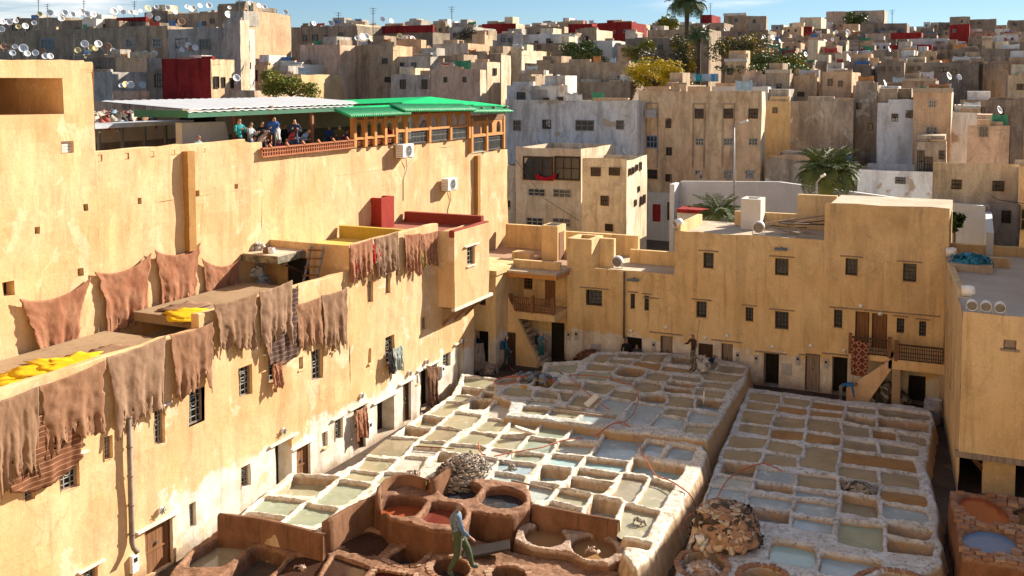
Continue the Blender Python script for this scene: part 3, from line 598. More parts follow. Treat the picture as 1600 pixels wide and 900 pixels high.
# ------------------------------------------------------------------ lower yellow workshop along the left side
WX = -21.0; fw_ = FX(WX)
wk = thing('workshop_building', 'long sunlit yellow workshop with grilled windows, whitewashed foot and hides on its parapet', 'building', (WX, 26, GZ))
WINS = [R4(fw_, *q) for q in [(240.5,643,699,257.5),(294,613,668,319),(373,576,624,394),(419,556,600,437),(486,550,598,504),(575,440,474,583),(603,430,460,610),(659,497,516,667),
 (602,528,572,616),(94,726,773,124),(38,760,786,54),(163,684,721,176),(131,896,935,153),(296,788,826,306),(377,731,765,391),(524,658,690,536),(692,555,577,704)]]
SMALL = [R4(fw_, *q) for q in [(466,559,578,472),(517,535,549,522),(576,545,568,580),(505,676,700,512),(650,587,600,653)]]
DOORS = [(R4(fw_, 227,830,905,270), 'p'), (R4(fw_, 430,697,757,456), 'o'), (R4(fw_, 464,702,741,485), 'p'), (R4(fw_, 552,641,694,571), 'd'), (R4(fw_, 589,631,678,616), 'o'), (R4(fw_, 630,601,662,642), 'd'), (R4(fw_, 657.5,580,645,683), 'o'), (R4(fw_, 714.5,539,597,723), 'o')]
DOORS = [((r[0], r[1], GZ+0.1 if r[0] > 24 else r[2], r[3]), k) for r, k in DOORS]
ops = [r+(0.22,) for r in WINS+SMALL]+[r+(0.6,) for r, k in DOORS]
b = MB()
Y0, Ya, Yb, Yc, Yd = 6.0, 23.4, 31.4, 38.2, 41.6
for (a, c, tp) in ((Y0, Ya, 5.7), (Ya, Yb, 6.1), (Yb, Yc, 7.0), (Yc, Yd, 6.6)):
    panel(b, fw_, a, c, -2.0, tp, [o for o in ops if o[1] > a and o[0] < c], step=0.5, jit=0.022, top=lambda u: 0.04*fbm(u, 0, 0, 0.8))
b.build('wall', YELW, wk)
b = MB()
shell(b, fw_, Y0, Yb, -2.0, 4.8, 3.7, 0, 1); shell(b, fw_, Yb, Yd, -2.0, 6.45, 3.7, 0, 1)
panel(b, FY(Yb), -24.7, WX-0.001, 4.7, 7.0, [], jit=0.02)
b.build('roof_deck', [YEL, ROOF], wk)
b = MB()
parapet(b, fw_, Y0, Ya, 4.7, 5.7, 0.3); parapet(b, fw_, Ya, Yb, 4.7, 6.1, 0.3); parapet(b, fw_, Yb+0.01, Yc, 6.4, 7.0, 0.3)
b.build('parapet', YEL, wk)
fe = FY(35.9); b = MB(); fe.box(b, -24.5, WX-0.31, 6.4, 6.98, -0.25, 0); b.build('cross_parapet', plaster('yellow_stained_plaster', (0.55, 0.36, 0.10), (0.55, 0.40, 0.05), (0.25, 0.15, 0.05), 0.4), wk)
b = MB(); b.add([(-24.55, 31.7, 6.47), (WX-0.32, 31.7, 6.47), (WX-0.32, 35.88, 6.47), (-24.55, 35.88, 6.47)], [(0, 1, 2, 3)]); b.build('yellow_dyed_deck', plaster('yellow_dyed_screed', (0.62, 0.47, 0.20), (0.62, 0.46, 0.08), (0.3, 0.2, 0.08), 0.3), wk)
b = MB(); b.add([(-24.55, 36.16, 6.47), (WX-0.32, 36.16, 6.47), (WX-0.32, 41.3, 6.47), (-24.55, 41.3, 6.47)], [(0, 1, 2, 3)]); b.build('red_painted_deck', plaster('red_screed', (0.30, 0.10, 0.07), (0.34, 0.14, 0.10), (0.15, 0.07, 0.05), 0.3), wk)
# projecting upper room with timber brackets
bx = MB(); BX = -20.2; fb = FX(BX)
wr = R4(fb, 730,388,416,742)
panel(bx, fb, Yc, Yd, 3.35, 6.66, [wr+(0.2,)], jit=0.012)
panel(bx, FY(Yc), WX-0.3, BX, 3.35, 6.66, [], jit=0.012)
bx.add([(WX, Yc, 3.35), (BX, Yc, 3.35), (BX, Yd, 3.35), (WX, Yd, 3.35)], [(0, 3, 2, 1)]); bx.add([(WX-3.7, Yd, -1), (BX, Yd, 3.35), (BX, Yd, 6.66), (WX-3.7, Yd, 6.66)], [(0, 3, 2, 1)])
bx.build('projecting_room', YEL, wk); window(fb, wr, wk, 3, 4, lintel='w')
b = MB(); parapet(b, fb, Yc, Yd, 6.4, 6.72, 0.25); fe = FY(Yd-0.3); fe.box(b, -24.5, BX-0.26, 6.4, 6.95, -0.28, 0)
b.build('red_parapet', [plaster('red_roof_parapet', (0.30, 0.06, 0.04), (0.26, 0.05, 0.035), (0.12, 0.05, 0.04), 0.3)], wk)
for i, y in enumerate((38.6, 39.7, 40.8)):
    b = MB(); b.bar((WX-0.02, y, 2.45), (BX-0.05, y, 3.22), 0.10, 0.10); b.bar((WX, y, 3.27), (BX+0.02, y, 3.27), 0.11, 0.12); b.build('bracket', WOODB, wk)
b = MB(); fb.box(b, Yc-0.05, Yd+0.3, 3.22, 3.345, -0.12, 0.05); b.build('ledge', WHITEP, wk)
for i_, r in enumerate(WINS):
    big = r[1]-r[0] > 0.9; window(fw_, r, wk, 4 if big else 3, 5, arch=True, lintel='w' if i_ % 3 == 0 else False, sill=False, frame=WOODG)
for r in SMALL: window(fw_, r, wk, 2, 4, lintel=False)
for i, (r, k) in enumerate(DOORS):
    if k == 'o': door(fw_, r, wk, open_=True)
    else: door(fw_, r, wk, WOODB if k == 'p' else WOODD, mid=True)
    l = MB(); fw_.box(l, r[0]-0.35, r[1]+0.3, r[3]+0.05, r[3]+0.11, -0.03, 0.10); l.build('door_ledge', WHITEP, wk)
for px, py in ((250,797),(441,673),(563,618),(638,583),(665,565),(720,533)):
    u, v = fw_.uv(px, py); b = MB(); M = Matrix.Rotation(math.pi/2, 4, 'Y')
    b.lathe(fw_.P(u, v, 0.0), [(0.02, 0), (0.10, 0.02), (0.11, 0.05), (0.08, 0.10), (0.0, 0.12)], 12, 0, M); b.build('bulkhead_lamp', WHITE, wk, True)
    b = MB()
    for a in range(3): q = a*math.pi/3; d = Vector((0, math.cos(q), math.sin(q))); b.bar(fw_.P(u, v, 0.12)-d*0.12, fw_.P(u, v, 0.12)+d*0.12, 0.018)
    b.build('lamp_guard', IRON, wk)
b = MB(); u, v = fw_.uv(197, 650); u2, v2 = fw_.uv(201, 855)
b.tube([fw_.P(u, v, 0.1), fw_.P(u, v2+0.15, 0.1), fw_.P(u, v2, 0.16), fw_.P(u, v2-0.12, 0.3)], 0.075, 8); 
for k in range(5): vv = v+(v2-v)*k/4.5; b.tube([fw_.P(u, vv, 0.1), fw_.P(u, vv-0.05, 0.1)], 0.092, 8)
b.build('drainpipe', plain('grey_drainpipe', (0.20, 0.155, 0.12), 0.6, 0.3), wk, True)
for px, py in ((208,880),(576,668),(690,580)):
    u, v = fw_.uv(px, py); b = MB(); fw_.box(b, u-0.12, u+0.12, v-0.25, v+0.25, -0.01, 0.10); m = b.build('meter_box', WHITE, wk, bevel=0.01)
    b = MB(); fw_.box(b, u-0.07, u+0.07, v+0.05, v+0.18, 0.09, 0.105); b.build('meter_window', GLASSD, m)

# ------------------------------------------------------------------ tall yellow building behind, carrying the cafe terrace
UX = -24.6; fu = FX(UX)
ub = thing('tall_yellow_building', 'tall sunlit yellow wall behind the workshop, carrying the cafe terrace', 'building', (UX, 35, GZ))
yA = fu.uv(148, 200)[0]; yB = fu.uv(408, 240)[0]; yC = fu.uv(628, 225)[0]; yD = fu.uv(735, 225)[0]; yE = fu.uv(793, 230)[0]
zT = fu.uv(130, 96)[1]; zA = fu.uv(150, 236)[1]; zB = fu.uv(410, 247)[1]; zC = fu.uv(640, 226)[1]; zD = fu.uv(737, 241)[1]
HOLES = [(156,247,6),(198,244,6),(238,241,6),(271,238,5),(319,235,4),(58,360,6),(133,324,6),(218,314,6),(309,302,6),(370,291,5),(125,425,7),(14,451,12)]
hs = []
for x, y, s_ in HOLES:
    u, v = fu.uv(x, y); k = s_/6*0.09; hs.append((u-k, u+k, v-k*1.15, v+k*1.15, 0.35))
big = R4(fu, -60, 118, 180, 97); big = (big[0], big[1], fu.uv(97, 178)[1], fu.uv(97, 122)[1], 3.0)
vent = R4(fu, 96, 221, 240, 115)+(0.2,)
b = MB()
panel(b, fu, 6, yA, 4.2, zT, [h for h in hs if h[0] < yA]+[big, vent], step=0.7, jit=0.03, top=lambda u: 0.07*fbm(u, 1, 0, 0.5)-0.35*max(0.0, (u-yA+0.35)/0.35)**2)
panel(b, fu, yA, yB, 4.2, zA, [h for h in hs if h[1] > yA], step=0.7, jit=0.03, top=lambda u: 0.05*fbm(u, 1, 0, 0.7)-(zA-zB)*min(1.0, max(0.0, (u-yB+0.9)/0.85)))
panel(b, fu, yB, yC, 4.2, zB, [], step=0.7, jit=0.03)
panel(b, fu, yC, yD, 4.2, zC, [], step=0.7, jit=0.03)
panel(b, fu, yD, yE, -1, zD, [], step=0.7, jit=0.03)
b.build('wall', YEL, ub)
b = MB()
shell(b, fu, 6, yA, 2, zT-0.25, 6.5, 0, 1); shell(b, fu, yA, yE, 2, 9.75 if zD > 9.8 else zD-0.12, 7.5, 0, 1)
fe = FY(yA); panel(b, Fac((0, yA, 0), (-1, 0, 0), (0, 1, 0)), -UX, -UX+4, 9.5, zT-0.1, [], jit=0.02)
panel(b, Fac((0, yE, 0), (-1, 0, 0), (0, 1, 0)), -UX, -UX+7, -1, zD, [], jit=0.02)
for (a, c, z1) in ((6, yA, zT), (yA, yB-0.9, zA), (yB, yC, zB), (yC, yD, zC), (yD, yE, zD)): parapet(b, fu, a, c, z1-0.32, z1, 0.35)
b.build('roof_deck', [YEL, ROOF], ub)
b = MB(); fu.box(b, big[0], big[1], big[2], big[3], -3.02, -2.98); b.build('recess_back', plaster('grey_earth_plaster', (0.34, 0.25, 0.16), (0.24, 0.17, 0.11), (0.12, 0.08, 0.05), 0.5), ub)
b = MB(); fu.box(b, vent[0], vent[1], vent[2], vent[3], -0.22, -0.18)
for k in range(4):
    z = vent[2]+(vent[3]-vent[2])*(k+0.5)/4; fu.box(b, vent[0]+0.04*(k % 2), vent[1], z-0.03, z+0.05, -0.18, -0.08)
b.build('bricked_vent', WHITEP, ub)
for k, (x, y0, y1, wd) in enumerate(((291, 236, 392, 0.17), (743, 243, 343, 0.16))):
    u, v1 = fu.uv(x, y0); _, v0 = fu.uv(x, y1); b = MB()
    for q in range(8): a = v0+(v1-v0)*q/8; c = v0+(v1-v0)*(q+1)/8; fu.box(b, u-wd+0.02*fbm(a, 0, 0), u+wd+0.02*fbm(a, 2, 0), a, c, -0.02, 0.22+0.02*fbm(a, 5, 1))
    b.build('chase_pier', plaster('dark_ochre_plaster', (0.42, 0.23, 0.08), (0.34, 0.18, 0.06), (0.18, 0.10, 0.04), 0.4), ub)
for h in hs:
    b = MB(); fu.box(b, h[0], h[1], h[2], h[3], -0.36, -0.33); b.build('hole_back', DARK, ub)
# ------------------------------------------------------------------ ochre range closing the courtyard at the back
BY = 47.0; fk = FY(BY)
def px_u(x, y=450): return fk.uv(x, y)[0]
xB0 = px_u(886); xB1 = px_u(1053); xC1 = px_u(1286); xD1 = px_u(1479, 500)
bb = thing('ochre_back_building', 'shaded ochre building with small grilled windows closing the courtyard at the back', 'building', (-10, BY, GZ))
zBt = fk.uv(990, 424)[1]; zPt = fk.uv(905, 373)[1]; zCt = fk.uv(1170, 368)[1]; zDt = fk.uv(1380, 321)[1]; xP = px_u(924)
BW = [RC(fk, *q) for q in [(916,453,941,477),(985,459,992,482),(1007,462,1014,485),(1099,395,1115,419),(1211,404,1232,430),(1088,471,1104,496),(1165,480,1177,502),(1211,487,1232,514),
 (1321,404,1340,430),(1411,412,1432,440),(1303,484,1316,512),(1401,497,1413,520),(1436,502,1447,525)]]
BD = [((975,527,1003,553), 'o'), ((1032,525,1051,552), 'w'), ((1091,537,1114,562), 'b'), ((1127,537,1145,567), 'w'), ((1193,551,1217,598), 'o'), ((1258,553,1281,605), 'w'), ((1300,558,1324,610), 'o'), ((1419,587,1446,640), 'o')]
BDr = []
for q, k in BD:
    r = RC(fk, *q); BDr.append(((r[0], r[1], GZ+0.02, r[3]), k))
UD = [RC(fk, 1336,487,1358,541), RC(fk, 1362,490,1386,545)]
ops = [r+(0.2,) for r in BW]+[r+(0.6,) for r, k in BDr]+[r+(0.25,) for r in UD]
b = MB(); tp = lambda u: 0.05*fbm(u, 7, 0, 0.8)
for (a, c, t_) in ((xB0, xP, zPt), (xP, xB1, zBt), (xB1, xC1, zCt), (xC1, xD1, zDt)):
    panel(b, fk, a, c, -1.6, t_, [o for o in ops if o[1] > a and o[0] < c], step=0.55, jit=0.02, top=tp)
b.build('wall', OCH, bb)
b = MB()
for (a, c, t_, dp) in ((xB0, xB1, zBt-0.15, 5.5), (xB1, xC1, zCt-0.18, 5.5), (xC1, xD1, zDt-0.25, 6)): shell(b, fk, a, c, -1.6, t_, dp, 0, 1)
for (a, c, v0, v1) in ((xP, xB1, zBt-0.3, zBt), (xB1, xC1, zCt-0.3, zCt), (xC1, xD1, zDt-0.4, zDt)): parapet(b, fk, a, c, v0, v1, 0.2)
fr = FY(BY+3.0)
fr.box(b, xB0+2.3, xB1, zBt-0.2, zBt+0.55, -0.25, 0)                        # rear parapet of the low roof
fr = FY(BY+4.4); fr.box(b, xB1+1.9, xB1+5.4, zCt-0.2, zCt+0.55, -0.25, 0); fr.box(b, xB1+5.0, xC1, zCt-0.2, zDt-0.15, -0.3, -0.01)
Fac((xB1+0.02, 0, 0), (0, 1, 0), (1, 0, 0)).box(b, BY+0.22, BY+4.4, zCt-0.2, zCt+0.3, -0.02, 0.22)
b.build('roof_deck', [OCH2, ROOF], bb)
b = MB()                                                                    # hollow pier at the left end and white chimney on the roof
for (x0_, x1_, y0_, y1_, z0_, z1_, m) in ((xB0, xP, BY+0.01, BY+0.25, zBt-0.2, zPt-0.01, 0), (xP-0.25, xP-0.001, BY+0.25, BY+1.5, zBt-0.2, zPt-0.02, 0), (xP, xP+0.75, BY+1.2, BY+1.5, zBt-0.2, zPt-0.1, 0), (xB0, xB0+0.25, BY+0.25, BY+1.5, zBt-0.2, zPt-0.02, 0), (xB0, xP, BY+1.5, BY+1.7, zBt-0.2, zPt-0.02, 0)):
    b.box((x0_, y0_, z0_), (x1_, y1_, z1_), m)
b.build('chimney_pier', OCH2, bb)
p = ony(1157, 352, BY+3.2); q = ony(1188, 352, BY+3.2); zt = ony(1170, 311, BY+3.2).z
b = MB()
for (x0_, x1_, y0_, y1_) in ((p.x, q.x, 0, 0.2), (p.x, q.x, 1.0, 1.2), (p.x, p.x+0.2, 0.2, 1.0), (q.x-0.2, q.x, 0.2, 1.0)): b.box((x0_, BY+3.2+y0_, zCt-0.2), (x1_, BY+3.2+y1_, zt))
b.build('white_chimney', WHITEP, bb)
for i, r in enumerate(BW): window(fk, r, bb, 3 if r[1]-r[0] < 0.6 else 4, 4 if r[3]-r[2] > 0.5 else 3, frame=WOODD, grille=IRON, arch=i in (0, 4, 7), lintel=True)
for (r, k) in BDr:
    if k == 'o': door(fk, r, bb, open_=True)
    else: door(fk, r, bb, WOODG if k == 'w' else WOODD, 5, mid=(k == 'w'))
for r in UD: door(fk, r, bb, WOODB, 4, mid=True)
for (x0_, y0_, x1_) in ((1005, 464, 1030), (1016, 518, 1066), (1112, 530, 1160), (1180, 548, 1230), (1248, 553, 1282), (1285, 551, 1330), (1296, 479, 1470)):
    u0, v = fk.uv(x0_, y0_); u1 = fk.uv(x1_, y0_)[0]; l = MB(); fk.box(l, u0, u1, v-0.03, v+0.02, -0.02, 0.08); l.build('ledge', WOODG, bb)
for px, py in ((986,517),(1041,511),(1102,528),(1136,524),(1207,542),(1267,540),(1319,548),(1345,478),(1375,490)):
    u, v = fk.uv(px, py); b = MB(); M = Matrix.Rotation(math.pi/2, 4, 'X'); b.lathe(fk.P(u, v, 0), [(0.02, 0), (0.09, 0.02), (0.095, 0.05), (0.07, 0.09), (0.0, 0.11)], 12, 0, M); b.build('bulkhead_lamp', WHITE, bb, True)
for px, py in ((889,525),(901,524),(1022,541),(1104+0,0),(1153,557),(1182,562),(1247,563),(1291,568)):
    if py == 0: continue
    u, v = fk.uv(px, py); b = MB(); fk.box(b, u-0.09, u+0.09, v-0.22, v+0.22, -0.01, 0.09); m = b.build('meter_box', GREYPL, bb, bevel=0.01)
    b = MB(); fk.box(b, u-0.05, u+0.05, v+0.03, v+0.14, 0.08, 0.095); b.build('meter_window', GLASSD, m)
r = RC(fk, 1221,568,1237,586); b = MB(); fk.box(b, *r, -0.01, 0.05); b.build('hatch', GREYPL, bb, bevel=0.01)
r = RC(fk, 923,537,938,547); b = MB(); fk.box(b, *r, -0.01, 0.05); b.build('hatch', GREYPL, bb, bevel=0.01)
b = MB(); u, v1 = fk.uv(976, 424); _, v0 = fk.uv(976, 528); b.tube([fk.P(u, v1, 0.06), fk.P(u, v0, 0.06)], 0.05, 8); b.build('drainpipe', plain('dark_drainpipe', (0.16, 0.11, 0.08), 0.6), bb, True)
# floodlights standing on the roof edge
def floodlight(p, face, label, r=0.26):
    o = thing('floodlight', label, 'floodlight', p, 'round floodlights on the roof edges'); z = Vector(face).normalized()
    M = z.to_track_quat('Z', 'Y').to_matrix().to_4x4(); b = MB(); b.lathe((0, 0, r+0.08), [(0.0, -0.34), (r*0.75, -0.34), (r, -0.2), (r, 0.08), (r*0.93, 0.08), (r*0.9, 0.02)], 18, 0, M); b.build('housing', WHITE, o, True, local=True)
    b = MB(); b.lathe((0, 0, r+0.08), [(r*0.91, 0.03), (0.0, 0.05)], 18, 0, M); b.build('lens', plain('floodlight_lens', (0.22, 0.20, 0.17), 0.55), o, True, local=True)
    b = MB(); b.bar((-r*1.05, 0, 0.0), (-r*1.05, 0, r+0.1), 0.03); b.bar((r*1.05, 0, 0.0), (r*1.05, 0, r+0.1), 0.03); b.bar((-r*1.05, 0, 0.015), (r*1.05, 0, 0.015), 0.04); b.build('bracket', GREYPL, o, local=True)
    return o
p = ony(964, 418, BY+0.25); floodlight((p.x, p.y, zBt+0.02), (0, -1, -0.2), 'round floodlight on the low roof edge left of the tall ochre block')
p = ony(1185, 370, BY+0.3); floodlight((p.x, p.y, zCt+0.02), (0, -1, -0.2), 'round floodlight beside the white chimney on the ochre roof')
p = ony(1056, 366, BY+0.3); floodlight((p.x, p.y, zCt+0.02), (-0.8, -1, -0.4), 'round floodlight at the left corner of the ochre roof', 0.2)
def lamp_box(fc, px, py, label, wd=0.28):
    u, v = fc.uv(px, py); o = thing('wall_lamp', label, 'wall lamp', fc.P(u, v, 0)); b = MB(); b.bar(fc.P(u, v+0.05, -0.02), fc.P(u, v+0.02, 0.22), 0.05); b.build('arm', IRON, o)
    b = MB(); c = fc.P(u, v, 0.3); b.bar(c-fc.U*wd, c+fc.U*wd, 0.26, 0.10); b.build('head', plain('blue_grey_lamp', (0.12, 0.16, 0.18), 0.5), o, bevel=0.02)
lamp_box(fk, 992, 436, 'black floodlight box fixed high on the ochre wall'); lamp_box(fk, 1222, 388, 'blue grey street lamp head above a grilled window')
# balcony and outside stair on the right
b = MB(); fbk = FY(45.6); zb = fbk.uv(1400, 562)[1]
xa = fbk.uv(1325, 540)[0]; xm = fbk.uv(1392, 560)[0]; xz = xD1-0.02
bal = thing('balcony', 'ochre balcony with carved rail and outside stair, right end of the back wall', 'balcony', (xm, 46, GZ))
fbk.box(b, xm-0.1, xz, zb-0.42, zb, -1.38, 0); fbk.box(b, xa, xm-0.1, zb-0.25, zb, -1.38, -0.35); b.build('slab', OCH2, bal)
n = 11; xs_ = fbk.uv(1322, 622)[0]; b = MB()
b.add([fbk.P(xs_, GZ-0.1, 0), fbk.P(xs_+0.7, GZ-0.1, 0), fbk.P(xm+0.05, zb-0.42, 0), fbk.P(xm+0.05, zb+0.02, 0), fbk.P(xs_, GZ+0.75, 0)]+[fbk.P(xs_, GZ-0.1, -0.2), fbk.P(xs_+0.7, GZ-0.1, -0.2), fbk.P(xm+0.05, zb-0.42, -0.2), fbk.P(xm+0.05, zb+0.02, -0.2), fbk.P(xs_, GZ+0.75, -0.2)],
 [(0, 1, 2, 3, 4), (9, 8, 7, 6, 5), (0, 5, 6, 1), (1, 6, 7, 2), (2, 7, 8, 3), (3, 8, 9, 4), (4, 9, 5, 0)]); b.build('stair_parapet', plaster('pink_ochre_plaster', (0.74, 0.53, 0.33), (0.66, 0.44, 0.26), (0.35, 0.18, 0.09), 0.5), bal)
for k in range(n):
    b = MB(); x0_ = xs_+0.3+(xm-xs_-0.3)*k/n; z1_ = GZ+(zb-GZ)*(k+1)/n; fbk.box(b, x0_, x0_+(xm-xs_)/n+0.02, z1_-0.22, z1_, -1.2, -0.2); b.build('step', OCH2, bal)
for x in (fbk.uv(1400, 600)[0], fbk.uv(1476, 600)[0]-0.05):
    b = MB(); fbk.box(b, x-0.17, x+0.17, GZ-0.1, zb-0.42, -0.4, -0.01); b.build('pillar', plaster('pillar_plaster', (0.45, 0.33, 0.22), (0.36, 0.26, 0.17), (0.16, 0.11, 0.08), 0.4), bal)
def rail(fc, u0, u1, v0, v1, parent, nbar, mat=WOODG, w=0.0, posts=()):
    b = MB(); fc.box(b, u0, u1, v1-0.06, v1, w-0.09, w+0.01); fc.box(b, u0, u1, v0, v0+0.05, w-0.08, w); o = b.build('rail', mat, parent)
    b = MB()
    for i in range(nbar+1): u = u0+(u1-u0)*i/nbar; fc.box(b, u-0.015, u+0.015, v0+0.05, v1-0.06, w-0.06, w-0.03)
    for k in range(1, 4): v = v0+(v1-v0)*k/4; fc.box(b, u0, u1, v-0.012, v+0.012, w-0.055, w-0.025)
    b.build('lattice', mat, o)
    for u in posts:
        b = MB(); fc.box(b, u-0.07, u+0.07, v0-0.05, v1+0.12, w-0.14, w+0.03); b.build('newel_post', WOODB, parent)
rail(fbk, xa+0.1, xm-0.1, zb, zb+0.72, bal, 14, WOODD, -0.38, (xa+0.05, xm-0.1)); rail(fbk, xm+0.25, xz-0.05, zb-0.02, zb+0.68, bal, 20, WOODD, -0.02, (xm+0.2,))

# ------------------------------------------------------------------ corner house with stair and gallery
ch_ = thing('corner_stair_house', 'ochre corner house with outside stair, gallery rail and tiled roof edge', 'house', (-20, 46, GZ))
f1 = FY(44.0); f2 = FY(45.4); f3 = FY(47.4)
xq = -21.02; x1 = -22.4
b = MB(); d1 = RC(f1, 741,517,763,575); d1 = (d1[0], d1[1], GZ, d1[3]); w1 = RC(f1, 747,455,759,477)
panel(b, f1, -24.0, xq, -1.5, 3.7, [d1+(0.6,), w1+(0.2,)], jit=0.015); panel(b, Fac((xq, 0, 0), (0, 1, 0), (1, 0, 0)), 44.0, 47.4, -1.5, 3.65, [], jit=0.015)
panel(b, f3, xq, xB0, -1.5, 3.6, [RC(f3, 817,433,832,452)+(0.2,)], jit=0.015)
b.build('wall', OCH, ch_); door(f1, d1, ch_, open_=True); window(f1, w1, ch_, 2, 3, frame=WOODD, grille=IRON, lintel=False)
window(f3, RC(f3, 817,433,832,452), ch_, 3, 3, frame=WOODB, grille=WOODB, lintel=False); 
r = RC(f3, 852,438,868,480); b = MB(); f3.box(b, *r, -0.01, 0.04); b.build('gallery_door', WOODB, ch_)
zg = f2.uv(840, 490)[1]; xg0 = f2.uv(797, 470)[0]; xg1 = xB0-0.02
b = MB(); f2.box(b, xg0, xg1, zg-0.35, zg, -2.0, 0); b.build('gallery_floor', OCH2, ch_)
rail(f2, xg0, xg1, zg+0.02, zg+0.72, ch_, 22, WOODB, -0.02, (xg0, (xg0+xg1)/2, xg1-0.1))
b = MB(); zr = f2.uv(840, 428)[1]; f2.box(b, f2.uv(790, 430)[0], xg1+0.15, zr-0.22, zr, -2.2, 0.15); b.build('eave_beam', WOODH, ch_)
b = MB(); f2.box(b, f2.uv(783, 420)[0], xg1+0.2, zr+0.003, zr+0.11, -2.2, 0.25); b.build('eave_slab', ROOF, ch_)
b = MB(); f2.box(b, xq, xg1, zr+0.115, zr+0.5, -0.9, -0.65); f1.box(b, -24.2, xq+0.1, 3.72, 3.95, -3.4, 0.1); b.build('eave_parapet', OCH2, ch_)
xs0 = f2.uv(789, 484)[0]; xs1 = f2.uv(838, 567)[0]; dsl = RC(f2, 791,519,806,565); b = MB()
A = [(xs0, GZ-0.2), (xs1+0.1, GZ-0.2), (xs1+0.1, GZ+0.25), (xs0+0.15, zg+0.75), (xs0, zg+0.75)]
b.add([f2.P(u, v, 0.025) for u, v in A]+[f2.P(u, v, -0.2) for u, v in A], [(0, 1, 2, 3, 4), (9, 8, 7, 6, 5), (2, 7, 8, 3), (1, 6, 7, 2), (3, 8, 9, 4), (0, 4, 9, 5)]); b.build('stair_wall', OCH2, ch_)
b = MB(); f2.box(b, dsl[0], dsl[1], GZ, dsl[3], -0.05, 0.045); b.build('under_stair_door', WOODD, ch_)
for k in range(10):
    b = MB(); x0_ = xs0+0.25+(xs1-xs0)*k/10; z1_ = zg-(zg-GZ)*(k+1)/11; f2.box(b, x0_, x0_+0.2, z1_-0.2, z1_, -1.3, -0.2); b.build('step', ROOF, ch_)
r = RC(f3, 862,504,882,570); b = MB(); f3.box(b, r[0], r[1], GZ, r[3], -0.01, 0.03); b.build('doorway', DARK, ch_)
b = MB(); fq = FY(52.0)
b.box((-24.4, 44.2, 3.5), (xq-0.01, 52.0, 3.72), 1); b.box((xq, 47.4, 3.4), (xB0, 52, 3.62), 1)
fq.box(b, fq.uv(790, 360)[0], fq.uv(846, 360)[0], 3.7, fq.uv(820, 352)[1], -0.3, 0); fq.box(b, fq.uv(846, 370)[0], fq.uv(997, 370)[0], 3.7, fq.uv(950, 366)[1], -0.3, 0)
b.build('roof_terrace', [OCH2, plaster('pink_screed', (0.42, 0.27, 0.19), (0.36, 0.23, 0.16), (0.2, 0.14, 0.1), 0.35)], ch_)
p0 = ony(846, 400, 49.5); p1 = ony(871, 400, 49.5); ztp = ony(860, 353, 49.5).z; b = MB(); b.box((p0.x, 49.5, 3.6), (p1.x, 50.7, ztp)); b.box((p0.x+0.15, 49.65, ztp), (p1.x-0.15, 50.55, ztp+0.012), 1); o = b.build('stairhead', [OCH2, DARK], ch_)
fs_ = Fac((p1.x, 0, 0), (0, 1, 0), (1, 0, 0)); b = MB(); fs_.box(b, 49.7, 50.4, 3.62, 5.1, -0.01, 0.03); b.build('stairhead_door', WOODB, o)
p0 = ony(800, 415, 48.5); p1 = ony(827, 415, 48.5); b = MB(); b.box((p0.x, 48.5, 3.6), (p1.x, 49.2, 4.1)); b.build('low_bench_wall', OCH2, ch_)

# ------------------------------------------------------------------ right building on its pillar, with an unseen taller wing added to shade the vats
rb = thing('right_ochre_building', 'shaded ochre building at the right edge with pale flat roof, overhanging a pillar', 'building', (3, 40, GZ))
fs = FY(37.0); zs0 = fs.uv(1550, 712)[1]; zs1 = fs.uv(1503, 487)[1]
vr = RC(fs, 1568,531,1588,545)
b = MB(); panel(b, fs, -0.28, 13, zs0, zs1, [vr+(0.15,)], jit=0.018, top=lambda u: 0.03*fbm(u, 2, 0, 0.9))
uw = Vector((-0.28+1.12, 37-47, 0)).normalized(); fwst = Fac((-1.12, 47, 0), uw, (-uw.y*-1*-1 if False else uw.y, -uw.x, 0)); Lw = math.hypot(0.84, 10)
slits = [(a, a+0.55, 1.4, 4.0, 0.15) for a in (1.2, 2.6, 5.2, 6.6)]
panel(b, fwst, 0, Lw, -1.2, zs1, slits, jit=0.015); b.build('wall', OCH2, rb)
for s_ in slits: window(fwst, s_[:4], rb, 2, 6, frame=WOODD, grille=IRON, lintel=False, sill=False)
b = MB(); zrf = zs1-0.06
b.add([(-0.28, 37.0, zrf), (13, 37.0, zrf), (13, 51.5, zrf), (-1.25, 51.5, zrf)], [(0, 1, 2, 3)]); b.add([(-0.28, 37.0, zs0), (13, 37.0, zs0), (13, 47, zs0), (-1.0, 47, zs0)], [(0, 3, 2, 1)]); b.add([(13, 37, -1.2), (13, 51.5, -1.2), (13, 51.5, zrf), (13, 37, zrf)], [(0, 1, 2, 3)]); b.add([(13, 51.5, -1.2), (-1.25, 51.5, -1.2), (-1.25, 51.5, zrf), (13, 51.5, zrf)], [(0, 1, 2, 3)])
b.build('roof_slab', plaster('pale_roof_screed', (0.56, 0.50, 0.42), (0.48, 0.42, 0.34), (0.3, 0.26, 0.2), 0.3), rb)
b = MB(); parapet(b, fwst, 0, 7.2, zrf-0.1, zrf+0.28, 0.25); b.box((-1.0, 50.2, zrf-0.1), (13, 50.5, zrf+0.42)); b.box((-1.0, 46.98, zrf-0.1), (1.4, 47.2, zrf+0.4)); b.build('parapet', OCH2, rb)
b = MB(); b.box((-0.4, 36.96, zs0-0.2), (13, 37.2, zs0-0.002)); b.build('beam', WOODG, rb)
p0 = ony(1535, 730, 37.6).x; p1 = ony(1587, 730, 37.6).x; b = MB(); b.box((p0, 37.6, GZ-0.1), (p1, 38.7, zs0-0.2)); b.build('pillar', OCH2, rb)
b = MB(); b.bar((p0-0.35, 37.1, zs0-0.15), (p0, 37.7, -0.2), 0.12); b.build('brace', WOODB, rb)
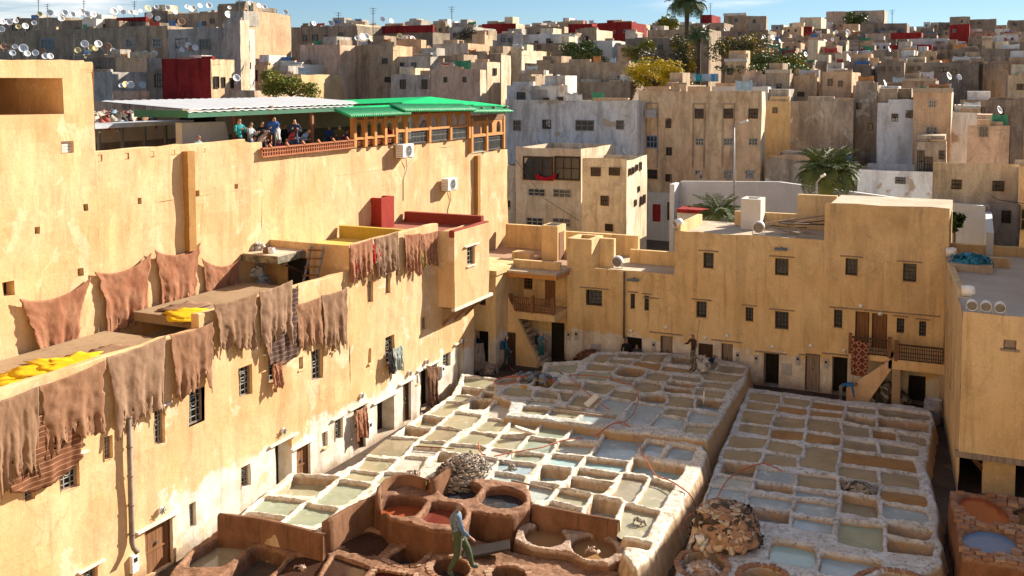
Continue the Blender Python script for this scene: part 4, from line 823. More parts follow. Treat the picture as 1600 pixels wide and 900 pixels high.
b = MB(); b.box((0.8, 42.0, GZ-0.1), (13, 42.3, zs0)); b.build('dark_void_sheet', DARK, rb)  # near-black sheet, shade under the building put into its colour
u, v = vr[0], vr[2]; b = MB(); fs.box(b, vr[0]+0.02, vr[1]-0.02, vr[2]+0.02, vr[3], -0.14, -0.10); fs.box(b, vr[0]-0.1, vr[1]+0.1, vr[2]-0.08, vr[2], -0.02, 0.08); b.build('vent', WOODG, rb)
for i, (px, py) in enumerate(((1519, 471), (1541, 473), (1563, 475))):
    p = ony(px, py, 37.15); floodlight((p.x, p.y, zrf+0.02), (0.0, -1, -0.1), ('leftmost', 'middle', 'rightmost')[i]+' of three round floodlights on the pale roof edge', 0.17)
p = ony(1507, 462, 38.2); floodlight((p.x, p.y, zrf+0.3), (-1, 0.1, -0.1), 'round floodlight facing left at the corner of the pale roof', 0.18)
p = ony(1481, 402, 46.8); floodlight((p.x, p.y, zrf+0.3), (-1, -0.1, -0.1), 'round floodlight where the pale roof meets the ochre wall', 0.18)

b = MB(); panel(b, FY(38.0), 3.2, 16, zs1, 11.6, [], jit=0.02); panel(b, Fac((3.2, 60, 0), (0, -1, 0), (-1, 0, 0)), 0, 22, zs1, 11.6, [], jit=0.02); b.add([(3.2, 38, 11.4), (16, 38, 11.4), (16, 60, 11.4), (3.2, 60, 11.4)], [(0, 1, 2, 3)]); b.add([(3.2, 60, -1), (16, 60, -1), (16, 60, 11.6), (3.2, 60, 11.6)], [(3, 2, 1, 0)]); b.add([(16, 38, -1), (16, 60, -1), (16, 60, 11.6), (16, 38, 11.6)], [(0, 1, 2, 3)])
b.build('shade_casting_wing', OCH2, rb)  # unseen wing added out of frame, casts shade over the right vats

# ------------------------------------------------------------------ unseen camera-side building, added to bounce sunlight into the courtyard
vb = thing('bounce_light_building', 'unseen cream building added behind the viewpoint to bounce sunlight into the courtyard', 'building', (-4, -3, GZ))
fv = Fac((0, -3.0, 0), (-1, 0, 0), (0, 1, 0)); fv2 = Fac((0, 8.0, 0), (-1, 0, 0), (0, 1, 0)); CRV = plaster('cream_lime_plaster', (0.78, 0.60, 0.38), (0.72, 0.52, 0.30), (0.4, 0.28, 0.15), 0.25)
vw = [(u, u+0.9, z, z+1.3, 0.2) for u in range(-12, 30, 5) for z in (2.0, 5.5, 9.0, 15.0)]
b = MB(); panel(b, fv, -18, 32, -1.5, 21, vw, step=3, jit=0.03); shell(b, fv, -18, 32, -1.5, 21, 8); b.build('wall', CRV, vb)
for r in vw: window(fv, r[:4], vb, 3, 4, lintel=False)
b = MB(); panel(b, fv2, -18, 20, -1.5, 6.6, [], step=3, jit=0.03); shell(b, fv2, -18, 20, -1.5, 6.6, 9); b.build('lower_bounce_block', CRV, vb)  # lower unseen block, added for more bounce light
# ------------------------------------------------------------------ cafe pavilion on the terrace
fc_ = FX(-24.45); CR = 9.75
cf = thing('cafe_pavilion', 'rooftop cafe with carved wooden arcade, green tiled eaves and white sheet roof', 'pavilion', (-25, 40, CR))
GREEN = plain('green_sheet_paint', (0.01, 0.42, 0.14), 0.9, 0.12, 1.0, spec=0.05); GTILE = plain('green_glazed_tile', (0.015, 0.36, 0.13), 0.5, 0.35, 5.0, spec=0.5)
SHEET = plain('white_roof_sheet', (0.62, 0.62, 0.61), 0.45, 0.08, 1.5); GFAS = plain('dark_green_fascia', (0.03, 0.13, 0.07), 0.6, 0.2); CREAMW = plain('cream_wall_paint', (0.55, 0.47, 0.36), 0.85, 0.12)
ya = fc_.uv(313, 175)[0]; yb = fc_.uv(556, 182)[0]; yl = fc_.uv(290, 160)[0]; yr = fc_.uv(788, 200)[0]
z1 = FX(-25.0).uv(400, 173)[1]
def sheet(Y0_, Y1_, xa, za, xb, zb, nm):
    b = MB(); n = int((Y1_-Y0_)/0.125); pr = [0, 0, 0.028, 0.028]; base = 0
    for i in range(n+1):
        y = Y0_+(Y1_-Y0_)*i/n; h = pr[i % 4]; b.v += [(xa, y, za+h), (xb, y, zb+h), (xa, y, za+h-0.03), (xb, y, zb+h-0.03)]
    for i in range(n):
        k = i*4; b.f += [(k, k+4, k+5, k+1), (k+2, k+3, k+7, k+6), (k, k+2, k+6, k+4)]; b.mi += [0]*3
    return b.build(nm, SHEET, cf)
sheet(ya, yb+0.6, -24.97, z1+0.05, -27.6, FX(-27.6).uv(450, 169)[1], 'roof_sheet'); sheet(FX(-27.4).uv(296, 166)[0], FX(-27.4).uv(585, 163)[0], -27.4, FX(-27.4).uv(450, 165.5)[1], -32.0, FX(-32).uv(450, 152)[1], 'upper_roof_sheet')
b = MB(); b.box((-25.05, ya, z1-0.16), (-25.0, yb, z1+0.04)); b.box((-25.05, ya, z1-0.16), (-27.5, ya+0.05, z1+0.1)); b.build('fascia', GFAS, cf)
b = MB(); b.box((-30.2, yl, CR), (-30.0, yr-1, z1-0.12)); o = b.build('back_wall', CREAMW, cf)
b = MB(); b.box((-29.99, yl+0.2, CR), (-29.97, yr-1.2, CR+1.0)); b.build('dado', plain('grey_dado', (0.22, 0.18, 0.15), 0.85), o)
b = MB(); b.box((-29.98, 36.5, CR+1.9), (-29.7, 43.5, CR+2.35)); b.build('dark_pelmet', DARK, o)
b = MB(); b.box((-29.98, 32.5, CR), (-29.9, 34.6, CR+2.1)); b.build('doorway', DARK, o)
for px, X in ((367, -26.2), (424, -26.8), (487, -25.2)):
    y = FX(X).uv(px, 200)[0]; b = MB(); b.box((X-0.07, y-0.07, CR), (X+0.07, y+0.07, z1+0.1)); b.build('post', WOODB, cf)
# low carved rail of the open part
def rail_line(px0, py0, px1, py1, h, n, mat):
    u0, v0 = fc_.uv(px0, py0); u1, v1 = fc_.uv(px1, py1); P = lambda s, dv, w=0: fc_.P(u0+(u1-u0)*s, v0+(v1-v0)*s+dv, w)
    b = MB(); b.bar(P(0, h), P(1, h), 0.12, 0.06); b.bar(P(0, 0.03), P(1, 0.03), 0.10, 0.06); b.bar(P(0, h*0.55), P(1, h*0.55), 0.06, 0.03); o = b.build('rail', mat, cf); b = MB()
    for i in range(n+1): b.bar(P(i/n, 0.03), P(i/n, h), 0.05, 0.05, up=(1, 0, 0))
    b.build('baluster_row', mat, o)
    for k in range(6): b = MB(); b.bar(P((k+0.5)/6, h, 0.05), P((k+0.5)/6, h+0.14, -0.06), 0.09, 0.09); b.build('rail_finial', mat, o)
RAILW = wood('red_brown_wood', (0.42, 0.15, 0.06), (0.30, 0.10, 0.04))
rail_line(409, 246.5, 554, 231, 0.34, 40, RAILW)
# arcade panels
def arch_panel(fc, u0, u1, v0, v1, arches, nm, mat=WOODH, th=0.07, horseshoe=True):
    """Board with arched openings; arches = [(centre, half width, sill)]."""
    b = MB(); arches = sorted(arches); cur = u0
    for uc, hw, vb in arches:
        fc.box(b, cur, uc-hw, v0, v1, -th, 0); fc.box(b, uc-hw, uc+hw, v0, vb, -th, 0)
        vs_ = v1-0.06-hw*1.25; n = 9; pts = [(uc-hw, vs_)]+[(uc-hw*math.cos(math.pi*i/n), vs_+hw*1.2*math.sin(math.pi*i/n)) for i in range(1, n)]+[(uc+hw, vs_)]
        for i in range(n):
            (a, c), (d, e) = pts[i], pts[i+1]
            q = [fc.P(a, c), fc.P(d, e), fc.P(d, v1), fc.P(a, v1)]; q2 = [p-fc.N*th for p in q]; b.add(q+q2, [(0, 1, 2, 3), (7, 6, 5, 4), (0, 4, 5, 1)])
        cur = uc+hw
    fc.box(b, cur, u1, v0, v1, -th, 0); return b.build(nm, mat, cf)
def seg(x0, x1, ytop, ysill, ybeam, ybot, arches, posts, mat_rail, hw):
    u0, v1 = fc_.uv(x0, ytop); u1 = fc_.uv(x1, ytop)[0]; xc = (x0+x1)/2; vs = fc_.uv(x0, ysill)[1]; vb = fc_.uv(x0, ybeam)[1]; v0 = fc_.uv(x0, ybot)[1]
    arch_panel(fc_, u0, u1, vs, v1, [(fc_.uv(a, ysill)[0], hw, vs+0.02) for a in arches], 'arcade_panel')
    b = MB(); fc_.box(b, u0-0.05, u1+0.05, vb, vs-0.003, -0.12, 0.04); b.build('sill_beam', WOODH, cf)
    b = MB(); fc_.box(b, u0-0.05, u1+0.05, v1+0.003, v1+0.30, -0.14, 0.02); b.build('top_beam', WOODB, cf)
    for a in posts:
        u = fc_.uv(a, ysill)[0]; b = MB(); fc_.box(b, u-0.10, u+0.10, v0, v1+0.2, -0.16, 0.055); b.build('post', WOODH, cf)
    b = MB(); n = int((u1-u0)/0.14)
    for i in range(n+1): u = u0+(u1-u0)*i/n; fc_.box(b, u-0.018, u+0.018, v0+0.06, vb-0.05, -0.10, -0.065)
    fc_.box(b, u0, u1, vb-0.12, vb-0.07, -0.11, -0.055); fc_.box(b, u0, u1, v0+0.03, v0+0.08, -0.11, -0.055); fc_.box(b, u0, u1, vb-0.30, vb-0.26, -0.11, -0.055)
    b.build('railing', mat_rail, cf)
seg(553, 619, 188, 216, 219, 231, (561.5, 578, 594, 609), (554, 571, 586, 602, 619), RAILW, 0.30)
seg(621, 734, 180, 203, 207, 228, (627.5, 642, 661.5, 677, 695, 709.7, 724), (634, 671, 704, 733), IRON, 0.42)
seg(736, 787, 190, 211, 215, 239, (740.5, 747.5, 756, 766, 779), (737, 760.5, 787), IRON, 0.27)
# green tiled eaves with sheet-metal ridge band above
def eave(x0, ye0, x1, ye1, yt0, yt1, ridge, nm):
    fe_ = FX(-23.75); ft = FX(-24.55); A = Vector(fe_.P(*fe_.uv(x0, ye0))); B = Vector(fe_.P(*fe_.uv(x1, ye1))); n = int((B-A).length/0.17)
    C = Vector((-24.55, A.y, A.z+0.27)); D = Vector((-24.55, B.y, B.z+0.27)); b = MB()
    b.add([A, B, D, C]+[p-Vector((0, 0, 0.05)) for p in (A, B, D, C)], [(0, 1, 2, 3), (7, 6, 5, 4), (0, 4, 5, 1)]); o = b.build('tile_bed', GFAS, cf); b = MB()
    for i in range(n+1):
        s = i/n; p = A+(B-A)*s; q = C+(D-C)*s; b.tube([p+Vector((0.05, 0, 0.0)), q+Vector((0, 0, 0.02))], 0.062, 6)
    struct(b.build('roof_tiles', GTILE, o, True), 'stuff')
    b = MB(); R_ = [Vector(ft.P(*ft.uv(x, y))) for x, y in ridge]; m = len(R_)
    lo = [Vector((-24.53, p.y, A.z+(B.z-A.z)*min(1, max(0, (p.y-A.y)/(B.y-A.y)))+0.25)) for p in R_]
    b.add([p for p in lo]+[Vector((-24.75, p.y, max(p.z, l.z+0.04))) for p, l in zip(R_, lo)]+[Vector((-30.6, p.y, max(p.z, l.z+0.04)-0.22)) for p, l in zip(R_, lo)],
     [(i, i+1, m+i+1, m+i) for i in range(m-1)]+[(m+i, m+i+1, 2*m+i+1, 2*m+i) for i in range(m-1)]); b.build('ridge_band', GREEN, cf)
eave(548, 182, 640, 178, 170, 167, [(552, 170), (590, 165), (640, 163)], 'a')
eave(633, 173.5, 743, 172, 164, 165, [(633, 160), (677, 151), (743, 159)], 'b')
eave(740, 175, 800, 174.5, 165, 171, [(740, 158), (797, 168)], 'c')
for i in range(9):
    u = fc_.uv(628+i*19, 185)[0]; b = MB(); b.bar((-24.4, u, fc_.uv(640, 183)[1]+0.15), (-23.95, u, fc_.uv(640, 176)[1]+0.1), 0.09, 0.09); b.build('eave_bracket', WOODB, cf)
# air conditioners hung on the wall
def aircon(px, py, label):
    u, v = fu.uv(px, py); o = thing('air_conditioner', label, 'air conditioner', fu.P(u, v-0.3, 0))
    b = MB(); fu.box(b, u-0.55, u+0.45, v-0.31, v+0.31, 0.12, 0.52); b.build('housing', WHITE, o, bevel=0.03)
    b = MB(); M = Matrix.Rotation(math.pi/2, 4, 'Y'); b.lathe(fu.P(u-0.02, v, 0.525), [(0.26, 0.0), (0.27, 0.015), (0.24, 0.015), (0.24, 0.002)], 20, 0, M)
    for k in range(8): a = k*math.pi/4; b.bar(fu.P(u-0.02, v, 0.53), fu.P(u-0.02+0.25*math.cos(a), v+0.25*math.sin(a), 0.53), 0.012)
    b.build('fan_grille', GREYPL, o); b = MB(); b.lathe(fu.P(u-0.02, v, 0.518), [(0.24, 0.004), (0.0, 0.006)], 20, 0, M); b.build('fan_opening', IRON, o)
    b = MB()
    for k in range(7): fu.box(b, u-0.56, u-0.551, v-0.25+k*0.075, v-0.22+k*0.075, 0.16, 0.5)
    b.build('side_louvre', GREYPL, o)
    b = MB(); b.bar(fu.P(u-0.35, v-0.33, 0), fu.P(u-0.35, v-0.33, 0.5), 0.04); b.bar(fu.P(u+0.3, v-0.33, 0), fu.P(u+0.3, v-0.33, 0.5), 0.04); b.build('bracket', IRON, o)
    b = MB(); b.tube([fu.P(u+0.4, v-0.2, 0.1), fu.P(u+0.6, v-0.9, 0.05), fu.P(u+0.3, v-1.4, 0.03), fu.P(u+0.3, v-2.4, 0.02)], 0.015, 5); b.build('cable', IRON, o)
aircon(624, 235, 'white air conditioner high on the yellow wall just below the cafe railing'); aircon(694, 287, 'white air conditioner lower on the yellow wall, right of the other')
# red hollow chimney on the workshop roof
p0 = onz(563, 357, 6.5); fr_ = FY(38.6); r = RC(fr_, 563, 309, 596, 357); X1 = r[1]; dp = onx(616, 340, X1).y-38.6
cm = thing('red_chimney', 'red painted hollow chimney on the workshop roof', 'chimney', (r[0], 38.6, 6.46)); b = MB(); zt = r[3]
for (a, c, y0_, y1_) in ((r[0], X1, 0, 0.15), (r[0], X1, dp-0.15, dp), (r[0], r[0]+0.15, 0.15, dp-0.15), (X1-0.15, X1, 0.15, dp-0.15)): b.box((a, 38.6+y0_, 6.46), (c, 38.6+y1_, zt))
b.build('shaft', REDP, cm); b = MB(); b.box(((r[0]+X1)/2-0.04, 38.56, 6.46), ((r[0]+X1)/2+0.02, 38.6, zt-0.1)); b.build('rib', REDP, cm)
# ------------------------------------------------------------------ hides hung to dry
def hide_mat(name, c1, c2, c3, patt=False):
    b = NB(name); n1 = b.ramp(b.noise(1.6, 7, 0.65, dist=0.8), 0.35, 0.68); col = b.mix(n1, c1, c2)
    col = b.mix(b.math('MULTIPLY', b.ramp(b.noise(3.5, 6, 0.7, b.mapping((1, 1, 0.4))), 0.5, 0.7), 0.7), col, c3)
    b.bump(b.noise(9, 6, 0.7), 0.35, 0.04); return b.done(col, 0.95, 0.08)
HTAN = hide_mat('tan_suede', (0.245, 0.15, 0.095), (0.20, 0.118, 0.07), (0.13, 0.07, 0.04)); HTAN2 = hide_mat('warm_brown_suede', (0.26, 0.145, 0.088), (0.21, 0.11, 0.062), (0.14, 0.066, 0.036)); HTAN3 = hide_mat('pale_brown_suede', (0.275, 0.175, 0.115), (0.22, 0.135, 0.085), (0.15, 0.085, 0.05)); HRED = hide_mat('reddish_raw_hide', (0.31, 0.155, 0.09), (0.25, 0.105, 0.058), (0.17, 0.06, 0.034))
HDRK = hide_mat('dark_brown_blanket', (0.12, 0.06, 0.04), (0.16, 0.085, 0.05), (0.22, 0.13, 0.09)); HGRY = hide_mat('grey_hide', (0.30, 0.24, 0.19), (0.22, 0.17, 0.13), (0.40, 0.34, 0.28))
def drape(name, label, cat, A, B, L, N, mat, sag=0.12, pinch=0.2, seed=0, folds=3, ragged=0.22, group='hides hung on the yellow building', amp=0.05, skew=0.0, nu=44, nv=30, solid=0.018):
    A = Vector(A); B = Vector(B); N = Vector(N); rnd = random.Random(seed); W_ = (B-A).length; b = MB(); ends = []
    for i in range(nu+1):
        s = i/nu; leg = 0.16*abs(math.cos(math.pi*s))**3*(1 if ragged > 0.1 else 0)
        e = 1-ragged*1.5*abs(fbm(s*3.2, seed*3.1, 0, 1.0))-ragged*0.35*rnd.random()**3+leg*0.8; ends.append(max(0.45, min(1.12, e)))
    for j in range(nv+1):
        t = j/nv
        for i in range(nu+1):
            s = i/nu; sp = 0.5+(s-0.5)*(1-pinch*math.sin(min(1.0, t)*math.pi*0.62))+skew*t
            edge = 0.035*fbm(t*6, seed+ (0 if s < 0.5 else 9), 0, 1.4)*abs(2*s-1)**3; sp += edge
            top = A.lerp(B, sp); z = top.z-sag*4*s*(1-s)*(1-0.35*t)-t*L*(ends[i] if j == nv else 1.0*(0.96+0.04*math.sin(9*s+seed)))
            if j > 0.6*nv: z = top.z-sag*4*s*(1-s)*(1-0.35*t)-L*(0.6+(t-0.6)/0.4*(ends[i]-0.6))
            ph = seed*1.7; f = math.sin(2*math.pi*(folds*s+0.25*fbm(s*2, t, seed, 1))+ph)*(0.25+0.75*t)+0.55*math.sin(2*math.pi*(folds*2.3*s+0.3*fbm(s*3,t*2,seed+5,1))+ph*2+1.5*t)*t*t
            fan = math.sin(7*t+6*abs(s-0.5)+ph)*0.5*(1-t)
            w = amp*(f+fan)*min(1.0, 0.25+t*1.2)+0.03*fbm(s*4, t*4, seed, 1.5)+0.10*t*(0.5)
            p = Vector((top.x, top.y, z))+N*(w+0.08); b.v.append(tuple(p))
    for j in range(nv):
        for i in range(nu):
            if j > 0.72*nv and ragged > 0.1 and (i % 9 == int(seed) % 9 and rnd.random() < 0.5): continue
            k = j*(nu+1)+i; b.f.append((k, k+1, k+nu+2, k+nu+1)); b.mi.append(0)
    c = (A+B)/2; o = thing_mesh(name, label, cat, b, mat, (c.x, c.y, min(A.z, B.z)), group)
    m = o.modifiers.new('thickness', 'SOLIDIFY'); m.thickness = solid; m.offset = 0
    return o
def thing_mesh(name, label, cat, b, mats, loc, group=None, smooth=True):
    me = b.mesh(name, loc); o = link(name, me, mats, None, smooth); o.location = loc; tag(o, label, cat, group); return o
NX = Vector((1, 0, 0))
fh = FX(UX+0.05)
for i, (x0, y0, x1, y1, yb, lab, sg, pn, m) in enumerate([(25, 467, 139, 433, 562, 'reddish hide pinned on the upper yellow wall, leftmost one', 0.30, 0.42, HRED), (146, 424, 236, 394, 508, 'reddish hide on the upper wall, second from the left', 0.28, 0.28, HRED),
  (238, 390, 311, 378, 481, 'reddish hide on the upper wall below the dark pier', 0.30, 0.24, HRED), (312, 403, 372, 405, 482, 'reddish hide on the upper wall beside the small shelter', 0.28, 0.2, HRED)]):
    A = fh.P(*fh.uv(x0, y0)); B = fh.P(*fh.uv(x1, y1)); zb = fh.uv((x0+x1)/2, yb)[1]; drape('hanging_hide', lab, 'hide', A, B, (A.z+B.z)/2-zb, NX, m, sg, pn, 11+i, 2.4)
fl = FX(WX+0.06)
for i, (x0, y0, x1, y1, yl, lab, sg, pn, m, rg) in enumerate([(-12, 628, 56, 603, 735, 'tan hide on the parapet at the left edge of the picture', 0.03, 0.05, HTAN, .22), (58, 603, 160, 562, 672, 'tan hide over the parapet above the patterned blanket', 0.05, 0.12, HTAN, .22),
  (163, 558, 257, 523, 650, 'wide tan hide over the parapet left of the small arched window', 0.06, 0.2, HTAN, .22), (262, 523, 331, 502, 602, 'tan hide on the parapet beside the yellow hides', 0.06, 0.12, HTAN, .22),
  (331, 475, 398, 457, 545, 'tan hide on the raised parapet left of the ladder', 0.06, 0.15, HTAN, .24), (402, 455, 453, 437, 528, 'tan hide with a dark blanket below it near the ladder', 0.05, 0.08, HTAN, .24),
  (459, 476, 500, 462, 536, 'tan hide below the ladder, left of a pair', 0.04, 0.05, HTAN, .24), (500, 461, 540, 449, 530, 'tan hide below the ladder, right of a pair', 0.05, 0.05, HTAN, .26)]):
    A = fl.P(*fl.uv(x0, y0)); B = fl.P(*fl.uv(x1, y1)); zb = fl.uv((x0+x1)/2, yl)[1]; zt = fl.uv((x0+x1)/2, (y0+y1)/2)[1]; m = (HTAN, HTAN2, HTAN3, HTAN2, HTAN, HTAN3, HTAN2, HTAN)[i]; drape('hanging_hide', lab, 'hide', A, B, (zt-zb)*(1.12, 1.2, 1.1, 1.15, 1.05, 1.2, 1.1, 1.2)[i], NX, m, sg, pn, 31+i, 2.6, rg)
fl2 = FX(WX+0.05)
for i, (x0, y0, x1, y1, yl, lab, m, rg) in enumerate([(543, 383, 580, 372, 437, 'reddish hide on the upper roof edge, leftmost of the row', HRED, .26), (583, 372, 620, 361, 430, 'tan hide in the middle of the row on the upper roof edge', HTAN, .28), (629, 366, 654, 364, 428, 'tan hide right of the middle on the upper roof edge', HRED, .28), (655, 366, 681, 360, 415, 'dark reddish hide at the right end of the upper roof edge', HRED, .2)]):
    A = fl2.P(*fl2.uv(x0, y0)); B = fl2.P(*fl2.uv(x1, y1)); zb = fl2.uv((x0+x1)/2, yl)[1]; drape('hanging_hide', lab, 'hide', A, B, (A.z+B.z)/2-zb, NX, m, 0.03, 0.05, 51+i, 4, rg)
fd = FX(WX+0.02)
RUG = NB('red_white_rug'); _n = RUG.ramp(RUG.noise(5, 3, 0.5, RUG.mapping((1, 1.4, 0.9))), 0.52, 0.56); RUGM = RUG.done(RUG.mix(_n, (0.36, 0.03, 0.03), (0.62, 0.52, 0.42)), 0.95, 0.05)
for i, (x0, y0, x1, y1, yl, lab, m) in enumerate([(545, 386, 553, 384, 426, 'narrow red and white rug under the leftmost roof-edge hide', RUGM), (579, 374, 591, 371, 410, 'red and white rug between two roof-edge hides', RUGM), (655, 378, 664, 376, 418, 'green and yellow cloth among the roof-edge hides', plain('olive_yellow_cloth', (0.30, 0.26, 0.03), 0.9, 0.5, 6))]):
    A = fd.P(*fd.uv(x0, y0)); B = fd.P(*fd.uv(x1, y1)); zb = fd.uv((x0+x1)/2, yl)[1]; drape('hanging_rug', lab, 'rug', A, B, (A.z+B.z)/2-zb, NX, m, 0.0, 0.0, 61+i, 2, 0.02, None, 0.02)
def striped(name, c, line, sc, ax=2):
    b = NB(name); wv = b.n('ShaderNodeTexWave'); wv.bands_direction = 'Z'; wv.inputs['Scale'].default_value = sc; wv.inputs['Distortion'].default_value = 0.4; b.l(b.pos, wv.inputs['Vector'])
    col = b.mix(b.ramp(wv.outputs['Fac'], 0.93, 0.99), b.mix(b.ramp(b.noise(2, 5), 0.3, 0.7), c, tuple(0.6*x for x in c)), line); b.bump(b.noise(20, 4), 0.3, 0.02); return b.done(col, 0.95, 0.05)
A = fd.P(*fd.uv(0, 640)); B = fd.P(*fd.uv(123, 592)); drape('patterned_blanket', 'brown striped blanket under the hides at the lower left', 'blanket', A, B, 2.05, NX, striped('brown_striped_wool', (0.20, 0.085, 0.045), (0.36, 0.22, 0.14), 2.4), 0.5, 0.1, 71, 2, 0.03, None, 0.03)
A = fd.P(*fd.uv(412, 460)); B = fd.P(*fd.uv(462, 445)); drape('dark_blanket', 'dark checked blanket hanging below a tan hide', 'blanket', A, B, 2.35, NX, striped('dark_checked_wool', (0.10, 0.07, 0.06), (0.30, 0.16, 0.10), 2.0), 0.25, 0.05, 72, 2, 0.02, None, 0.03)
# cloths in windows and doorways
for i, (x0, y0, x1, y1, yl, lab, m) in enumerate([(423, 569, 438, 562, 606, 'brown cloth hanging out of a grilled window', HRED), (603, 550, 611, 547, 582, 'black trousers hung from a grilled window', plain('black_cloth', (0.03, 0.025, 0.025), 0.9)), (611, 544, 625, 538, 578, 'grey cloth hung from a grilled window', plain('grey_green_cloth', (0.26, 0.30, 0.28), 0.9)),
  (664, 570, 684, 572, 632, 'dark red hide hanging in a workshop doorway', HDRK), (553, 641, 570, 633, 684, 'reddish hide curtain in a workshop doorway', HRED), (738, 535, 753, 535, 578, 'pale hide hanging over a heap by the corner doorway', HGRY)]):
    f_ = FX(WX+0.1) if i < 5 else FX(-21.4); A = f_.P(*f_.uv(x0, y0)); B = f_.P(*f_.uv(x1, y1)); zb = f_.uv((x0+x1)/2, yl)[1]; drape('hanging_cloth', lab, 'cloth', A, B, (A.z+B.z)/2-zb, NX, m, 0.04, 0.25 if i == 3 else -0.1, 81+i, 3, 0.12, None, 0.05)
p = ony(1331, 529, 45.95); q = ony(1358, 534, 45.95)
RUGB = NB('dark_red_diamond_rug'); sp_ = RUGB.n('ShaderNodeSeparateXYZ'); RUGB.l(RUGB.pos, sp_.inputs[0]); cb_ = RUGB.n('ShaderNodeCombineXYZ'); RUGB.l(sp_.outputs[0], cb_.inputs[0]); RUGB.l(sp_.outputs[2], cb_.inputs[1])
vx = RUGB.n('ShaderNodeTexVoronoi', voronoi_dimensions='2D'); vx.distance = 'MANHATTAN'; vx.inputs['Scale'].default_value = 3.4; vx.inputs['Randomness'].default_value = 0.0; RUGB.l(cb_.outputs[0], vx.inputs['Vector'])
lines = RUGB.math('MULTIPLY', RUGB.ramp(vx.outputs['Distance'], 0.30, 0.36), RUGB.ramp(vx.outputs['Distance'], 0.50, 0.44)); rm = RUGB.done(RUGB.mix(lines, RUGB.mix(RUGB.ramp(RUGB.noise(12, 3), 0.4, 0.6), (0.11, 0.03, 0.022), (0.17, 0.05, 0.035)), (0.42, 0.28, 0.19)), 0.95, 0.05)
drape('diamond_rug', 'dark red rug with diamond pattern hanging over the balcony rail', 'rug', (p.x, 45.84, p.z), (q.x, 45.84, q.z), p.z-ony(1340, 585, 45.9).z, (0, -1, 0), rm, 0.0, 0.02, 91, 2, 0.01, None, 0.015)
# yellow hides drying on the lower terrace and the stack behind
YH_ = hide_mat('saffron_yellow_hide', (0.66, 0.42, 0.012), (0.58, 0.34, 0.012), (0.34, 0.18, 0.02))
def flat_hide(px, py, z, rx, ry, seed, label, mat=YH_, rot=0.0, nm='drying_hide', grp='yellow hides drying on the workshop terrace'):
    c = onz(px, py, z); c.x = min(c.x, -22.45); n = 26; b = MB(); pts = []
    for k in range(n):
        a = 2*math.pi*k/n; r = 0.75+0.35*fbm(math.cos(a)*1.3, math.sin(a)*1.3, seed, 1.2)+0.12*random.uniform(-1, 1); pts.append((rx*r*math.cos(a), ry*r*math.sin(a)))
    for ring in (1.0, 0.6, 0.25):
        for k, (x, y) in enumerate(pts):
            X = c.x+(x*math.cos(rot)-y*math.sin(rot))*ring; Y = c.y+(x*math.sin(rot)+y*math.cos(rot))*ring; b.v.append((X, Y, z+0.012+0.02*abs(fbm(X, Y, seed, 3.0))+(0.015*random.random() if ring == 1 else 0.01)))
    for rg in range(2):
        for k in range(n): b.f.append((rg*n+k, rg*n+(k+1) % n, (rg+1)*n+(k+1) % n, (rg+1)*n+k)); b.mi.append(0)
    b.f.append(tuple(2*n+k for k in range(n))); b.mi.append(0)
    o = thing_mesh(nm, label, 'hide', b, mat, (c.x, c.y, z), grp); m = o.modifiers.new('thickness', 'SOLIDIFY'); m.thickness = 0.015; return o
DZ = 5.35
b = MB()                                              # raised timber staging the hides lie on
b.box((-24.4, 14, DZ-0.12), (WX-0.32, 23.0, DZ)); b.box((-24.4, 24.2, DZ+0.05), (WX-0.9, 29.6, DZ+0.35)); 
st = thing_mesh('drying_platform', 'low earthen drying platform behind the workshop parapet', 'platform', b, plaster('brown_earth_screed', (0.36, 0.25, 0.15), (0.28, 0.19, 0.11), (0.14, 0.09, 0.05), 0.4), (-22.7, 20, DZ-0.12), smooth=False)
k_ = 0
for x, y, z, l in ((20, 612, DZ, 'yellow hide on the terrace at the left edge'), (55, 596, DZ, 'yellow hide on the terrace behind the first tan hides'), (85, 583, DZ, 'yellow hide on the terrace, middle of the left group'), (110, 574, DZ, 'yellow hide on the terrace, right end of the left group'), (36, 606, DZ, 'yellow hide on the terrace, second from the left edge'), (70, 590, DZ, 'yellow hide on the terrace, third from the right of the left group'), (98, 580, DZ, 'yellow hide on the terrace, second from the right of the left group'), (126, 566, DZ, 'small yellow hide at the far end of the left group'),
  (288, 493, DZ+0.37, 'yellow hide lying on the stack, left of two'), (315, 492, DZ+0.37, 'yellow hide lying on the stack, right of two')):
    flat_hide(x, y, z+0.012*(k_ % 4), 0.75, 1.25, 100+k_, l, rot=0.5*k_); k_ += 1
for x, y, z, l in ((140, 566, DZ, 'brown hide lying flat beside the yellow ones'), (180, 548, DZ, 'brown hide lying flat on the terrace before the dark hollow'), (290, 481, DZ+0.37, 'brown hide on top of the stack near the wall')):
    flat_hide(x, y, z, 1.0, 0.8, 120+k_, l, HTAN, 0.4*k_, 'brown_flat_hide', 'brown hides lying on the terrace'); k_ += 1
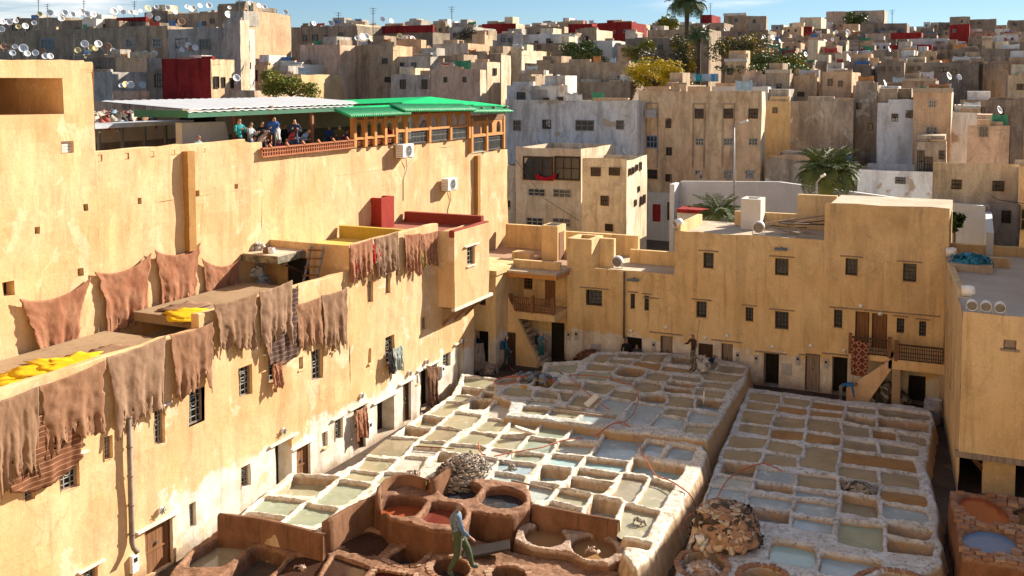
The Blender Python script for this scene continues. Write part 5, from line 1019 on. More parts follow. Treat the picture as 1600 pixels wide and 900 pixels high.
# ------------------------------------------------------------------ the old town behind
HM = {
 'brown': plaster('brown_render', (0.562, 0.423, 0.285), (0.418, 0.310, 0.207), (0.168, 0.123, 0.099), 0.6, sc=0.5, weather=0.62), 'dark': plaster('dark_brown_render', (0.397, 0.310, 0.224), (0.293, 0.227, 0.168), (0.104, 0.093, 0.079), 0.6, sc=0.5, weather=0.62),
 'grey': plaster('grey_cement_render', (0.610, 0.555, 0.476), (0.464, 0.415, 0.348), (0.188, 0.166, 0.137), 0.6, sc=0.5, weather=0.62), 'tan': plaster('tan_render', (0.850, 0.650, 0.394), (0.794, 0.516, 0.304), (0.334, 0.227, 0.137), 0.5, sc=0.5, weather=0.62),
 'pink': plaster('pinkish_render', (0.850, 0.599, 0.412), (0.731, 0.476, 0.323), (0.376, 0.248, 0.178), 0.45, sc=0.5, weather=0.62), 'cream': plaster('cream_render', (0.850, 0.756, 0.537), (0.830, 0.622, 0.415), (0.501, 0.331, 0.196), 0.5, sc=0.5, weather=0.62),
 'white': plaster('weathered_white_render', (0.850, 0.850, 0.830), (0.830, 0.756, 0.647), (0.418, 0.310, 0.216), 0.55, patch=(0.627, 0.486, 0.333), sc=0.5, weather=0.62), 'clean': WHITEP,
 'red': plaster('dark_red_render', (0.387, 0.038, 0.033), (0.312, 0.031, 0.026), (0.149, 0.024, 0.021), 0.3, sc=0.5, weather=0.62), 'brick': plaster('mud_brick_wall', (0.834, 0.558, 0.333), (0.691, 0.443, 0.265), (0.312, 0.206, 0.137), 0.4, sc=0.6, brick=True, weather=0.45),
 'ruin': plaster('ruined_render', (0.647, 0.516, 0.373), (0.459, 0.350, 0.245), (0.168, 0.123, 0.099), 0.6, patch=(0.850, 0.764, 0.610), sc=0.6, weather=0.6), 'patchy': plaster('patchy_white_ruin', (0.850, 0.850, 0.850), (0.850, 0.805, 0.732), (0.522, 0.414, 0.315), 0.4, patch=(0.543, 0.393, 0.256), sc=0.7, weather=0.5),
 'ochre': OCH2}
FRAMES = {'w': plain('white_window_paint', (0.40, 0.38, 0.34), 0.6), 'd': WOODD, 'g': WOODG, 'b': plain('blue_window_paint', (0.22, 0.30, 0.42), 0.6)}
def far_window(fc, r, parent, fr='d', bars=2):
    u0, u1, v0, v1 = r; t = 0.07*min(u1-u0, v1-v0)+0.02; b = MB()
    fc.box(b, u0, u1, v0, v1, -0.05, 0.03, 1)
    for (a, c, e, f) in ((u0-t, u0, v0-t, v1+t), (u1, u1+t, v0-t, v1+t), (u0, u1, v0-t, v0), (u0, u1, v1, v1+t)): fc.box(b, a, c, e, f, -0.05, 0.09)
    o = b.build('window', [FRAMES[fr], GLASSD], parent)
    if bars:
        g = MB()
        for i in range(1, bars+1): u = u0+(u1-u0)*i/(bars+1); fc.box(g, u-0.03, u+0.03, v0, v1, 0.031, 0.06)
        fc.box(g, u0, u1, (v0+v1)/2-0.03, (v0+v1)/2+0.03, 0.031, 0.06); g.build('bars', FRAMES[fr], o)
    return o
def house(x0, x1, x2, yt, Y, mat, label, wins=(), side=None, cap=0.0, fr='d', group=None, swins=(), yt2=None, capmat=None, name='house'):
    f = FY(Y); u0 = f.uv(x0, yt)[0]; u1 = f.uv(x1, yt)[0]; zt = f.uv((x0+x1)/2, yt)[1]; dp = 7.0
    if x2: dp = max(1.2, onx(x2, yt, u1).y-Y)
    g0 = terr((u0+u1)/2, Y)-1.5
    o = thing(name, label, 'house', ((u0+u1)/2, Y, g0), group); b = MB()
    panel(b, f, u0, u1, g0, zt, [], step=1.6, jit=0.05, top=lambda u: 0.12*fbm(u, Y, 0, 0.4)); b.build('front_wall', HM[mat], o)
    b = MB(); fs2 = Fac((u1, 0, 0), (0, 1, 0), (1, 0, 0)); panel(b, fs2, Y, Y+dp, g0, zt-0.03, [], step=1.6, jit=0.04, top=lambda u: 0.1*fbm(u, 3, Y, 0.4)); b.build('side_wall', HM[side or mat], o)  # cream sides on darker houses put sunlight into the wall colour
    b = MB(); zr = zt-0.55; b.add([(u0, Y, zr), (u1, Y, zr), (u1, Y+dp, zr), (u0, Y+dp, zr)], [(0, 1, 2, 3)]); b.add([(u0, Y, g0), (u0, Y+dp, g0), (u0, Y+dp, zt-0.06), (u0, Y, zt-0.06)], [(3, 2, 1, 0)]); b.add([(u0, Y+dp, g0), (u1, Y+dp, g0), (u1, Y+dp, zt-0.06), (u0, Y+dp, zt-0.06)], [(0, 3, 2, 1)], 1)
    b.build('roof', [ROOF, HM[mat]], o)
    if cap: b = MB(); f.box(b, u0-0.08, u1+0.08, zt-0.02, zt+cap, -0.35, 0.08); b.build('coping', HM[capmat] if capmat else ROOF, o)
    for wv in wins: far_window(f, RC(f, wv[0], wv[1], wv[0]+wv[2], wv[1]+wv[3]), o, wv[4] if len(wv) > 4 else fr, 0 if wv[2] < 7 else 2)
    for wv in swins: far_window(fs2, R4(fs2, wv[0], wv[1], wv[1]+wv[3], wv[0]+wv[2]), o, fr, 0)
    return o
HL = [ # x0,x1,x2,ytop,Y,material,label,windows,kw
 (-40,98,None,29,112,'brown','long brown house row at the top left corner under many dishes',[],{}),
 (98,182,None,30,108,'dark','dark brown upper house left of centre of the top left cluster',[],{}),
 (128,150,156,30,106,'clean','small white roof room on the top left houses',[],{}),
 (45,184,None,45,100,'brown','broad brown house with one blue window below the top left dishes',[(66,62,17,16,'b')],{}),
 (183,228,None,34,104,'dark','dark house with red upper strip at the top left',[],dict(cap=0.6,capmat='red')),
 (183,262,None,41,96,'brown','brown house with two small framed windows, top left',[(198,61,13,12,'w'),(240,61,12,12,'w')],{}),
 (262,364,398,44,92,'grey','grey house with bright white side wall and two green windows',[(275,61,17,14,'g'),(313,62,15,14,'g')],dict(side='clean',swins=[(371,64,4,15),(385,64,4,17),(374,98,3,7),(388,98,3,9)])),
 (226,262,None,18,116,'dark','small dark house on the skyline left',[],{}), (262,348,None,20,114,'brown','brown skyline house with aerials, left',[],{}), (340,382,None,9,112,'dark','tallest dark house on the left skyline',[],{}),
 (349,375,389,31,90,'grey','small grey roof room above the white side wall',[],dict(side='cream')),
 (378,382,454,16,104,'brick','big tan brick house on the left skyline',[],{}), (455,558,None,41,108,'dark','wide dark brown house right of the brick house',[],{}), (500,556,606,38,114,'grey','concrete house with lit side below the clouds',[],dict(side='cream')),
 (100,131,None,88,88,'dark','dark low house right behind the yellow tower',[],{}), (131,180,None,90,87,'dark','dark brown house behind the yellow tower',[],{}), (180,229,None,90,86,'brick','grey brick house left of the red house',[],dict(side='grey')),
 (131,175,None,112,80,'grey','pale concrete wall house behind the yellow tower',[],{}), (176,216,234,142,74,'pink','pink house with a large dish on its roof',[],{}), (142,178,None,158,72,'pink','low pink wall behind the rooftop shelter',[],{}), (228,285,None,160,73,'pink','long low pink parapet below the red house',[],{}),
 (229,256,None,112,79,'dark','dark recessed house left of the red house',[(243,117,11,18)],{}), (253,329,366,92,78,'red','dark red house with tan side',[],dict(side='tan',swins=[(335,120,6,17),(347,121,4,15),(360,122,4,15)])),
 (398,418,None,101,84,'ochre','small orange house behind the green bush',[(410,112,5,11),(400,110,2,16)],{}), (418,470,None,100,86,'clean','low white house right of the orange one',[(456,111,8,5)],{}), (420,470,None,116,82,'ochre','orange garden wall house behind the green bush',[],{}), (358,398,None,141,72,'pink','low pink wall in front of the white side wall',[],{}),
 (469,531,None,70,90,'pink','tall blank pinkish house with one tiny window',[(481,95,4,5)],{}), (531,614,None,71,93,'brown','brown house with four small windows and patched plaster',[(545,91,6,8),(598,92,7,7),(547,123,7,9),(602,121,8,7),(537,126,4,6,'w')],dict(side='tan')),
 (614,658,664,62,98,'brick','small lit brick roof house above the brown terrace house',[(636,74,5,13)],{}), (597,676,703,51,114,'dark','dark house with red painted parapet',[],dict(cap=0.9,capmat='red')), (614,672,None,88,94,'grey','grey roof terrace house above two dark windows',[],{}), (611,671,None,116,88,'grey','grey house with two dark square windows',[(626,125,7,13),(660,125,7,13)],{}),
 (672,750,760,108,84,'pink','pinkish house with two tiny windows behind the green roof',[(694,121,4,7),(724,121,4,7)],dict(side='cream')), (676,761,781,97,89,'grey','grey house with sunlit right side behind the green roof',[],dict(side='cream',swins=[(770,107,2,10),(773,107,2,10)])), (676,783,798,86,96,'dark','dark house with sunlit end and tall slits',[],dict(side='cream')), (676,731,768,68,105,'grey','weathered grey house below the red parapet house',[],dict(side='brick')), (738,757,769,54,112,'brick','small lit brick house on the roofs',[],{}), (700,740,None,42,125,'grey','distant grey house with many aerials',[],{}),
 (770,806,None,54,125,'grey','grey house with white framed windows under the red house',[(783,59,7,7,'w'),(794,59,5,7,'w')],{}), (753,806,820,37,135,'red','red house on the skyline right of the clouds',[],dict(side='cream')),
 (801,870,None,54,124,'white','long low whitish house on the hill',[],{}), (868,898,None,56,122,'white','pale wall right of the long whitish house',[],{}), (817,897,None,68,116,'dark','dark house with two small square windows on the hill',[(829,71,4,6),(840,71,4,6)],{}), (820,882,888,42,132,'dark','dark hill house with lit end',[],dict(side='cream')), (852,868,None,34,140,'clean','small white block on the skyline',[],{}), (868,900,None,36,138,'brown','low brown block on the skyline',[],{}),
 (888,925,None,37,136,'red','red house low on the skyline, left of the larger red one',[],{}), (933,987,None,35,137,'red','larger red house on the central skyline',[(959,48,3,4,'w'),(974,47,4,4,'w')],{}), (899,932,957,46,126,'brown','brown house with lit cream side on the hill',[],dict(side='cream')), (924,957,None,63,118,'clean','low white garden wall house on the hill',[],{}), (977,993,1006,49,128,'grey','small grey house with sunlit end on the hill',[(985,55,3,4)],dict(side='cream')),
 (977,1050,None,60,120,'dark','dark stone house with old arches below the palm',[],{}), (1012,1108,None,46,132,'brown','long brown house behind the tall palm',[],{}), (965,990,None,71,112,'pink','small pink hut among the trees',[(972,75,4,4)],{}),
 (1131,1166,None,24,176,'brown','brown block left of two on the skyline right of the palm',[],dict(cap=0.4,capmat='clean')), (1166,1197,1199,25,174,'brown','brown block right of two on the skyline',[],{}), (1080,1131,None,36,165,'brown','low brown house right of the palm trunk',[],{}), (1094,1112,None,23,180,'red','small red block with masts right of the palm crown',[],{}), (1110,1200,None,48,150,'dark','long dark wall house with a small window on the hill',[(1154,51,4,4)],{}),
 (1250,1283,None,27,200,'cream','cream block with sloping parapet on the right skyline',[],{}), (1238,1256,None,35,196,'cream','low cream block beside the green hip roof',[],{}), (1291,1382,None,17,230,'pink','large blank pinkish hall on the right skyline',[],{}), (1288,1302,None,27,232,'pink','low annex left of the large pinkish hall',[],{}),
 (1346,1417,None,37,170,'dark','dark block below the large pinkish hall',[],{}), (1484,1516,None,26,210,'brown','brown block on the right skyline',[],{}), (1516,1557,None,30,212,'brown','low brown block on the right skyline with stepped roof',[],{}), (1575,1640,None,31,205,'dark','dark block at the top right corner',[],{}), (1484,1515,None,38,160,'red','dark red house among the right hill roofs',[(1489,46,4,4,'w')],{}),
 (820,983,None,98,94,'brown','wide brown wall house with one small balcony window',[(954,117,14,12,'w')],{}), (804,849,863,115,88,'brown','brown roof house with sunlit right end',[],dict(side='cream')), (795,815,None,78,100,'cream','narrow cream house at the end of the green roof',[],{}), (893,985,None,128,90,'dark','dark stained wall below the wide brown house',[],{}),
 (843,887,893,134,80,'white','white stair tower on the weathered white house',[],{}), (792,843,None,134,82,'white','grey white upper storey with one window',[(809,145,11,11)],{}), (790,996,None,157,78,'white','broad weathered white house with four windows',[(803,189,10,14,'g'),(849,188,11,12),(901,189,26,14,'g'),(964,189,10,12,'g')],{}),
 (784,806,None,258,68,'cream','narrow cream house left of the balcony house',[(794,314,3,12)],{}), (806,908,None,231,66,'cream','cream house with barred upper loggia and red cloth',[(820,247,42,32),(869,247,36,32),(827,296,24,9,'w'),(866,297,25,10,'w'),(824,341,24,10,'w'),(865,342,26,11,'w')],dict(side='cream')),
 (910,979,1011,248,60,'cream','cream corner house with small dark windows and sunlit side',[(925,263,12,11),(953,263,14,10),(940,307,10,13),(947,351,10,9)],dict(swins=[(982,264,2,9),(987,262,2,9),(993,258,2,8),(999,254,2,11),(996,292,2,7),(991,313,2,8),(1000,308,2,12),(1005,305,2,12)])),
 (998,1190,1196,142,80,'tan','tall tan house with rows of windows and arched panels',[(1041,186,7,13),(1087,171,11,13),(1132,171,12,13),(1171,171,12,13),(1042,231,7,11),(1011,213,16,17,'b'),(1088,217,11,9,'w'),(1132,217,12,9,'w'),(1171,217,12,9,'w'),(1041,273,8,10),(1087,267,10,11,'w'),(1132,267,11,11,'w'),(1166,267,11,11,'w'),(1012,266,14,12)],dict(side='cream')),
 (1039,1072,None,132,86,'brown','small brown roof room on the tall tan house',[],{}), (1197,1234,None,114,92,'brown','brown house right of the tall tan one, upper part',[],dict(cap=0.3)), (1197,1236,None,158,86,'ochre','ochre lower house right of the tall tan one',[],{}), (1133,1166,1168,96,98,'tan','small tan roof house with railing',[],dict(cap=0.25,capmat='clean')), (1105,1200,None,135,88,'clean','white terrace wall with washing line',[],{}), (1160,1202,None,116,92,'pink','pink wall beside the washing line',[],{}),
 (1235,1277,1281,120,94,'tan','narrow tan house with dark round opening',[(1247,144,9,6)],{}), (1262,1278,None,62,130,'cream','sunlit narrow cream house high on the right hill',[],{}), (1285,1331,None,112,92,'brick','brown brick house behind the ruin',[],{}), (1333,1371,None,133,88,'ruin','ruined house stump beside the patchy wall',[(1339,162,6,8),(1357,193,6,10)],{}), (1236,1334,None,158,86,'ruin','long ruined wall with broken plaster',[],{}),
 (1371,1428,None,160,82,'patchy','ruined house with white and pale blue plaster patches',[],{}), (1372,1428,None,145,86,'ruin','broken brown wall above the patchy plaster',[],{}), (1428,1487,1490,144,80,'brick','brown brick house with two white framed windows',[(1452,158,10,9,'w'),(1448,199,15,12,'w')],dict(side='cream',cap=0.3)), (1487,1532,None,176,84,'patchy','low ruined wall with a pale plaster patch',[],{}), (1512,1578,1582,196,78,'pink','low pink house at the right',[(1531,199,12,14,'g')],dict(side='cream')),
 (1410,1462,None,126,98,'brown','brown house above the brick house',[],dict(cap=0.2)), (1380,1416,None,131,104,'dark','dark gap house above the ruin',[],{}), (1500,1600,None,157,92,'dark','dark grey house at the right edge behind the pink one',[],{}), (1525,1640,None,76,124,'dark','broad dark wall high at the right edge',[],{}), (1575,1640,None,117,104,'tan','tan house with tiled red roof at the right edge',[],{}),
 (1362,1416,None,104,118,'white','low whitish house with green door on the hill',[],{}), (1405,1439,1442,92,120,'white','small white roof house with a green door',[(1417,90,6,11,'g')],dict(side='clean')), (1443,1530,None,98,112,'dark','dark house row right of the white roof house',[],{}), (1304,1362,None,103,114,'dark','dark house with a pale window above the ruin',[(1340,120,7,8,'w')],{}),
 (1480,1528,None,77,134,'brown','brown roofed house high on the right',[],{}), (1420,1482,None,60,150,'clean','row of whitish walls high on the right hill',[],{}), (1281,1308,None,70,140,'brown','brown house with two blind arches on the right hill',[],{}), (1390,1456,None,70,146,'red','long dark red parapet house on the right hill',[],{}), (1392,1440,None,51,160,'red','short dark red parapet house on the right hill',[],{}), (1352,1392,None,52,165,'pink','low reddish wall on the right hill',[],{}),
 (1458,1592,1640,256,62,'cream','pale cream house with two windows at the right',[(1488,282,13,12),(1552,284,15,13)],{}), (1592,1640,None,262,61,'cream','cream house at the right edge with a green awning',[(1596,328,20,30,'g')],{}), (1340,1458,None,267,72,'patchy','low peeling white wall house left of the pale cream house',[(1400,278,14,8)],{}), (1542,1594,None,318,60,'grey','grey lower storey with one dark window at the right',[(1566,330,12,17)],{}),
 (1430,1478,None,222,76,'ruin','ruined doorway house above the peeling wall',[(1434,236,9,32),(1446,246,10,22),(1468,236,7,12)],{}), (1196,1340,None,250,80,'ruin','heap of rubble walling behind the palm',[],{}),
]
HOUSES = []
rw = random.Random(11)
TARP = [plain('tarp_white', (.6, .6, .58), .8), plain('tarp_blue', (.10, .22, .42), .8), plain('tarp_red', (.40, .06, .05), .8), plain('tarp_green', (.06, .26, .14), .8), plain('tarp_beige', (.55, .44, .32), .8), plain('tarp_orange', (.50, .22, .08), .8), plain('tarp_sky', (.35, .5, .6), .8)]
def clutter(o, x0, x1, yt, Y, m):
    if rw.random() < 0.5:
        f = FY(Y); u0 = f.uv(x0, yt)[0]; u1 = f.uv(x1, yt)[0]; zt = f.uv((x0+x1)/2, yt)[1]
        for k in range(rw.choice((1, 2, 3))):
            u = rw.uniform(u0, max(u0+0.2, u1-1)); b = MB(); n_ = 6; wd = min(u1-u, rw.uniform(0.5, 1.8)); dz = rw.uniform(0.4, 0.9); y_ = Y+rw.uniform(0.5, 2.0)
            if wd < 0.2: continue
            for q in range(n_+1): uu = u+wd*q/n_; b.v += [(uu, y_+0.05*math.sin(q*2), zt+dz-0.12*math.sin(math.pi*q/n_)), (uu, y_+0.08*math.sin(q*2+1), zt-0.15)]
            for q in range(n_): b.f.append((q*2, q*2+1, q*2+3, q*2+2)); b.mi.append(0)
            b.build('hung_cloth', rw.choice(TARP), o)
    f = FY(Y); u0 = f.uv(x0, yt)[0]; u1 = f.uv(x1, yt)[0]; zt = f.uv((x0+x1)/2, yt)[1]
    for k in range(rw.choice((0, 1, 1, 2))):
        u = rw.uniform(u0, max(u0+0.2, u1-2)); wd = rw.uniform(0.9, 2.2); b = MB(); b.box((u, Y+rw.uniform(0.4, 2), zt-0.6), (min(u+wd, u1), Y+3.5, zt+rw.uniform(0.2, 1.1))); b.build('roof_hut', HM[rw.choice([m, 'brown', 'grey', 'cream', 'white'])], o)
    for k in range(rw.choice((1, 2, 3))):
        u = rw.uniform(u0, max(u0+0.2, u1-1)); b = MB(); f.box(b, u, min(u1, u+rw.uniform(0.5, 3)), zt-0.1, zt+rw.uniform(0.1, 0.4), -0.4-rw.uniform(0, .2), -0.05-rw.uniform(0, .2)); b.build('parapet_stub', HM[rw.choice([m, m, 'brown', 'brick'])], o)
for x0, x1, x2, yt, Y, m, lab, wins, kw in HL:
    if not wins and x1-x0 > 28 and not any(w_ in lab for w_ in ('blank', 'wall', 'parapet', 'rubble', 'red house', 'strip')):
        px = 100/Y*1.5; wins = [(rw.uniform(x0+4, x1-10), yt+rw.uniform(8, 16)*100/Y, rw.uniform(3, 5)*px, rw.uniform(4, 6)*px) for _ in range(int((x1-x0)/22))]
    o = house(x0, x1, x2, yt, Y, m, lab, wins, **kw); HOUSES.append((o, x0, x1, yt, Y))
    if 75 < Y < 140: clutter(o, x0, x1, yt, Y, m)
# rows of small far houses, like each other
rnd = random.Random(5)
ORD = 'first second third fourth fifth sixth seventh eighth ninth tenth eleventh twelfth thirteenth fourteenth fifteenth sixteenth seventeenth eighteenth nineteenth twentieth'.split()
def nth(k): return ORD[k] if k < 20 else ('twenty-'+ORD[k-20] if k < 29 else ('thirtieth' if k == 29 else ('thirty-'+ORD[k-30] if k < 39 else ('fortieth' if k == 39 else 'forty-'+ORD[k-40]))))
ROWS = [(118, 98, 1195, 1610, 'on the right hill, lowest row'), (132, 82, 1190, 1610, 'on the right hill, second row up'), (150, 68, 1195, 1610, 'on the right hill, middle row'), (168, 57, 1200, 1610, 'on the right hill, upper row'), (188, 46, 1195, 1610, 'on the right hill, high row'), (220, 38, 1205, 1610, 'along the right skyline'),
 (150, 50, 700, 1010, 'on the central hill'), (175, 42, 690, 1060, 'along the central skyline'), (125, 40, 470, 700, 'behind the brick house on the left skyline')]
for Y, yt, xa, xb, where in ROWS:
    x = xa; kk = 0
    while x < xb:
        wd = rnd.uniform(18, 46)*120/Y; y = yt+rnd.uniform(-5, 5); m = rnd.choice(['brown', 'dark', 'brown', 'grey', 'dark', 'pink', 'tan', 'brown', 'white', 'brick'] + (['red'] if rnd.random() < 0.35 else []))
        word = {'brown': 'brown', 'dark': 'dark brown', 'grey': 'grey', 'pink': 'pinkish', 'tan': 'tan', 'white': 'whitish', 'brick': 'brick', 'red': 'dark red'}[m]
        wins = [(x+wd*k-2, y+7*120/Y, 3.5*120/Y, 5*120/Y) for k in ((0.2, 0.5, 0.78) if wd > 34 else (0.3, 0.7) if wd > 22 else (0.5,))] if rnd.random() < 0.85 else []
        Yh = Y+rnd.uniform(-5, 5); oh = house(x, x+wd, x+wd+rnd.uniform(2, 7), y, Yh, m, 'small %s house, %s from the left %s' % (word, nth(kk), where), wins, side=rnd.choice([None, 'cream', None]), group='%s houses %s' % (word, where))
        kk += 1
        if Y < 180: clutter(oh, x, x+wd, y, Yh, m)
        x += wd+rnd.uniform(-6, 4)
# white boundary wall of the garden behind the courtyard
P = [ony(1063, 283, 71), ony(1215, 284, 69), ony(1400, 309, 62), ony(1540, 322, 58)]
wl = thing('garden_wall', 'long white boundary wall behind the ochre range', 'wall', (P[1].x, P[1].y, 0)); b = MB()
for i in range(3):
    a, c = P[i], P[i+1]; d = (c-a); d.z = 0; nrm = Vector((d.y, -d.x, 0)).normalized(); th = -nrm*0.3
    b.add([Vector((a.x, a.y, -1)), Vector((c.x, c.y, -1)), c, a]+[Vector((a.x, a.y, -1))+th, Vector((c.x, c.y, -1))+th, c+th, a+th], [(0, 1, 2, 3), (7, 6, 5, 4), (3, 2, 6, 7)])
a = P[0]; b.box((a.x-0.35, a.y-1.5, -1), (a.x-0.01, a.y, a.z-0.1)); c = P[3]; b.box((c.x, c.y-8, -1), (c.x+0.3, c.y, c.z-0.3))
b.build('wall', plaster('bluish_whitewash', (0.70, 0.70, 0.70), (0.62, 0.62, 0.62), (0.4, 0.38, 0.36), 0.25), wl)
b = MB(); q = ony(1058, 326, 66); q2 = ony(1112, 330, 66); b.box((q.x, 66, -1), (q2.x, 68, q.z-0.25), 1); b.box((q.x, 65.9, q.z-0.25), (q2.x, 68, q.z), 0); o = b.build('red_topped_annex', [HM['red'], WHITEP], wl)
b = MB(); q = ony(1010, 300, 79.7); q2 = ony(1056, 300, 79.7); b.box((q.x, 79.7, -1), (q2.x, 79.98, q.z)); o = tag(b.build('white_plinth', WHITEP), 'whitewashed lower wall with two doors in the shaded alley', 'wall'); f = FY(79.7)
o.location = (0, 0, 0)
for r_, m_ in (((1020, 319, 1032, 346), 'red'), ((1043, 316, 1054, 344), None)):
    r = RC(f, *r_); bb_ = MB(); f.box(bb_, *r, -0.05, 0.06); bb_.build('door', HM['red'] if m_ else WOODD, o)
# arched blind panels and window boxes on the tall tan house
th_ = [h for h in HOUSES if 'rows of windows' in h[0]['label']][0][0]; f = FY(80)
for (xc, y0_, y1_) in ((1019, 160, 262), (1092, 161, 262), (1138, 161, 262)):
    u0 = f.uv(xc-10, 200)[0]; u1 = f.uv(xc+10, 200)[0]; v0 = f.uv(xc, y1_)[1]; v1 = f.uv(xc, y0_)[1]; b = MB(); f.box(b, u0, u0+0.12, v0, v1, -0.02, 0.07); f.box(b, u1-0.12, u1, v0, v1, -0.02, 0.07); f.box(b, u0+0.12, u1-0.12, v1-0.12, v1, -0.02, 0.07); b.build('panel_frame', HM['brown'], th_)
r = RC(f, 1010, 171, 1027, 184); b = MB(); f.box(b, *r, -0.02, 0.4); b.build('window_box', GREYPL, th_)
# red cloth on the loggia
p = ony(838, 270, 65.8); q = ony(870, 270, 65.8); drape('red_cloth', 'red cloth slung along the loggia rail of the cream house', 'cloth', (p.x, 65.8, p.z), (q.x, 65.8, q.z), 0.35, (0, -1, 0), plain('red_cloth', (0.45, 0.01, 0.02), 0.9), 0.3, 0, 141, 3, 0.02, None, 0.05, nu=20, nv=8)
# washing line
for i, (x0, x1, m) in enumerate(((1080, 1087, (0.6, 0.66, 0.7)), (1088, 1096, (0.05, 0.45, 0.5)), (1097, 1104, (0.45, 0.6, 0.75)), (1104, 1112, (0.55, 0.65, 0.75)), (1112, 1117, (0.1, 0.4, 0.7)), (1117, 1123, (0.35, 0.55, 0.7)))):
    p = ony(x0, 115, 97); q = ony(x1, 115, 97); drape('laundry', ('white', 'turquoise', 'pale blue', 'light grey blue', 'strong blue', 'mid blue')[i]+' laundry on the line by the yellow trees', 'laundry', p, q, 0.75, (0, -1, 0), plain('laundry_%d' % i, m, 0.9), 0.03, 0, 150+i, 2, 0.02, 'laundry on the far line', 0.03, nu=10, nv=6)
# ---------------- satellite dishes
DM = {'w': plain('dish_white', (0.78, 0.77, 0.74), 0.45, 0.08), 'y': plain('dish_yellow', (0.62, 0.50, 0.22), 0.55, 0.15), 'o': plain('dish_rust_orange', (0.40, 0.22, 0.12), 0.7, 0.3), 'b': plain('dish_blue_grey', (0.42, 0.48, 0.50), 0.55, 0.2)}
DN = {'w': 'white', 'y': 'yellowed', 'o': 'rust orange', 'b': 'blue grey'}
DISH = {}
def dish(px, py, rpx, Y, k, where, zr=None):
    p = ony(px, py, Y); r = 1.05*rpx/F*proj(p)[2]
    if k not in DISH:
        o = thing('satellite_dish', 'x', 'satellite dish', (0, 0, 0)); b = MB(); M = Vector((0.86, -0.34, 0.40)).to_track_quat('Z', 'Y').to_matrix().to_4x4()
        pr = [(t, 0.22*t*t) for t in (0.0, 0.35, 0.65, 0.85, 1.0)]; b.lathe((0, 0, 0), pr+[(1.0, 0.18), (0.6, 0.03), (0.0, -0.05)], 16, 0, M); b.build('reflector', DM[k], o, True, local=True)
        b = MB(); e = M @ Vector((0, -0.1, 0.85)); b.bar(M @ Vector((0, -0.95, 0.2)), e, 0.05); b.bar(e, e+(M @ Vector((0, 0, -0.2))), 0.16); b.build('feed_arm', GREYPL, o, local=True)
        b = MB(); b.tube([(0, 0, -1.5), (0, 0.05, -0.2), M @ Vector((0, 0, -0.05))], 0.06, 6); b.build('mast', GREYPL, o, local=True); DISH[k] = o; first = True
    else:
        o = copy_tree(DISH[k])
    o.location = p; o.scale = (r, r, r); o.rotation_euler = (0, 0, random.uniform(-0.35, 0.25))
    o['label'] = '%s satellite dish %s' % (DN[k], where); o['group'] = '%s satellite dishes %s' % (DN[k], where); return o
TL = 'on the top left roofs'
for x, y, r, k in [(3,34,5,'w'),(14,35,5,'w'),(24,33,4,'w'),(28,42,4,'y'),(39,41,5,'w'),(2,46,5,'w'),(53,36,4,'w'),(62,22,4,'y'),(78,20,5,'w'),(88,22,4,'w'),(95,29,5,'w'),(101,20,5,'w'),(113,23,5,'w'),(121,23,4,'w'),(128,19,6,'w'),(136,22,5,'w'),(145,23,5,'w'),(177,18,6,'w'),(187,13,4,'w'),(193,19,4,'w'),(204,19,4,'w'),(211,20,4,'w'),(219,17,3,'w'),(230,13,5,'y'),(233,25,5,'w'),(244,11,4,'w'),(246,29,4,'w'),(262,12,4,'w'),(273,19,4,'w'),(292,11,4,'w'),(298,14,5,'w'),(302,12,4,'w'),(312,9,4,'w'),(326,9,5,'w'),(283,34,6,'o'),(356,23,6,'w'),(362,25,5,'w'),(371,27,4,'w'),(358,12,3,'w'),(391,5,4,'w'),(353,40,4,'o')]: dish(x, y, r, 106, k, TL)
for x, y, r, k in [(5,73,5,'o'),(13,74,4,'o'),(23,73,4,'w'),(36,76,7,'w'),(19,83,5,'b'),(42,84,5,'w'),(55,83,5,'w'),(67,80,4,'o'),(70,88,5,'w'),(78,88,5,'w'),(132,69,6,'w'),(121,79,5,'y'),(142,75,5,'y'),(148,76,4,'y'),(153,69,6,'w'),(162,75,4,'b'),(167,74,7,'o'),(176,79,4,'w'),(227,84,5,'w'),(235,87,4,'y'),(241,84,5,'w'),(284,78,4,'w'),(294,72,6,'w'),(299,76,5,'o'),(305,75,5,'w')]: dish(x, y, r, 90, k, 'in the second row of left roofs')
for x, y, r, k in [(189,134,4,'w'),(196,133,6,'y'),(204,133,6,'w'),(222,133,6,'b'),(203,159,12,'w'),(369,122,6,'w'),(390,136,3,'y')]: dish(x, y, r, 76, k, 'around the red house' if r < 10 else 'largest of all, below the red house')
for x, y, r, k in [(404,9,4,'w'),(413,11,4,'w'),(446,19,4,'w'),(490,37,4,'w'),(517,37,5,'b'),(598,30,4,'w'),(611,33,4,'w'),(557,60,4,'b'),(566,58,6,'w'),(572,57,5,'w'),(580,61,5,'y'),(594,62,4,'w'),(624,57,5,'y'),(632,60,5,'w'),(638,60,5,'o'),(644,61,5,'w'),(670,76,5,'o'),(459,97,5,'o'),(445,96,4,'w')]: dish(x, y, r, 100, k, 'on the roofs behind the white sheet roof')
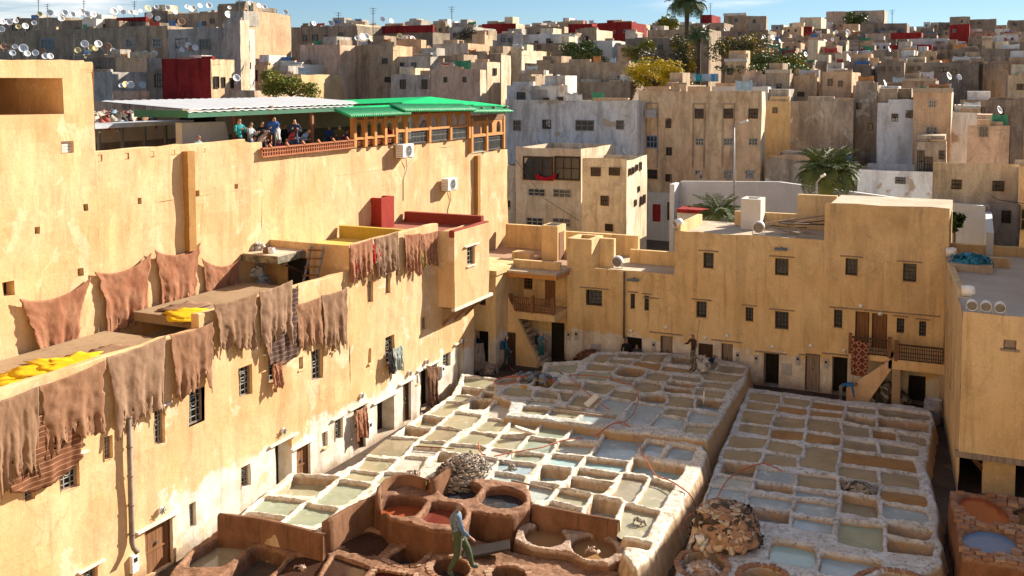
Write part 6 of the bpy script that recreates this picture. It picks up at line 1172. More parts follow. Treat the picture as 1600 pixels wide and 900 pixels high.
for x, y, r, k in [(808,73,4,'w'),(873,124,7,'w'),(981,91,5,'w'),(842,224,6,'w'),(976,236,6,'w'),(907,90,5,'w'),(1072,123,5,'w'),(1258,85,4,'w'),(1326,92,5,'w'),(1283,97,4,'w'),(1324,50,4,'w'),(1306,50,3,'w'),(1471,100,5,'w'),(1455,104,4,'w'),(1482,119,6,'w'),(1498,121,5,'w'),(1382,130,5,'w'),(1561,172,6,'w'),(1389,77,4,'w'),(1207,59,4,'w'),(1218,64,3,'w'),(1300,62,3,'w'),(1100,43,4,'w'),(1133,46,3,'w'),(1193,58,4,'w')]: dish(x, y, r, 78 if y > 140 else (90 if y > 110 else 118), k, 'on the roofs right of the cafe' if x < 1100 else 'on the right hill roofs')
_g = {}
for o in bpy.data.objects:
    if o.get('category') == 'satellite dish': _g.setdefault(o['label'], []).append(o)
for lb, L_ in _g.items():
    if len(L_) > 1:
        for k_, o in enumerate(sorted(L_, key=lambda q: proj(q.location)[0])): o['label'] = '%s, %s from left' % (lb, nth(k_))
# aerial masts
for i, (x, y0, y1, Y) in enumerate(((60, -4, 30, 108), (131, -2, 28, 108), (74, 6, 30, 108), (210, 2, 20, 108), (529, 19, 40, 108), (583, 12, 40, 108), (1097, -4, 30, 178), (1110, 5, 30, 178), (115, 51, 90, 84), (1394, 15, 27, 180), (706, 10, 44, 120), (374, 0, 10, 106))):
    p = ony(x, y0, Y); q = ony(x, y1+20, Y); o = thing('aerial_mast', 'thin roof aerial mast, number of crossbars few, '+('against the sky' if i != 8 else 'in front of brown walls'), 'aerial', q, 'roof aerials'); o['label'] = 'thin roof aerial with crossbars, %s' % ('in front of the brown walls, left' if i == 8 else 'against the sky, %s from left' % nth([60, 74, 131, 210, 374, 529, 583, 706, 1097, 1110, 1394].index(x))); b = MB(); b.tube([q, p], 0.05, 5); b.build('mast', IRON, o); b = MB()
    for k in range(3): z = p.z-0.3*k-0.1; b.bar((p.x-0.5+0.1*k, p.y, z), (p.x+0.5-0.1*k, p.y, z), 0.04)
    b.build('crossbar', IRON, o)
# ------------------------------------------------------------------ palms, trees, shrubs
def leafmat(name, c, c2, c3=None):
    b = NB(name); n1 = b.ramp(b.noise(1.1, 4, 0.6), 0.35, 0.65); col = b.mix(n1, c, c2)
    if c3: col = b.mix(b.ramp(b.noise(0.7, 3, 0.5), 0.55, 0.62), col, c3)
    b.b.inputs['Transmission Weight'].default_value = 0.0
    return b.done(col, 0.6, 0.25)
PALM = leafmat('palm_leaf', (0.085, 0.125, 0.035), (0.13, 0.16, 0.05)); BARK = plaster('palm_bark', (0.16, 0.11, 0.07), (0.11, 0.075, 0.05), (0.05, 0.04, 0.03), 0.5, sc=2)
def frond_mesh(L, droop, seed, nleaf=26, lw=0.05):
    r = random.Random(seed); b = MB(); pts = []
    for i in range(nleaf+1):
        s = i/nleaf; a = 0.75-droop*s*s; pts.append((s, a))
    p = Vector((0, 0, 0)); P = [p.copy()]
    for i in range(nleaf):
        s = (i+0.5)/nleaf; ang = 1.0-droop*s*1.2; p = p+Vector((math.cos(ang), 0, math.sin(ang)))*(L/nleaf); P.append(p.copy())
    b.tube(P[::3]+[P[-1]], [0.035*L/3*(1-0.8*k/ (len(P[::3]))) for k in range(len(P[::3])+1)], 4)
    for i in range(2, nleaf):
        s = i/nleaf; ll = L*0.24*math.sin(math.pi*min(1, s*0.85+0.12))**0.7; d = (P[i+1]-P[i]).normalized()
        for sd in (-1, 1):
            out = (d*0.55+Vector((0, sd, 0))*0.8+Vector((0, 0, -0.15+0.25*r.random()))).normalized(); q = P[i]+out*ll*(0.8+0.3*r.random()); w = d*lw*L/3
            b.add([P[i]-w*0.5, P[i]+w*0.5, q+Vector((0, 0, -0.1*ll)), q-d*0.01], [(0, 1, 2), (0, 2, 3)])
    return b.mesh('frond')
def palm(name, label, base, h, L, n, seed, r0=0.22, drop=1.6, trunk=True):
    rr = random.Random(seed); o = thing(name, label, 'palm', base); top = Vector((0.25*rr.uniform(-1, 1), 0, h))
    b = MB(); N_ = 18
    b.tube([Vector((top.x*(k/N_)**2, 0, -1+(h+1)*k/N_)) for k in range(N_+1)], [r0*(1.25-0.35*k/N_)*(1.0+0.10*(k % 2)) for k in range(N_+1)], 10); b.build('trunk', BARK, o, True, local=True)
    ms = [frond_mesh(L, d, seed+i) for i, d in enumerate((0.9, 1.5, 2.2, 2.8))]
    for me in ms: me.materials.append(PALM)
    for k in range(n):
        q = k/n; me = ms[min(3, int(q*4))]; f = bpy.data.objects.new('frond', me); COL.objects.link(f); f.parent = o; f.location = top+Vector((0, 0, 0.1))
        f.rotation_euler = (rr.uniform(-0.15, 0.15), 0.45*q+rr.uniform(-0.12, 0.12)-0.45, k*2.399+rr.uniform(-0.2, 0.2)); sc = rr.uniform(0.85, 1.1); f.scale = (sc, sc, sc)
    return o
def tree(name, label, c, rx, ry, rz, n, mat, seed, leaf=0.16, blobs=9, gap=0.35, group=None, base=None, cat='tree', twigs=0.0):
    rr = random.Random(seed); c = Vector(c); gz = base if base is not None else terr(c.x, c.y); o = thing(name, label, cat, (c.x, c.y, gz), group)
    B = [(Vector((rr.uniform(-1, 1)*rx*0.62, rr.uniform(-1, 1)*ry*0.62, rr.uniform(-0.75, 0.85)*rz*0.7)), rr.uniform(0.32, 0.55)) for _ in range(blobs)]
    b = MB(); t = MB(); t.tube([Vector((c.x, c.y, gz-0.3)), c+Vector((0, 0, -rz*0.6)), c+Vector((0, 0, 0.1*rz))], [0.06*rz+0.05, 0.045*rz+0.03, 0.03], 7)
    for bc, br in B: t.tube([c+Vector((0, 0, -rz*0.55)), c+bc*0.5+Vector((0, 0, -0.15*rz)), c+bc], [0.035*rz+0.02, 0.02*rz+0.01, 0.01], 5)
    t.build('trunk', BARK, o, True)
    for k in range(n):
        bc, br = B[rr.randrange(blobs)]; d = Vector((rr.gauss(0, 1), rr.gauss(0, 1), rr.gauss(0, 1))).normalized()*(rr.random()**0.4); p = c+bc+Vector((d.x*rx*br, d.y*ry*br, d.z*rz*br))
        a = Vector((rr.gauss(0, 1), rr.gauss(0, 1), rr.gauss(0, 0.6))).normalized(); q = a.cross(Vector((rr.gauss(0, 1), rr.gauss(0, 1), rr.gauss(0, 1)))).normalized(); s = leaf*rr.uniform(0.6, 1.3)
        b.add([p-a*s, p+q*s*0.45, p+a*s, p-q*s*0.45], [(0, 1, 2, 3)])
    b.build('crown', mat, o); return o
GRN = leafmat('olive_green_leaf', (0.10, 0.135, 0.04), (0.14, 0.17, 0.05)); YLW = leafmat('yellow_autumn_leaf', (0.62, 0.44, 0.015), (0.46, 0.36, 0.02), (0.22, 0.22, 0.02)); YG = leafmat('yellow_green_leaf', (0.30, 0.26, 0.035), (0.16, 0.17, 0.03)); GREYT = leafmat('grey_brown_twig', (0.20, 0.175, 0.12), (0.16, 0.14, 0.09)); MIXT = leafmat('half_turned_leaf', (0.19, 0.17, 0.06), (0.15, 0.14, 0.05), (0.50, 0.33, 0.03)); BUSH = leafmat('bright_shrub_leaf', (0.20, 0.22, 0.03), (0.30, 0.27, 0.035))
def at(x, y, Y): return ony(x, y, Y)
def mt(px, Y): return proj(Vector((0, Y, 13)) + Vector((0, 0, 0)))[2]
def P2(px, Y, x=1000): return px*proj(ony(x, 130, Y))[2]/F
p = at(1075, 14, 122); tb = terr(p.x, p.y); palm('tall_date_palm', 'tall date palm standing against the sky', (p.x, p.y, tb), p.z-tb, P2(40, 122), 84, 3, 0.28)
p = at(1092, 62, 116); tb = terr(p.x, p.y); palm('date_palm', 'shorter palm just below the tall one on the hill', (p.x, p.y, tb), p.z-tb, P2(30, 116), 44, 9, 0.26)
p = at(1287, 284, 58.5); tb = terr(p.x, p.y); palm('garden_palm', 'big dark green palm behind the white garden wall', (p.x, p.y, tb), p.z-tb, P2(66, 58.5, 1287), 84, 15, 0.30)
p = at(1128, 345, 58); tb = terr(p.x, p.y); palm('young_palm', 'pale young palm beside the white chimney', (p.x, p.y, tb), p.z-tb, P2(56, 58, 1128), 34, 21, 0.25)
tree('shrub', 'bright green shrub behind the white sheet roof', at(455, 134, 70), P2(46, 70, 455), P2(34, 70, 455), P2(28, 70, 455), 3600, BUSH, 31, 0.13, 12)
for i, (x, y, Y, rx, rz, n, m, lab) in enumerate([(1024, 122, 91, 42, 20, 3600, YLW, 'bright yellow autumn tree above the tan house'), (1003, 84, 112, 22, 18, 1700, YG, 'yellow green tree on the hill left of the palms'), (905, 82, 112, 26, 14, 1600, GRN, 'dark green tree on the hill left of centre'), (925, 92, 110, 22, 12, 1300, GRN, 'small dark green tree beside the hill garden'), (1070, 92, 108, 20, 24, 1900, MIXT, 'half yellow tree below the short palm'), (1035, 98, 106, 30, 16, 1600, GREYT, 'bare grey shrub among the hill trees'),
  (1160, 80, 112, 40, 20, 2200, MIXT, 'wide brownish tree right of the palms'), (1235, 108, 104, 24, 16, 1500, YG, 'yellow green tree at the right of the hill garden'), (1200, 100, 106, 24, 12, 1100, GRN, 'dark green bush at the right of the hill garden'), (1045, 42, 140, 18, 12, 900, YG, 'yellow green tree at the foot of the tall palm'), (830, 92, 110, 24, 10, 1100, MIXT, 'low mixed bush above the wide brown house'), (995, 115, 98, 22, 14, 1400, GRN, 'dark green bush below the yellow green tree'), (1190, 112, 100, 50, 8, 1300, GRN, 'low green hedge on the hill garden'), (1337, 35, 225, 14, 10, 600, GRN, 'green tree before the large pinkish hall'), (730, 55, 124, 18, 8, 600, GREYT, 'grey green bush among the distant aerials')]):
    tree('hill_tree', lab, at(x, y-3, Y), P2(rx*1.3, Y), P2(rx*0.9, Y), P2(rz*1.4, Y), int(n*1.5), m, 40+i, P2(2.5, Y), 14)
p = at(1492, 345, 56); tree('flowering_shrub', 'dark green shrub with red flowers behind the ochre roof', p, P2(16, 56, 1490), P2(14, 56, 1490), P2(18, 56, 1490), 1800, leafmat('dark_shrub_leaf', (0.035, 0.06, 0.018), (0.05, 0.075, 0.02)), 71, 0.13, 9)
# ------------------------------------------------------------------ people
SKIN = plain('skin', (0.48, 0.27, 0.18), 0.6, 0.1); SKD = plain('brown_skin', (0.30, 0.16, 0.10), 0.6, 0.1)
def cloth(n, c): return plain('cloth_'+n, c, 0.9, 0.25, 9.0)
BASE = dict(pelvis=(0, 0, .95), spine=(0, .01, 1.14), chest=(0, .0, 1.36), neck=(0, -.01, 1.49), head=(0, -.03, 1.60), crown=(0, -.02, 1.69), nose=(0, -.125, 1.585),
 shl=(.17, 0, 1.41), ell=(.23, .03, 1.14), wrl=(.23, -.05, .90), hal=(.23, -.08, .82), shr=(-.17, 0, 1.41), elr=(-.23, .03, 1.14), wrr=(-.23, -.05, .90), har=(-.23, -.08, .82),
 hil=(.09, 0, .92), knl=(.10, -.03, .50), anl=(.10, .03, .09), tol=(.10, -.14, .04), hir=(-.09, 0, .92), knr=(-.10, -.03, .50), anr=(-.10, .03, .09), tor=(-.10, -.14, .04))
RAD = dict(pelvis=.135, spine=.125, chest=.145, neck=.058, head=.098, crown=.075, nose=.014, shl=.072, ell=.048, wrl=.034, hal=.036, shr=.072, elr=.048, wrr=.034, har=.036, hil=.095, knl=.066, anl=.046, tol=.038, hir=.095, knr=.066, anr=.046, tor=.038)
EDG = [('pelvis','spine','s'),('spine','chest','s'),('chest','neck','s'),('neck','head','h'),('head','crown','h'),('head','nose','h'),('chest','shl','s'),('shl','ell','s'),('ell','wrl','a'),('wrl','hal','k'),('chest','shr','s'),('shr','elr','s'),('elr','wrr','a'),('wrr','har','k'),('pelvis','hil','p'),('hil','knl','p'),('knl','anl','b'),('anl','tol','f'),('pelvis','hir','p'),('hir','knr','p'),('knr','anr','b'),('anr','tor','f')]
def shift(d, keys, off, rot=None, piv=None):
    for k in keys:
        v = Vector(d[k])
        if rot is not None: v = Vector(piv)+rot @ (v-Vector(piv))
        d[k] = tuple(v+Vector(off))
UPK = ['spine','chest','neck','head','crown','nose','shl','ell','wrl','hal','shr','elr','wrr','har']
def pose(kind):
    d = dict(BASE)
    if kind == 'walk': d.update(knl=(.10,-.22,.55), anl=(.10,-.32,.15), tol=(.10,-.46,.14), knr=(-.10,.02,.50), anr=(-.10,.22,.12), tor=(-.10,.10,.03), ell=(.25,.16,1.17), wrl=(.24,.10,.93), hal=(.23,.07,.86), elr=(-.25,-.08,1.15), wrr=(-.24,-.24,.98), har=(-.24,-.31,.94))
    if kind == 'phone': d.update(ell=(.25,-.10,1.17), wrl=(.12,-.30,1.28), hal=(.07,-.34,1.33), elr=(-.25,-.10,1.17), wrr=(-.12,-.30,1.28), har=(-.07,-.34,1.33))
    if kind == 'lean':
        R_ = Matrix.Rotation(-0.55, 3, 'X'); R_ = Matrix.Rotation(0.55, 3, 'X'); shift(d, UPK, (0, 0, 0), R_, d['pelvis']); d.update(wrl=tuple(Vector(d['ell'])+Vector((-.06,-.22,-.02))), hal=tuple(Vector(d['ell'])+Vector((-.1,-.30,.03))), wrr=tuple(Vector(d['elr'])+Vector((.06,-.22,-.02))), har=tuple(Vector(d['elr'])+Vector((.1,-.30,.03))))
    if kind == 'bend':
        R_ = Matrix.Rotation(1.35, 3, 'X'); shift(d, UPK, (0, 0, 0), R_, d['pelvis'])
        for s_, x in (('l', .16), ('r', -.16)): d['el'+s_] = (x*1.2, d['sh'+s_][1]-.05, d['sh'+s_][2]-.26); d['wr'+s_] = (x, d['sh'+s_][1]-.10, d['sh'+s_][2]-.50); d['ha'+s_] = (x, d['sh'+s_][1]-.12, d['sh'+s_][2]-.58)
    if kind == 'sit':
        shift(d, UPK+['pelvis','hil','hir'], (0, 0.05, -.48)); d.update(knl=(.13,-.40,.50), anl=(.12,-.42,.10), tol=(.12,-.58,.05), knr=(-.13,-.40,.50), anr=(-.12,-.42,.10), tor=(-.12,-.58,.05))
        for s_, x in (('l', .2), ('r', -.2)): d['el'+s_] = (x*1.25, -.14, .70); d['wr'+s_] = (x*.6, -.32, .68); d['ha'+s_] = (x*.4, -.38, .72)
    if kind == 'pole': d.update(elr=(-.26,-.12,1.20), wrr=(-.20,-.32,1.25), har=(-.17,-.38,1.27), ell=(.26,-.06,1.15), wrl=(.18,-.26,1.02), hal=(.14,-.32,1.0))
    return d
def person(label, loc, rz, kind='stand', shirt=(.1,.1,.1), pants=(.05,.05,.07), hair=(.03,.02,.015), h=1.72, skin=None, sleeves=True, boots=(.03,.03,.03), long_hair=False, cap=None, fingers=False, extra=None, coat=0.0, pattern=None, bulk=1.0):
    d = pose(kind); names = list(d); idx = {n: i for i, n in enumerate(names)}; k = h/1.72
    vs = [tuple(c*k for c in d[n]) for n in names]; rad = [RAD[n]*k*bulk for n in names]; ed = [(idx[a], idx[b_]) for a, b_, c in EDG]; cls = [c for a, b_, c in EDG]
    if long_hair:
        vs.append(tuple(c*k for c in (d['head'][0], d['head'][1]+.10, d['head'][2]-.16))); rad.append(.055*k); ed.append((idx['head'], len(vs)-1)); cls.append('H')
    if fingers:
        for hn, wn in (('hal', 'wrl'), ('har', 'wrr')):
            H = Vector(d[hn]); D = (H-Vector(d[wn])).normalized(); rad[idx[hn]] = .030*k; S_ = D.cross(Vector((0, 0, 1))).normalized()
            for q in range(5):
                off = S_*(q-2)*0.017 if q < 4 else S_*0.04; f1_ = H+D*0.05+off; f2_ = H+D*(0.085 if q < 4 else 0.05)+off*1.05+Vector((0, 0, -0.025))
                vs.append(tuple(f1_*k)); vs.append(tuple(f2_*k)); rad += [.0095*k, .008*k]; n_ = len(vs); ed += [(idx[hn], n_-2), (n_-2, n_-1)]; cls += ['k', 'k']
    me = bpy.data.meshes.new('person'); me.from_pydata(vs, ed, []); o = bpy.data.objects.new('person', me); COL.objects.link(o)
    m = o.modifiers.new('skin', 'SKIN'); m.use_smooth_shade = True; m.branch_smoothing = 0.6
    sv = me.skin_vertices[0].data
    for i, r in enumerate(rad): sv[i].radius = (r, r*(0.78 if names[i] in ('pelvis', 'spine', 'chest') else 1.0) if i < len(names) else r)
    sv[idx['pelvis']].use_root = True
    s2 = o.modifiers.new('sub', 'SUBSURF'); s2.levels = 1; s2.render_levels = 1
    dg = bpy.context.evaluated_depsgraph_get(); nm = bpy.data.meshes.new_from_object(o.evaluated_get(dg)); o.modifiers.clear(); o.data = nm; bpy.data.meshes.remove(me)
    key = '%.2f_%.2f_%.2f' % shirt; key2 = '%.2f_%.2f_%.2f' % pants; kh = '%.2f_%.2f_%.2f' % (cap or hair)
    mats = [skin or SKIN, pattern or cloth(key, shirt), cloth(key2, pants), plain('hair_'+kh, cap or hair, 0.8, 0.3), plain('shoe_%.2f_%.2f' % boots[:2], boots, 0.6, 0.2)]
    nm.materials.clear()
    for mm in mats: nm.materials.append(mm)
    A = np.array([vs[a] for a, b_ in ed]); Bv = np.array([vs[b_] for a, b_ in ed]); E_ = Bv-A; L2 = (E_**2).sum(1)+1e-9
    headv = Vector(d['head'])*k; fwd = (Vector(d['nose'])-Vector(d['head'])).normalized(); upv = (Vector(d['crown'])-Vector(d['head'])).normalized()
    for p in nm.polygons:
        c = np.array(p.center); t = np.clip(((c-A)*E_).sum(1)/L2, 0, 1); j = int((((A+E_*t[:, None])-c)**2).sum(1).argmin()); cl = cls[j]
        if cl == 'h':
            rel = p.center-headv; p.material_index = 3 if (rel.dot(upv) > 0.055*k or (rel.dot(fwd) < -0.012*k and rel.dot(upv) > -0.05*k)) else 0
            if rel.dot(upv) < -0.07*k: p.material_index = 0
        elif cl == 'H': p.material_index = 3
        elif cl == 's' or (cl == 'a' and sleeves): p.material_index = 1
        elif cl in 'ak': p.material_index = 0
        elif cl in 'pb':
            p.material_index = 1 if (cl == 'p' and coat and p.center.z > (d['pelvis'][2]-coat)*k) else 2
        else: p.material_index = 4
    nm.polygons.foreach_set('use_smooth', [True]*len(nm.polygons))
    o.location = loc; o.rotation_euler = (0, 0, rz); tag(o, label, 'person'); o.name = 'person'
    if cap:
        b = MB(); c = (headv+upv*0.055*k+fwd*0.10*k); b.lathe(c, [(0.0, 0.012), (0.075*k, 0.0), (0.0, -0.012)], 10); b.build('cap_peak', mats[3], o, True, local=True)
    return o
def headloc(px, py, X, hz): p = onx(px, py, X); return (p.x, p.y, p.z-hz)
R90 = math.pi/2   # rz = +90 degrees turns the local front (-Y) towards +X, over the courtyard
CAFE = [((373, 184), -25.15, 'phone', (.03,.30,.33), (.03,.03,.04), (.06,.035,.02), 'man in teal shirt looking at his phone at the left end of the terrace', 0.2, {}),
 ((409, 189), -25.3, 'phone', (.015,.015,.02), (.03,.03,.04), (.02,.015,.012), 'man in black jacket standing among the terrace crowd', 0.3, {}), ((420, 195), -25.4, 'stand', (.55,.20,.04), (.10,.05,.08), (.20,.08,.03), 'woman in orange jacket with long reddish hair on the terrace', 0.0, dict(long_hair=True)),
 ((424, 184), -25.3, 'lean', (.03,.12,.42), (.05,.05,.06), (.45,.28,.18), 'bald man leaning forward in a bright blue jacket', 0.6, {}), ((460, 185), -25.05, 'phone', (.03,.045,.09), (.05,.08,.14), (.10,.06,.04), 'tall man in dark blue puffer vest taking a photo', 0.9, {}), ((464, 191), -25.5, 'stand', (.05,.05,.06), (.15,.22,.34), (.12,.07,.04), 'woman in dark coat and jeans behind the man with the vest', 0.4, dict(long_hair=True)),
 ((444, 193), -27.0, 'stand', (.02,.02,.02), (.03,.03,.03), (.03,.02,.015), 'person in black at the back of the terrace crowd', 0.0, {}),
 ((399, 212), -25.5, 'sit', (.35,.06,.07), (.05,.05,.06), (.35,.22,.10), 'woman with blond curls sitting at the terrace rail', 0.0, dict(long_hair=True)), ((411, 213), -25.45, 'sit', (.04,.035,.04), (.05,.05,.06), (.42,.40,.38), 'grey haired woman in dark coat sitting at the terrace rail', 0.1, {}), ((423, 216), -25.45, 'sit', (.03,.03,.03), (.05,.05,.06), (.30,.38,.38), 'person with pale turquoise headscarf sitting at the rail', 0.3, {}), ((436, 216), -25.4, 'sit', (.30,.02,.12), (.05,.05,.06), (.06,.03,.02), 'woman in magenta top sitting at the rail', 0.2, dict(long_hair=True)), ((449, 215), -25.45, 'sit', (.02,.05,.05), (.05,.05,.06), (.10,.05,.03), 'brown haired woman in dark jacket sitting at the rail', 0.0, dict(long_hair=True)),
 ((515, 195), -26.0, 'sit', (.03,.08,.28), (.05,.07,.14), (.12,.06,.04), 'person in blue jacket sitting behind the leaning man', 0.5, {}), ((530, 197), -25.1, 'lean', (.08,.075,.04), (.05,.09,.20), (.04,.035,.03), 'man in olive jacket leaning over the terrace rail', 0.9, dict(cap=(.04,.04,.045))), ((541, 202), -25.2, 'stand', (.12,.03,.16), (.05,.05,.06), (.02,.015,.01), 'dark haired woman in purple near the arcade', 0.1, dict(long_hair=True)),
 ((563, 204), -25.2, 'stand', (.03,.03,.03), (.03,.03,.04), (.02,.015,.01), 'dark clothed person inside the first arcade bay', 0.1, {}), ((608, 196), -25.2, 'stand', (.50,.03,.05), (.03,.03,.04), (.25,.12,.06), 'woman in red seen through the arcade', 0.1, dict(long_hair=True)), ((661, 186), -24.95, 'stand', (.50,.50,.48), (.08,.12,.22), (.05,.03,.02), 'person in white top in an arch of the arcade', 0.1, {}), ((309, 210), -25.6, 'stand', (.25,.35,.40), (.05,.05,.06), (.05,.03,.02), 'person whose head shows above the parapet left of the crowd', 0.0, {})]
for (px, py), X, kd, sh, pn, hr, lab, da, kw in CAFE:
    hz = {'sit': 1.22, 'lean': 1.52}.get(kd, 1.70); person(lab, headloc(px, py, X, hz), R90-da, kd, sh, pn, hr, **kw)
rp = random.Random(8)
for i_, (px, py, lab) in enumerate(((391, 190, 'person in pale grey jacket behind the teal man'), (403, 197, 'person in light scarf at the left of the crowd'), (434, 190, 'person in white jacket in the middle of the crowd'), (452, 194, 'person in red anorak behind the tall man'), (470, 196, 'person in light blue shirt at the right of the crowd'), (551, 200, 'person in beige coat beside the first arcade post'), (584, 200, 'person in green top seen through the arcade'))):
    person(lab, headloc(px, py, -25.3-0.15*(i_ % 3), 1.70), R90-rp.uniform(-.4, .6), rp.choice(['stand', 'phone', 'lean']), [(.35,.36,.38), (.5,.4,.35), (.55,.54,.5), (.42,.05,.05), (.25,.4,.55), (.5,.42,.3), (.1,.3,.15)][i_], (.1,.12,.2), [(.05,.03,.02), (.5,.45,.4), (.2,.1,.05), (.03,.02,.02), (.3,.2,.1), (.05,.03,.02), (.4,.3,.15)][i_], long_hair=i_ % 2 == 1)
# in the courtyard
def on_ground(px, py, z): return onz(px, py, z)
p = onz(791, 578, GZ); w_ = person('woman in blue jacket with backpack walking past the corner stair', p, 1.9, 'walk', (.02,.10,.16), (.03,.05,.06), (.05,.025,.015), long_hair=True); 
b = MB(); b.box((-.15, .10, 1.02), (.15, .28, 1.42)); b.build('backpack', cloth('bag', (.02,.07,.22)), w_, local=True, bevel=0.05)
p = onz(845, 570, GZ); w_ = person('man in blue jacket and green trousers carrying a black backpack', p, 1.2, 'phone', (.10,.20,.28), (.02,.14,.12), (.02,.015,.012)); b = MB(); b.box((-.15, .10, 1.0), (.15, .30, 1.45)); b.build('backpack', cloth('bagb', (.02,.02,.02)), w_, local=True, bevel=0.05)
p = onz(748, 572, GZ); person('worker in dark clothes standing in the corner doorway', (p.x, p.y-0.2, p.z), 0.3, 'pole', (.02,.02,.02), (.02,.02,.02), (.15,.03,.03), skin=SKD)
CAMO = NB('dark_patterned_work_trousers'); _f = CAMO.ramp(CAMO.noise(9, 4, 0.6), 0.45, 0.55); CAMOM = CAMO.done(CAMO.mix(_f, (.06,.065,.05), (.22,.22,.19)), 0.9, 0.1)
p = onz(1083, 580, 0.22); wk2 = person('worker in dark vest and patterned trousers standing on the upper vats with a pole', p, -0.6, 'pole', (.045,.025,.02), (.12,.12,.10), (.10,.12,.10), skin=SKD, sleeves=True, cap=(.12,.14,.12), boots=(.04,.04,.03))
wk2.data.materials[2] = CAMOM
b = MB(); q0 = ony(1087, 548, p.y-0.3); q1 = ony(1093, 499, p.y-0.1); b.tube([q0-Vector((0.05, 0, 0.6)), q0, q1], 0.015, 5); tag(b.build('wooden_pole', WOODG), 'long thin pole held by the worker on the upper vats', 'pole')
p = onz(1122, 585, GZ); person('man in blue shirt and cap behind the upper vats', (p.x, 45.9, GZ), 1.2, 'lean', (.02,.04,.14), (.04,.04,.05), (.03,.02,.015), cap=(.03,.09,.13), skin=SKD)
p = onz(1312, 632, GZ); person('man in bright blue shirt bending over the right vats', (p.x+0.1, 44.9, GZ+0.1), 1.75, 'bend', (.02,.14,.36), (.14,.14,.12), (.02,.015,.012), skin=SKD, boots=(.06,.06,.05))
for i, (x, sh, lab) in enumerate(((979, (.012,.012,.014), 'figure in black robe in the dark doorway of the back wall'), (995, (.05,.05,.05), 'dark grey clothed figure sitting beside the dark doorway'))):
    q = ony(x, 540, 46.4); person(lab, (q.x, 46.4, GZ if i == 0 else GZ+0.25), 0.5, 'stand' if i == 0 else 'sit', sh, sh, (.02,.015,.012), skin=SKD, coat=0.9 if i == 0 else 0)
p = onz(716, 898, -0.52); DEN = NB('worn_blue_grey_shirt'); _f = DEN.ramp(DEN.noise(6, 5, 0.7), 0.4, 0.65); DENM = DEN.done(DEN.mix(_f, (.07,.13,.24), (.20,.22,.23)), 0.9, 0.1)
fm = person('man in blue shirt and green rubber waders stepping along the foreground vats', p, 2.05, 'walk', (.10,.15,.22), (.055,.075,.04), (.16,.16,.17), h=2.1, skin=SKD, boots=(.05,.085,.06), fingers=True, pattern=DENM, bulk=1.28)
b = MB()
for s_ in (-1, 1): b.tube([(s_*.09, -.135, 1.08), (s_*.10, -.155, 1.30), (s_*.11, -.02, 1.51), (s_*.05, .14, 1.36), (-s_*.06, .14, 1.10)], 0.018, 5)
b.build('brace_straps', cloth('strap', (.03,.03,.03)), fm, True, local=True)
b = MB(); b.lathe((0, 0, 1.0), [(0.165, 0.0), (0.165, 0.16), (0.15, 0.17)], 14); b.build('wader_waist', cloth('wader', (.20,.19,.13)), fm, True, local=True)
# ------------------------------------------------------------------ brown partition walls, brick rims, heaps, hoses, odds and ends
def wall_line(pts, z0, z1, th, name, label, mat=TERRA, top=None):
    P_ = []
    for i in range(len(pts)-1):
        a, c = Vector(pts[i]), Vector(pts[i+1]); n = max(1, int((c-a).length/0.3)); P_ += [a+(c-a)*k/n for k in range(n)]
    P_.append(Vector(pts[-1])); b = MB(); m = len(P_)
    for i, p in enumerate(P_):
        d = (P_[min(i+1, m-1)]-P_[max(i-1, 0)]).normalized(); nn = Vector((-d.y, d.x, 0)); s = i/(m-1); zt = z1+(top(s) if top else 0)+0.03*fbm(p.x, p.y, 1, 1.2); j = 0.02*fbm(p.x*2, p.y*2, 4, 1)
        for w, z in ((th/2+0.03+j, z0), (th/2+j, zt-0.05), (th/2-0.05, zt), (-th/2+0.05, zt), (-th/2+j, zt-0.05), (-th/2-0.03+j, z0)): b.v.append((p.x+nn.x*w, p.y+nn.y*w, z))
    for i in range(m-1):
        for k in range(5): o_ = i*6+k; b.f.append((o_, o_+6, o_+7, o_+1)); b.mi.append(0)
    for o_ in (0, (m-1)*6): b.f.append(tuple(o_+k for k in range(6))); b.mi.append(0)
    c = P_[m//2]; o = thing_mesh(name, label, 'wall', b, mat, (c.x, c.y, z0)); return o
Z = lambda x, y, z: onz(x, y, z)
wall_line([Z(342, 803, .12), Z(385, 806, .12), Z(430, 815, .12), Z(508, 834, .12)], -1.3, 0.12, 0.22, 'vat_partition_wall', 'brown wall in front of the sunlit vats, left foreground')
wall_line([Z(507, 815, .3), Z(550, 790, .3), Z(594, 770, .3)], -1.3, 0.30, 0.20, 'vat_partition_wall', 'sunlit brown wall running up to the raised dye vats')
wall_line([Z(674, 771, .15), Z(705, 747, .15)], -0.2, 0.55, 0.16, 'vat_partition_wall', 'short brown wall standing up between two raised dye vats')
wall_line([Z(833, 811, -.3), Z(967, 838, -.3)], -1.0, 0.16, 0.2, 'vat_partition_wall', 'brown wall behind the two tan liquor vats')
wall_line([Z(590, 790, .15), Z(593, 775, .15), Z(603, 765, .15), Z(622, 758, .15), Z(645, 758, .15), Z(668, 766, .15)], -0.5, 0.50, 0.14, 'vat_partition_wall', 'curved brown wall standing behind the rust red dye vat')
